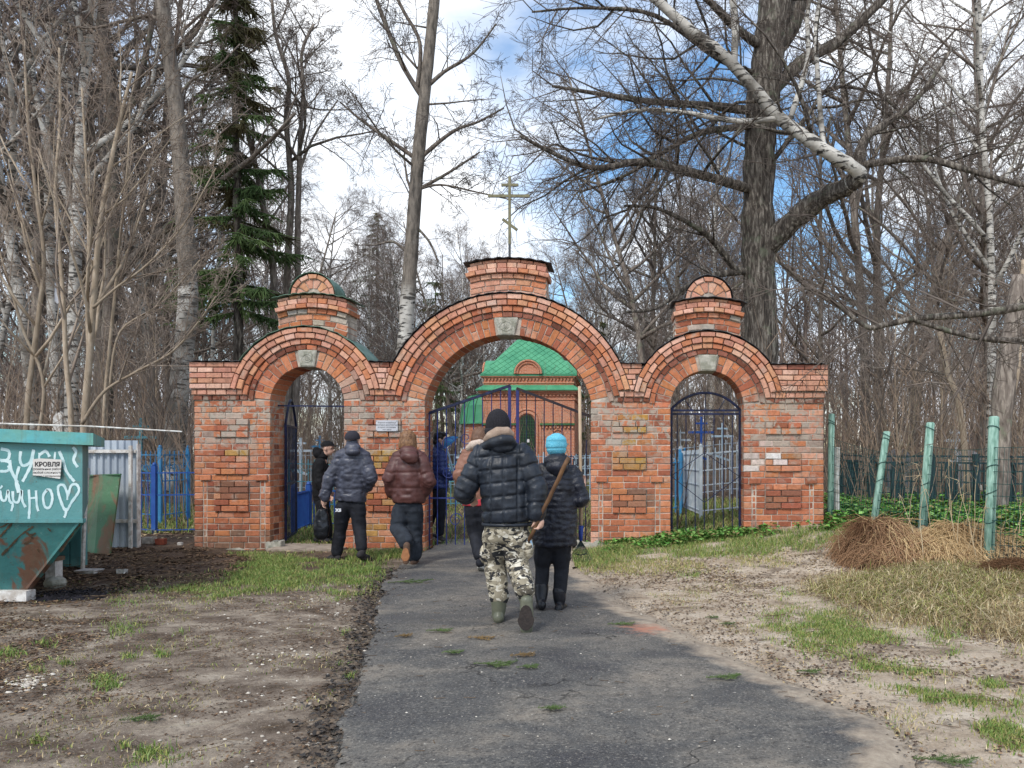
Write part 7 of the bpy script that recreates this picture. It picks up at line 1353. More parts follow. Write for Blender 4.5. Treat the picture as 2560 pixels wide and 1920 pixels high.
K_SAP = dict(step=(.7, .5, .4, .3), gnarl=(.04, .06, .1, .12), trop=(.05, .10, .06, .03), n=[(8, 10), (5, 6), (3, 5), (2, 4)], t0=(.2, .2, .2, .2), ang=[(20, 45), (25, 45), (30, 55), (30, 60)], len=[(.35, .55), (.35, .6), (.4, .7), (.5, .8)], fat=.010, rmin=.004)
for i, (lb, Y, st) in enumerate((('pale double-stemmed sapling behind the container, leaning slightly right', 13.2, [([(205, 1250), (212, 1050), (225, 880), (238, 700), (250, 560), (275, 420), (300, 300), (330, 180)], 19, 6), ([(222, 900), (218, 750), (222, 600), (215, 400), (205, 220)], 10, 5)]), ('pale curved sapling behind the container, left of the double one', 13.6, [([(180, 1250), (178, 1050), (165, 900), (160, 780), (150, 640), (138, 480), (150, 300), (148, 120)], 14, 5)]), ('thin tall sapling between the pale saplings and the stout birch', 13.9, [([(252, 1250), (262, 1000), (285, 760), (300, 600), (320, 400), (325, 250)], 9, 4)]), ('low fanning sapling leaning right across the stout birch', 13.0, [([(205, 1060), (260, 980), (340, 930), (430, 880), (500, 800), (540, 740)], 9, 3), ([(232, 770), (290, 720), (370, 660), (460, 560), (540, 420)], 7, 3), ([(225, 900), (300, 830), (400, 760), (500, 650)], 6, 3)]), ('leaning bushy sapling at the far left edge', 14.0, [([(60, 1250), (70, 1000), (95, 800), (110, 650), (90, 480), (70, 300), (60, 100)], 14, 5), ([(120, 1250), (110, 980), (60, 830), (20, 700), (-20, 560)], 9, 4)]))):
    hero('pale_sapling', lb, Y, [(TR, BARK_PALE, pts, w0, w1, 10, .22, 0) for pts, w0, w1 in st], 70 + i, K_SAP, TWIG_PALE, 'sapling', knob=.03)
# ---------------------------------------------------------------- spruces
NEEDLE = twig_mat('spruce_needles', srgb('#3d5233'), srgb('#5f7349')); NEEDLE_B = twig_mat('spruce_needles_brown', srgb('#4d5138'), srgb('#736b4f'))
def spruce(label, px, Y, top_py, low_py, wmax, seed, gap=.25, dens=1.0):
    r = random.Random(seed); c = P(px, 1130, Y); z0 = gz(c.x, Y); H = P(px, top_py, Y).z - z0; zl = P(px, low_py, Y).z - z0; T = thing('spruce_tree', label, 'tree', (c.x, Y, z0)); S_ = []; Sb = []
    tk = MB().tube([(0, 0, -.2), (.05, 0, H * .4), (-.05, 0, H * .8), (0, 0, H)], [.02 * H / 1.6, .013 * H / 1.6, .006 * H, .01], 8).build('trunk', BARK_DK, None, True); tk.parent = T; z = zl; br = MB()
    while z < H - .1:
        f = (z - zl) / (H - zl); Lb = wmax * (1 - f) ** .75 * r.uniform(.55, 1.05) + .25
        for k in range(r.randint(3, 5)):
            if r.random() < gap: continue
            a = r.uniform(0, 6.28); d = Vector((math.cos(a), math.sin(a), r.uniform(-.35, .05))); p = Vector((0, 0, z + r.uniform(-.2, .2))); n = max(3, int(Lb / .28)); pts = [p.copy()]
            for i in range(n): d = (d + Vector((r.gauss(0, .06), r.gauss(0, .06), -.05 + .16 * i / n))).normalized(); p = p + d * (Lb / n); pts.append(p.copy())
            br.tube(pts, [.02 * (1 - i / (n + 1)) + .005 for i in range(n + 1)], 4); tgt = S_ if r.random() < .8 - .5 * f else Sb
            for i in range(1, n + 1):
                for _ in range(int(13 * dens)):
                    q = pts[i - 1].lerp(pts[i], r.random()); e = Vector((r.gauss(0, .45), r.gauss(0, .45), -abs(r.gauss(.55, .4)))).normalized() + d * .4; l = r.uniform(.12, .4); tgt.append((*q, *(q + e * l), .02, .007))
        z += r.uniform(.25, .5)
    b = br.build('branches', BARK_DK, None, True); b.parent = T; link('crown', seg_mesh('crown', np.array(S_), NEEDLE), T, False)
    if Sb: link('browning_crown', seg_mesh('browning_crown', np.array(Sb), NEEDLE_B), T, False)
spruce('tall ragged dark green spruce standing behind the left arch', 592, 19.2, -60, 760, 1.6, 81, .08, 2.2); spruce('small dark spruce deep in the wood left of the chapel', 1090, 52, 690, 1080, 2.6, 82, .2, 1.0); spruce('distant pointed pine rising above the wood left of the tall birch', 945, 60, 530, 760, 2.4, 83, .25, .9); spruce('dark spruce behind the right end of the chapel', 1500, 47, 800, 1090, 2.0, 84, .2, .9)
# ---------------------------------------------------------------- grass, leaves, litter
gr = np.random.RandomState(5)
def to_px(x, y, z): return CX + FPX * x / y, CY - FPX * (z - CH) / y
def inside(poly, X, Y):
    r = np.zeros(len(X), bool); n = len(poly)
    for i in range(n):
        (xa, ya), (xb, yb) = poly[i], poly[(i + 1) % n]; k = ((ya > Y) != (yb > Y)) & (X < (xb - xa) * (Y - ya) / ((yb - ya) or 1e-9) + xa); r ^= k
    return r
def nz2(x, y, s, o=0.0):
    """smooth lattice noise in [-1, 1]"""
    x = x * s + o * 17.3; y = y * s - o * 9.1; i = np.floor(x); j = np.floor(y); u = x - i; v = y - j; u = u * u * (3 - 2 * u); v = v * v * (3 - 2 * v)
    h = lambda a, b_: (np.sin(a * 127.1 + b_ * 311.7) * 43758.5453) % 1.0
    return ((h(i, j) * (1 - u) + h(i + 1, j) * u) * (1 - v) + (h(i, j + 1) * (1 - u) + h(i + 1, j + 1) * u) * v) * 2 - 1
def sample(poly, n, ymax=16.0, fuzz=0.0, fs=1.5, thr=-9, seed=0.0):
    """ground points whose picture falls in a pixel polygon; fuzz ruffles its outline, thr thins it with noise"""
    xs = [p[0] for p in poly]; ys = [p[1] for p in poly]; out = np.zeros((0, 2)); tries = 0
    y0 = CH * FPX / max(60, (max(ys) + 20 - CY)); y1 = min(ymax, CH * FPX / max(40, min(ys) - 20 - CY) * 1.25); x0 = min((min(xs) - 60 - CX) / FPX * y0, (min(xs) - 60 - CX) / FPX * y1); x1 = max((max(xs) + 60 - CX) / FPX * y0, (max(xs) + 60 - CX) / FPX * y1)
    while len(out) < n and tries < 14:
        k = max(2000, n * 2); X = gr.uniform(x0, x1, k); Y = gr.uniform(y0, y1, k); Z = gza(X, Y); px, py = to_px(X, Y, Z)
        if fuzz: px = px + fuzz * (nz2(X, Y, fs, seed) + .5 * nz2(X, Y, fs * 3.3, seed + 2)) + gr.normal(0, fuzz * .5, len(X)); py = py + fuzz * .45 * (nz2(X, Y, fs, seed + 7) + .5 * nz2(X, Y, fs * 3.3, seed + 4)) + gr.normal(0, fuzz * .26, len(X))
        ok = inside(poly, px, py)
        if thr > -5: ok &= nz2(X, Y, 2.3, seed + 3) + .5 * nz2(X, Y, 7, seed + 5) > thr + gr.uniform(-.45, .45, len(X))
        out = np.concatenate([out, np.stack([X[ok], Y[ok]], 1)]); tries += 1
    return out[:n]
def on_path(P_):
    e = np.array([path_edges(y) for y in P_[:, 1]]).reshape(-1, 2); return (P_[:, 0] > e[:, 0]) & (P_[:, 0] < e[:, 1])
def blades(P_, h, w_, cols, lean=.5, z=None, droop=.5, zoff=0.0):
    """two-piece bent blades; cols list of linear colours"""
    n = len(P_); Z = gza(P_[:, 0], P_[:, 1]) + zoff if z is None else z; H = gr.uniform(h[0], h[1], n); a = gr.uniform(0, 6.283, n); l = gr.uniform(0, lean, n) * H; dx, dy = np.cos(a) * l, np.sin(a) * l; b = gr.uniform(0, 6.283, n); W = gr.uniform(.6, 1.2, n) * w_; wx, wy = np.cos(b) * W, np.sin(b) * W
    B = np.stack([P_[:, 0], P_[:, 1], Z], 1); o = np.stack([wx, wy, 0 * wx], 1); M_ = B + np.stack([dx * .4, dy * .4, H * .6], 1); T_ = B + np.stack([dx * (1 + droop), dy * (1 + droop), H * (1 - .5 * droop * l / np.maximum(H, 1e-6))], 1)
    V = np.stack([B - o, B + o, M_ + o * .7, M_ - o * .7, T_ + o * .12, T_ - o * .12], 1).reshape(-1, 3); i = np.arange(n) * 6; F = np.concatenate([np.stack([i, i + 1, i + 2, i + 3], 1), np.stack([i + 3, i + 2, i + 4, i + 5], 1)]); C = np.array(cols)[gr.randint(0, len(cols), n)] * gr.uniform(.75, 1.2, n)[:, None]; return V, F, np.concatenate([C, C])
def flakes(P_, s, cols, zoff=.004, curl=.6, z=None, aspect=1.6):
    """curled dead leaves lying about"""
    n = len(P_); Z = (gza(P_[:, 0], P_[:, 1]) if z is None else z) + zoff; a = gr.uniform(0, 6.283, n); S_ = gr.uniform(s[0], s[1], n); u = np.stack([np.cos(a), np.sin(a), gr.uniform(-curl, curl, n) * .5], 1) * S_[:, None]; v = np.stack([-np.sin(a), np.cos(a), gr.uniform(-curl, curl, n) * .5], 1) * S_[:, None] / aspect; B = np.stack([P_[:, 0], P_[:, 1], Z + S_ * .15], 1)
    up = np.zeros((n, 3)); up[:, 2] = S_ * gr.uniform(.1, .5, n) * curl
    V = np.stack([B - u, B - v + up, B + u, B + v + up], 1).reshape(-1, 3); i = np.arange(n) * 4; F = np.stack([i, i + 1, i + 2, i + 3], 1); C = np.array(cols)[gr.randint(0, len(cols), n)] * gr.uniform(.7, 1.25, n)[:, None]; return V, F, C
def leaf_mat(name, rough=.75):
    m, t, b = new_mat(name); a = N(t, 'ShaderNodeAttribute', attribute_name='Col'); t.links.new(a.outputs['Color'], b.inputs['Base Color']); b.inputs['Roughness'].default_value = rough; b.inputs['Specular IOR Level'].default_value = .2; b.inputs['Subsurface Weight'].default_value = 0.0; return m
MAT_LEAF = leaf_mat('leaf_cover')
def emit(name, parts, label, cat):
    V = []; F = []; C = []; o = 0
    for v, f, c in parts: V.append(v); F.append(f + o); C.append(c); o += len(v)
    tag(link(name, np_mesh(name, np.concatenate(V), np.concatenate(F), MAT_LEAF, np.concatenate(C))), label, cat, kind='stuff')
G = [srgb(h) for h in ('#5c7838', '#6b8740', '#77914a', '#869b57', '#526c30', '#8f9d63')]; G_Y = [srgb(h) for h in ('#8d9450', '#a3a060', '#7d8a48', '#b0a772', '#958a5c')]; DRY = [srgb(h) for h in ('#b59f78', '#c6b48e', '#a18a66', '#d0c19e', '#8f7857')]; DEAD = [srgb(h) for h in ('#5d4838', '#6f5743', '#4a392d', '#80674f', '#937a60', '#3c2f27')]
def grass():
    L = []
    def patch(poly, n, h, w_, cols, thr=-9, fuzz=30, lean=.7, keep_path=False, ymax=16, seed=0.0, fs=1.5):
        p = sample(poly, n, ymax, fuzz, fs, thr, seed)
        if not keep_path and len(p): p = p[~on_path(p)]
        if len(p): L.append(blades(p, h, w_, cols, lean))
    patch([(560, 1376), (700, 1388), (860, 1398), (960, 1398), (962, 1440), (920, 1486), (800, 1478), (640, 1500), (340, 1500), (420, 1465), (600, 1440), (660, 1405)], 13000, (.015, .055), .004, G + G_Y, .05, 40, seed=1)
    patch([(640, 1400), (960, 1402), (960, 1450), (760, 1470), (560, 1455)], 7000, (.02, .06), .004, G + G_Y[:2], .0, 30, seed=9)
    patch([(985, 1372), (1075, 1374), (1260, 1374), (1260, 1398), (1080, 1404), (980, 1392)], 3500, (.02, .07), .004, G + G_Y, -.1, 14, seed=2)
    patch([(870, 1378), (1000, 1380), (1000, 1398), (870, 1398)], 1500, (.04, .1), .004, G + G_Y, -.2, 10, seed=22)
    patch([(1440, 1384), (1640, 1362), (1760, 1352), (2060, 1318), (2180, 1330), (2120, 1372), (1900, 1385), (1700, 1402), (1440, 1420)], 17000, (.02, .08), .004, G + G_Y, -.2, 18, seed=3)
    patch([(1440, 1400), (1700, 1396), (1980, 1380), (1980, 1410), (1650, 1428), (1440, 1432)], 5000, (.015, .05), .004, G_Y + DRY[:2], -.05, 24, seed=4)
    patch([(1900, 1545), (2060, 1540), (2200, 1585), (2230, 1625), (2060, 1628), (1930, 1580)], 9000, (.012, .04), .0035, G + G_Y, -.12, 44, seed=5)
    patch([(2160, 1652), (2330, 1680), (2560, 1740), (2570, 1800), (2420, 1770), (2230, 1715)], 9000, (.012, .04), .0035, G + G_Y, -.12, 46, seed=6)
    patch([(2440, 1820), (2580, 1800), (2580, 1900), (2470, 1870)], 3500, (.012, .04), .0035, G + G_Y, -.1, 30, seed=7)
    for i, (px, py, r, n) in enumerate(((310, 1573, 40, 700), (352, 1568, 16, 250), (385, 1635, 26, 300), (405, 1637, 14, 200), (120, 1612, 22, 350), (325, 1648, 20, 300), (255, 1708, 34, 500), (160, 1660, 18, 260), (90, 1685, 18, 260), (55, 1783, 18, 260), (395, 1897, 48, 1000), (100, 1850, 20, 260), (145, 1880, 24, 300), (300, 1862, 14, 200), (10, 1635, 30, 500), (850, 1668, 14, 220), (870, 1700, 12, 160), (860, 1580, 18, 200), (1415, 1610, 10, 80), (2370, 1590, 46, 700), (2490, 1710, 26, 300), (2330, 1745, 18, 200), (460, 1590, 16, 180), (300, 1510, 24, 300), (340, 1492, 30, 500), (2390, 1640, 20, 200), (1960, 1485, 18, 160), (2090, 1480, 22, 200), (1720, 1440, 26, 200), (2300, 1690, 26, 260))):
        patch([(px - r, py - r * .35), (px + r, py - r * .35), (px + r, py + r * .35), (px - r, py + r * .35)], n, (.012, .05), .0035, G + G_Y[:3], -.15, r * .8, .9, seed=30 + i, fs=4)
    patch([(0, 1440), (960, 1440), (830, 1920), (0, 1920)], 5000, (.01, .03), .003, G_Y + DRY + G[:1], .15, 0, 1.2, seed=60)
    patch([(1500, 1440), (2560, 1500), (2560, 1920), (2300, 1920), (1800, 1560)], 5000, (.01, .03), .003, G_Y + DRY + G[:1], .15, 0, 1.2, seed=61)
    # among the graves beyond the arches
    for poly, n in (([(690, 1260), (890, 1260), (890, 1375), (690, 1375)], 9000), ([(1060, 1200), (1480, 1200), (1480, 1372), (1060, 1372)], 16000), ([(1660, 1250), (1880, 1250), (1880, 1346), (1660, 1346)], 9000), ([(330, 1260), (490, 1260), (490, 1335), (330, 1335)], 4500)):
        p = sample(poly, n, 34, 0); p = p[p[:, 1] > GY + .3]; L.append(blades(p, (.03, .11), .007, G_Y + G + DRY[:1], .9))
    emit('grass', L, 'short spring grass at the foot of the gateway and on the verges', 'grass')
grass()
def herbs():
    """broad-leaved ground cover: rosettes of leaves"""
    L = []
    def patch(poly, n, s, h, ymax, fuzz, thr=-.2, seed=0.0, ymin=0):
        p = sample(poly, n, ymax, fuzz, 1.5, thr, seed); p = p[p[:, 1] > ymin]; z = gza(p[:, 0], p[:, 1]) + gr.uniform(.01, h, len(p)); L.append(flakes(p, s, [srgb(q) for q in ('#4f7f34', '#5f913f', '#6da04b', '#41702d', '#85ad60', '#375f22', '#7d8a4a', '#8a7a52')], 0, .9, z, 1.3)); L.append(blades(p[::2], (.04, h * 1.3), .005, G[:2], .5))
    patch([(1660, 1344), (1760, 1340), (1880, 1328), (2060, 1300), (2180, 1310), (2130, 1340), (1960, 1352), (1880, 1362), (1700, 1372)], 3600, (.014, .04), .10, 12, 22, .0, 1)
    patch([(1640, 1330), (1720, 1336), (1760, 1360), (1650, 1368)], 700, (.015, .045), .13, 12, 10, -.4, 2)
    patch([(1470, 1352), (1660, 1350), (1660, 1378), (1470, 1385)], 1500, (.015, .035), .08, 12, 10, -.1, 4)
    patch([(2070, 1255), (2560, 1250), (2600, 1420), (2500, 1400), (2330, 1330), (2180, 1320), (2080, 1315)], 15000, (.025, .06), .20, 17, 20, -.45, 3)
    patch([(2330, 1300), (2600, 1300), (2600, 1420), (2400, 1390)], 5000, (.025, .055), .22, 12, 20, -.6, 5)
    emit('ground_elder', L, 'fresh green leafy ground cover along the wall and behind the mesh fence', 'ground cover')
herbs()
def litter():
    L = []
    def leaves(poly, n, s, cols, thr=-9, seed=0.0, ymax=16, fuzz=25):
        p = sample(poly, n, ymax, fuzz, 1.5, thr, seed)
        if len(p): L.append(flakes(p, s, cols)); 
    leaves([(-40, 1380), (500, 1365), (640, 1400), (560, 1450), (300, 1500), (-40, 1520)], 9000, (.01, .032), DEAD, -.2, 1)
    leaves([(-40, 1500), (960, 1440), (820, 1920), (-40, 1920)], 9000, (.004, .013), DEAD + DEAD[:3], .05, 2)
    leaves([(-40, 1540), (300, 1540), (260, 1760), (-40, 1800)], 3200, (.006, .018), DEAD + DEAD[:3] + DRY[2:3], -.05, 3)
    leaves([(1450, 1420), (2560, 1440), (2560, 1920), (2300, 1920), (1850, 1640), (1560, 1500)], 8000, (.005, .017), DEAD + DRY[:1], .05, 4)
    leaves([(1640, 1380), (2150, 1370), (2150, 1500), (1640, 1450)], 3000, (.008, .02), DEAD + DRY, -.05, 5)
    leaves([(830, 1440), (1500, 1440), (2280, 1920), (700, 1920)], 1500, (.004, .012), DEAD + [srgb('#d5cfc4')], .1, 6)
    leaves([(690, 1250), (890, 1250), (890, 1375), (690, 1375)], 1500, (.015, .04), DEAD + DRY[:2], -9, 7, 30); leaves([(1660, 1250), (1880, 1250), (1880, 1346), (1660, 1346)], 2500, (.015, .04), DEAD + DRY[:2], -9, 8, 30); leaves([(330, 1280), (500, 1280), (500, 1350), (330, 1350)], 1500, (.015, .04), DEAD + DRY[:2], -9, 9, 30)
    emit('leaf_litter', L, 'dead leaves, twigs and crumbs of bark scattered over the bare earth', 'leaf litter')
    # lying twigs and straw
    S_ = []
    for poly, n, l, r in (([(-40, 1380), (560, 1370), (560, 1500), (-40, 1520)], 260, (.08, .4), .004), ([(0, 1500), (940, 1450), (820, 1920), (0, 1920)], 420, (.03, .16), .0022), ([(1500, 1420), (2560, 1450), (2560, 1900), (1900, 1620)], 300, (.03, .2), .0025), ([(900, 1450), (1500, 1450), (2200, 1900), (760, 1900)], 90, (.02, .08), .0022)):
        for x, y in sample(poly, n, 14, 0):
            a = rnd.uniform(0, 6.28); L_ = rnd.uniform(*l); z = gz(x, y) + .012; p = Vector((x, y, z + .015)); 
            for k in range(3): q = p + Vector((math.cos(a), math.sin(a), rnd.uniform(-.08, .1))) * L_ / 3; S_.append((*p, *q, r, r * .8)); p = q; a += rnd.uniform(-.5, .5)
    tag(link('fallen_twigs', seg_mesh('fallen_twigs', np.array(S_), twig_mat('fallen_twig', srgb('#54453a'), srgb('#8a7863')))), 'thin fallen twigs lying on the earth', 'twigs', kind='stuff')
    # stones
    V = []; F = []; C = []; o = 0; ico = [(-1, -1, 0), (1, -1, 0), (1, 1, 0), (-1, 1, 0), (-.5, -.6, .8), (.6, -.5, .9), (.5, .6, .7), (-.6, .5, .8)]; fc = [(0, 1, 5, 4), (1, 2, 6, 5), (2, 3, 7, 6), (3, 0, 4, 7), (4, 5, 6, 7)]
    for poly, n, s in (([(640, 1500), (930, 1480), (880, 1700), (820, 1920), (480, 1920), (600, 1700)], 260, (.003, .012)), ([(0, 1500), (700, 1500), (600, 1920), (0, 1920)], 110, (.003, .010)), ([(1500, 1430), (2500, 1480), (2500, 1850), (1900, 1600)], 150, (.003, .010)), ([(960, 1450), (1480, 1450), (2200, 1900), (760, 1900)], 110, (.003, .007)), ([(5, 1700), (90, 1698), (95, 1722), (5, 1722)], 90, (.006, .016))):
        for x, y in sample(poly, n, 14, 30):
            q = rnd.uniform(*s); a = rnd.uniform(0, 6.28); z = gz(x, y) + (.024 if path_edges(y)[0] < x < path_edges(y)[1] else .004); c = srgb(rnd.choice(['#b3aa9d', '#a1988c', '#c5bcae', '#8d847a', '#d2cabd']))
            for vx, vy, vz in ico: k = rnd.uniform(.75, 1.2); V.append((x + q * k * (vx * math.cos(a) - vy * math.sin(a)), y + q * k * .8 * (vx * math.sin(a) + vy * math.cos(a)), z + q * vz * .8 * k - .002))
            F += [tuple(i + o for i in f) for f in fc]; C += [c] * 5; o += 8
    tag(link('gravel_chips', np_mesh('gravel_chips', V, np.array(F), MAT_LEAF, np.array(C))), 'pale stone chips scattered along the edge of the asphalt', 'gravel', kind='stuff')
litter()
def crumbs():
    Y = gr.uniform(3.2, 9.5, 2600) ; l = np.array([path_edges(y)[0] for y in Y]); X = l + gr.normal(-.03, .09, len(Y)); v, f, c = flakes(np.stack([X, Y], 1), (.006, .026), [srgb('#3d3a38'), srgb('#4d4844'), srgb('#5a4f45'), srgb('#6b5d4f'), srgb('#2f2c2b')], .012, .9)
    Y = gr.uniform(3.0, 9.0, 1500); r_ = np.array([path_edges(y)[1] for y in Y]); X = r_ + gr.normal(-.1, .25, len(Y)); v2, f2, c2 = flakes(np.stack([X, Y], 1), (.004, .014), [srgb('#6b6258'), srgb('#8f8375'), srgb('#4d4843'), srgb('#a89b8a')], .014, .8)
    emit('asphalt_crumbs', [(v, f, c), (v2, f2, c2)], 'crumbs of broken asphalt and earth along the edges of the path', 'crumbs')
crumbs()
def dry_grass():
    L = []; D2 = DRY + DRY + [srgb('#8a8a4c'), srgb('#9c9a5e')]
    p = sample([(2200, 1400), (2330, 1360), (2480, 1430), (2600, 1440), (2600, 1600), (2420, 1560), (2240, 1540), (2120, 1500), (2060, 1480), (2160, 1440)], 15000, 11, 40, 1.5, -.35, 1.0); L.append(blades(p, (.04, .17), .0045, D2 + G_Y, 2.2, droop=1.2))
    p = sample([(2060, 1460), (2600, 1500), (2600, 1640), (2350, 1590), (2150, 1550)], 5000, 11, 30, 1.5, -.1, 2.0); L.append(blades(p, (.02, .08), .004, D2 + DEAD[:3], 1.6))
    p = sample([(2480, 1520), (2600, 1520), (2600, 1620), (2500, 1590)], 3000, 11, 20, 1.5, -.6, 3.0); L.append(blades(p, (.05, .16), .004, DRY, 1.4, droop=.9))
    # tall dry stalks along the fence
    S_ = []
    for px, py, h, ln in ((2330, 1400, 1.1, -.05), (2345, 1400, .9, .12), (2290, 1380, .8, .05), (2430, 1440, 1.15, .02), (2445, 1440, 1.0, -.2), (2405, 1430, 1.0, .03), (2415, 1420, .7, .1), (2370, 1410, 1.0, .1), (2395, 1420, .8, -.08), (2500, 1440, .5, .05), (2520, 1445, .6, .3), (2385, 1400, 1.2, .06), (2455, 1430, .9, -.03), (2310, 1370, .9, -.1), (2540, 1450, .7, .2), (2100, 1400, .4, .05), (2280, 1385, 1.0, -.2), (2000, 1370, .3, .05)):
        Y = 8.9 + rnd.uniform(-.4, .5); p = P(px, py, Y); p.z = gz(p.x, Y); d = Vector((ln, rnd.uniform(-.1, .1), 1)).normalized(); n = 6
        for k in range(n): q = p + d * h / n; S_.append((*p, *q, .006 * (1 - k * .1), .006 * (1 - k * .1 - .1))); p = q; d = (d + Vector((rnd.gauss(0, .1), rnd.gauss(0, .1), -.06 * k * rnd.random()))).normalized()
        for _ in range(4): S_.append((*p, *(p + Vector((rnd.gauss(0, .05), rnd.gauss(0, .05), rnd.uniform(-.1, .05)))), .003, .002))
    tag(link('dry_stalks', seg_mesh('dry_stalks', np.array(S_), twig_mat('straw', srgb('#bfa987'), srgb('#d6c6a6')))), 'tall bleached dry stalks standing along the mesh fence', 'stalks', kind='stuff')
    emit('dry_grass', L, 'flattened straw-coloured grass on the bank below the mesh fence', 'dry grass')
    # heap of raked brush: a mound with a hanging thatch
    T = thing('brush_heap', 'shaggy heap of raked brown grass and twigs before the leaning fence post', 'heap', (P(2180, 1420, 9.2).x, 9.2, 0)); c = P(2210, 1402, 9.2); zb = gz(c.x, c.y)
    def hill(x, y):
        k = 1 + .35 * mnoise.noise(Vector((x * 2.3, y * 2.3, 5))) + .18 * mnoise.noise(Vector((x * 6, y * 6, 2)))
        return k * (.40 * math.exp(-(abs(x - c.x + .08) / .30) ** 3 - ((y - c.y) / .38) ** 2) + .24 * math.exp(-((x - c.x - .75) / .5) ** 2 - ((y - c.y + .1) / .45) ** 2) + .2 * math.exp(-((x - c.x - 1.35) / .4) ** 2 - ((y - c.y + .3) / .35) ** 2))
    V = []; nx = 40; g_ = np.linspace(-1.2, 1.9, nx); h_ = np.linspace(-1.1, 1.1, nx)
    for y in h_:
        for x in g_: V.append((c.x + x, c.y + y, gz(c.x + x, c.y + y) - .02 + hill(c.x + x, c.y + y) * (.9 + .15 * mnoise.noise(Vector((x * 6, y * 6, 1))))))
    i = (np.arange(nx - 1)[:, None] * nx + np.arange(nx - 1)[None, :]).ravel(); link('mound', np_mesh('mound', V, np.stack([i, i + 1, i + nx + 1, i + nx], 1), Mt('heap_soil', srgb('#4d3d30'), srgb('#6b5642'), 9, .95, bump=.8, bdist=.03), smooth_=True), T)
    S_ = []; 
    for k in range(9000):
        x = c.x + gr.normal(.2, .55); y = c.y + gr.normal(-.05, .38); hh = hill(x, y)
        if hh < .05: continue
        z = gz(x, y) + hh; e = .05; gx = (hill(x + e, y) - hill(x - e, y)) / (2 * e); gy_ = (hill(x, y + e) - hill(x, y - e)) / (2 * e); d = Vector((-gx + gr.normal(0, .9), -gy_ + gr.normal(0, .9) - .15, 0)); d = d.normalized() if d.length > .01 else Vector((1, 0, 0)); l = gr.uniform(.1, .42); sl = gx * d.x + gy_ * d.y
        p = Vector((x, y, z + gr.uniform(0, .03))); q = p + (d * 1.0 + Vector((0, 0, min(.5, sl * .8 + gr.uniform(.0, .9))))) * l * .5; r_ = q + (d + Vector((0, 0, sl - gr.uniform(.0, 1.0)))) * l * .5; w_ = gr.uniform(.0022, .005); S_.append((*p, *q, w_, w_ * .9)); S_.append((*q, *r_, w_ * .9, w_ * .5))
    for k in range(140):
        x = c.x + gr.normal(.25, .5); y = c.y + gr.normal(-.1, .3); hh = hill(x, y)
        if hh < .06: continue
        d = Vector((gr.normal(0, 1), gr.normal(0, 1), gr.normal(.2, .35))).normalized(); p = Vector((x, y, gz(x, y) + hh + .03)); l = gr.uniform(.15, .5); q = p + d * l * .5; e = (d + Vector((gr.normal(0, .3), gr.normal(0, .3), -.3))).normalized(); w_ = gr.uniform(.004, .009); S_.append((*p, *q, w_, w_ * .8)); S_.append((*q, *(q + e * l * .5), w_ * .8, w_ * .4))
    A = np.array(S_); br = A[:, 0] + np.repeat(gr.normal(0, .28, len(A) // 2), 2) < c.x + .16; o1 = link('thatch', seg_mesh('thatch', A[br], twig_mat('brown_thatch', srgb('#6b503c'), srgb('#a5866a'))), T); tag(o1, kind='stuff'); o2 = link('straw_thatch', seg_mesh('straw_thatch', A[~br], twig_mat('straw_thatch', srgb('#a58a68'), srgb('#c8b088'))), T); tag(o2, kind='stuff')
    # smaller brown clump by the last post
    S_ = []; c2 = P(2530, 1470, 8.1); z2 = gz(c2.x, c2.y)
    for k in range(3500):
        x = c2.x + gr.normal(0, .3); y = c2.y + gr.normal(0, .16); r2 = ((x - c2.x) / .45) ** 2 + ((y - c2.y) / .3) ** 2
        if r2 > 1: continue
        p = Vector((x, y, gz(x, y) + .16 * (1 - r2))); d = Vector((gr.normal(0, .7) + (x - c2.x), -.5 + gr.normal(0, .4), gr.uniform(-.7, .5))); S_.append((*p, *(p + d * gr.uniform(.04, .12)), .003, .0015))
    tag(link('brown_clump', seg_mesh('brown_clump', np.array(S_), twig_mat('clump_thatch', srgb('#5a4333'), srgb('#7d6149')))), 'dark brown clump of dead grass at the foot of the nearest green post', 'clump')
    # coal-black ash by the container
    V = []; c3 = P(185, 1490, 7.6); nx = 26
    for y in np.linspace(-.28, .28, nx):
        for x in np.linspace(-.42, .5, nx): rr = (x / .45) ** 2 + (y / .26) ** 2; V.append((c3.x + x, c3.y + y, gz(c3.x + x, c3.y + y) - .03 + .085 * max(0, 1 - rr) ** .7 + .02 * mnoise.noise(Vector((x * 14, y * 14, 0)))))
    i = (np.arange(nx - 1)[:, None] * nx + np.arange(nx - 1)[None, :]).ravel(); T = thing('ash_heap', 'low heap of black ash beside the container', 'ash heap', c3); link('heap', np_mesh('heap', V, np.stack([i, i + 1, i + nx + 1, i + nx], 1), Mt('black_ash', srgb('#1d1c1f'), srgb('#35323a'), 20, .9, bump=1, bdist=.04), smooth_=True), T)
    pp = np.stack([c3.x + gr.normal(.03, .22, 700), c3.y + gr.normal(0, .12, 700)], 1); v, f, cc = flakes(pp, (.006, .02), [srgb('#1b1a1d'), srgb('#2c2a30'), srgb('#141416')], .05, .9); tag(link('cinders', np_mesh('cinders', v, f, MAT_LEAF, cc), T), kind='stuff')
dry_grass()
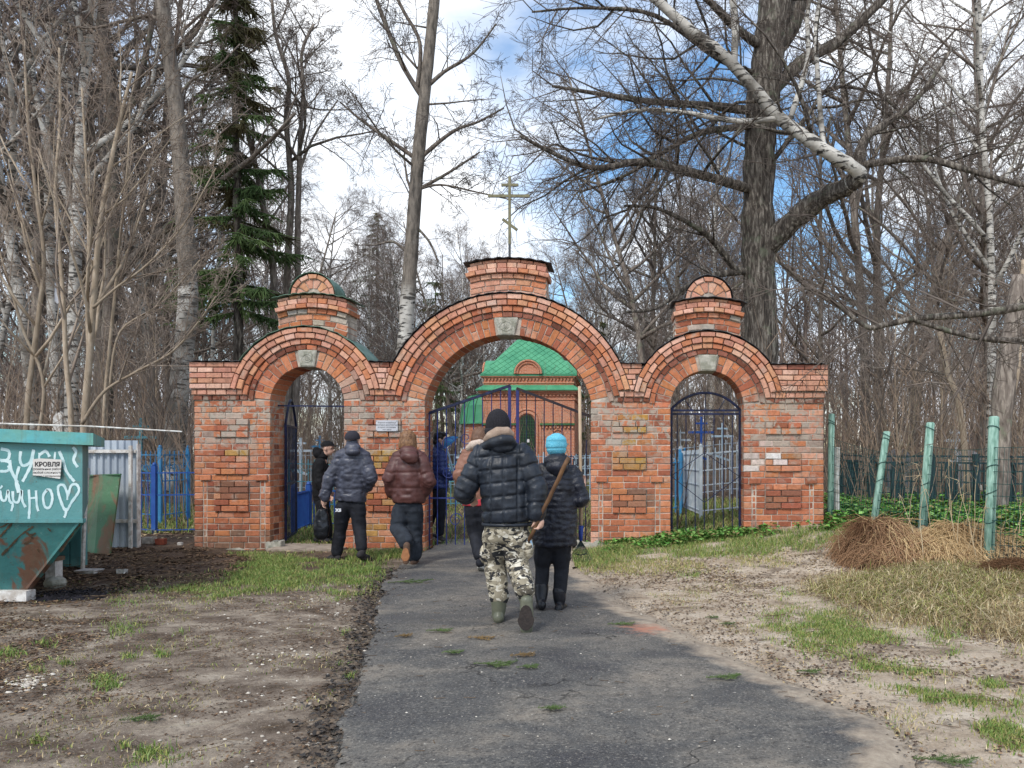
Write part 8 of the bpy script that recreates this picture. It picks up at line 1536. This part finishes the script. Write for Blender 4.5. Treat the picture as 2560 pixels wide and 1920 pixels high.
# ---------------------------------------------------------------- fir sprigs dropped on the ground, each a thing
NEED = [twig_mat('fir_green', srgb('#4a6136'), srgb('#6b8250')), twig_mat('fir_brown', srgb('#7d6442'), srgb('#9a8458'))]
def sprig(label, px, py, Lpx, ang, seed, brown=False, dens=1.0):
    Y = CH * FPX / (py - CY); c = P(px, py, Y); L = Lpx / FPX * Y; r = random.Random(seed); e = path_edges(Y); z = gz(c.x, Y) + (.028 if e[0] < c.x < e[1] else .012); T = thing('fir_sprig', label, 'sprig', (c.x, Y, z), 'fir sprigs fallen on the ground'); S_ = []; St = []; a = R(ang)
    stems = [((-L / 2, 0), a, L)] + [((-L / 2 + L * t, 0), a + s * R(r.uniform(30, 55)), L * r.uniform(.25, .45)) for t, s in ((.3, 1), (.4, -1), (.55, 1), (.65, -1), (.78, 1))]
    for (ox, _), b, l in stems:
        p = Vector((ox * math.cos(a), ox * math.sin(a), .006)); n = max(4, int(l / .012))
        for i in range(n):
            q = p + Vector((math.cos(b), math.sin(b), r.uniform(-.05, .12))) * (l / n); St.append((*p, *q, .002, .0018))
            for _ in range(int(5 * dens)):
                f = b + r.choice((-1, 1)) * R(r.uniform(25, 70)); S_.append((*p, *(p + Vector((math.cos(f), math.sin(f), r.uniform(-.1, .6))) * r.uniform(.012, .03)), .0016, .0008))
            p = q; b += r.uniform(-.06, .06)
    link('stem', seg_mesh('stem', np.array(St), TWIG), T, False); link('needles', seg_mesh('needles', np.array(S_), NEED[1 if brown else 0]), T, False)
for i, a in enumerate((('long green fir sprig on the asphalt just in front of the brown-jacketed woman', 1021, 1464, 100, 8), ('green fir sprig on the asphalt left of the nearest man\'s boots', 1097, 1588, 62, 5), ('yellowing fir sprig near the left edge of the asphalt', 1007, 1600, 40, 20, True), ('thin dry fir twig on the asphalt below the nearest man\'s left boot', 1201, 1608, 70, -10, True), ('small green fir sprig left of the big one on the asphalt', 1128, 1646, 48, 0), ('biggest green fir sprig in the middle of the asphalt', 1232, 1676, 100, -8), ('brown fir tuft touching the biggest sprig\'s upper right', 1305, 1655, 60, 10, True), ('flat green fir sprig right of the biggest sprig', 1318, 1683, 55, 6), ('green fir sprig beside the patch of brick dust', 1552, 1572, 66, -4), ('small fir sprig on the sandy verge, upper of two', 1778, 1548, 32, 0), ('small fir sprig on the sandy verge, lower of two', 1818, 1565, 40, 5), ('bushy green fir sprig alone on the right half of the asphalt', 1807, 1704, 84, 3), ('lone green fir sprig low in the middle of the asphalt', 1375, 1788, 62, -6), ('short fir sprig on bare earth right of the asphalt edge', 2021, 1683, 60, -3), ('green fir sprig in the bottom right corner', 2356, 1906, 140, -14), ('green fir sprig lying on the bare earth at lower left', 347, 1790, 92, 8), ('green fir sprig on sand above the right-hand grass patch', 2130, 1468, 30, 8))): sprig(*a[:5], 500 + i, len(a) > 5, 1.4 if a[3] > 80 else 1.0)
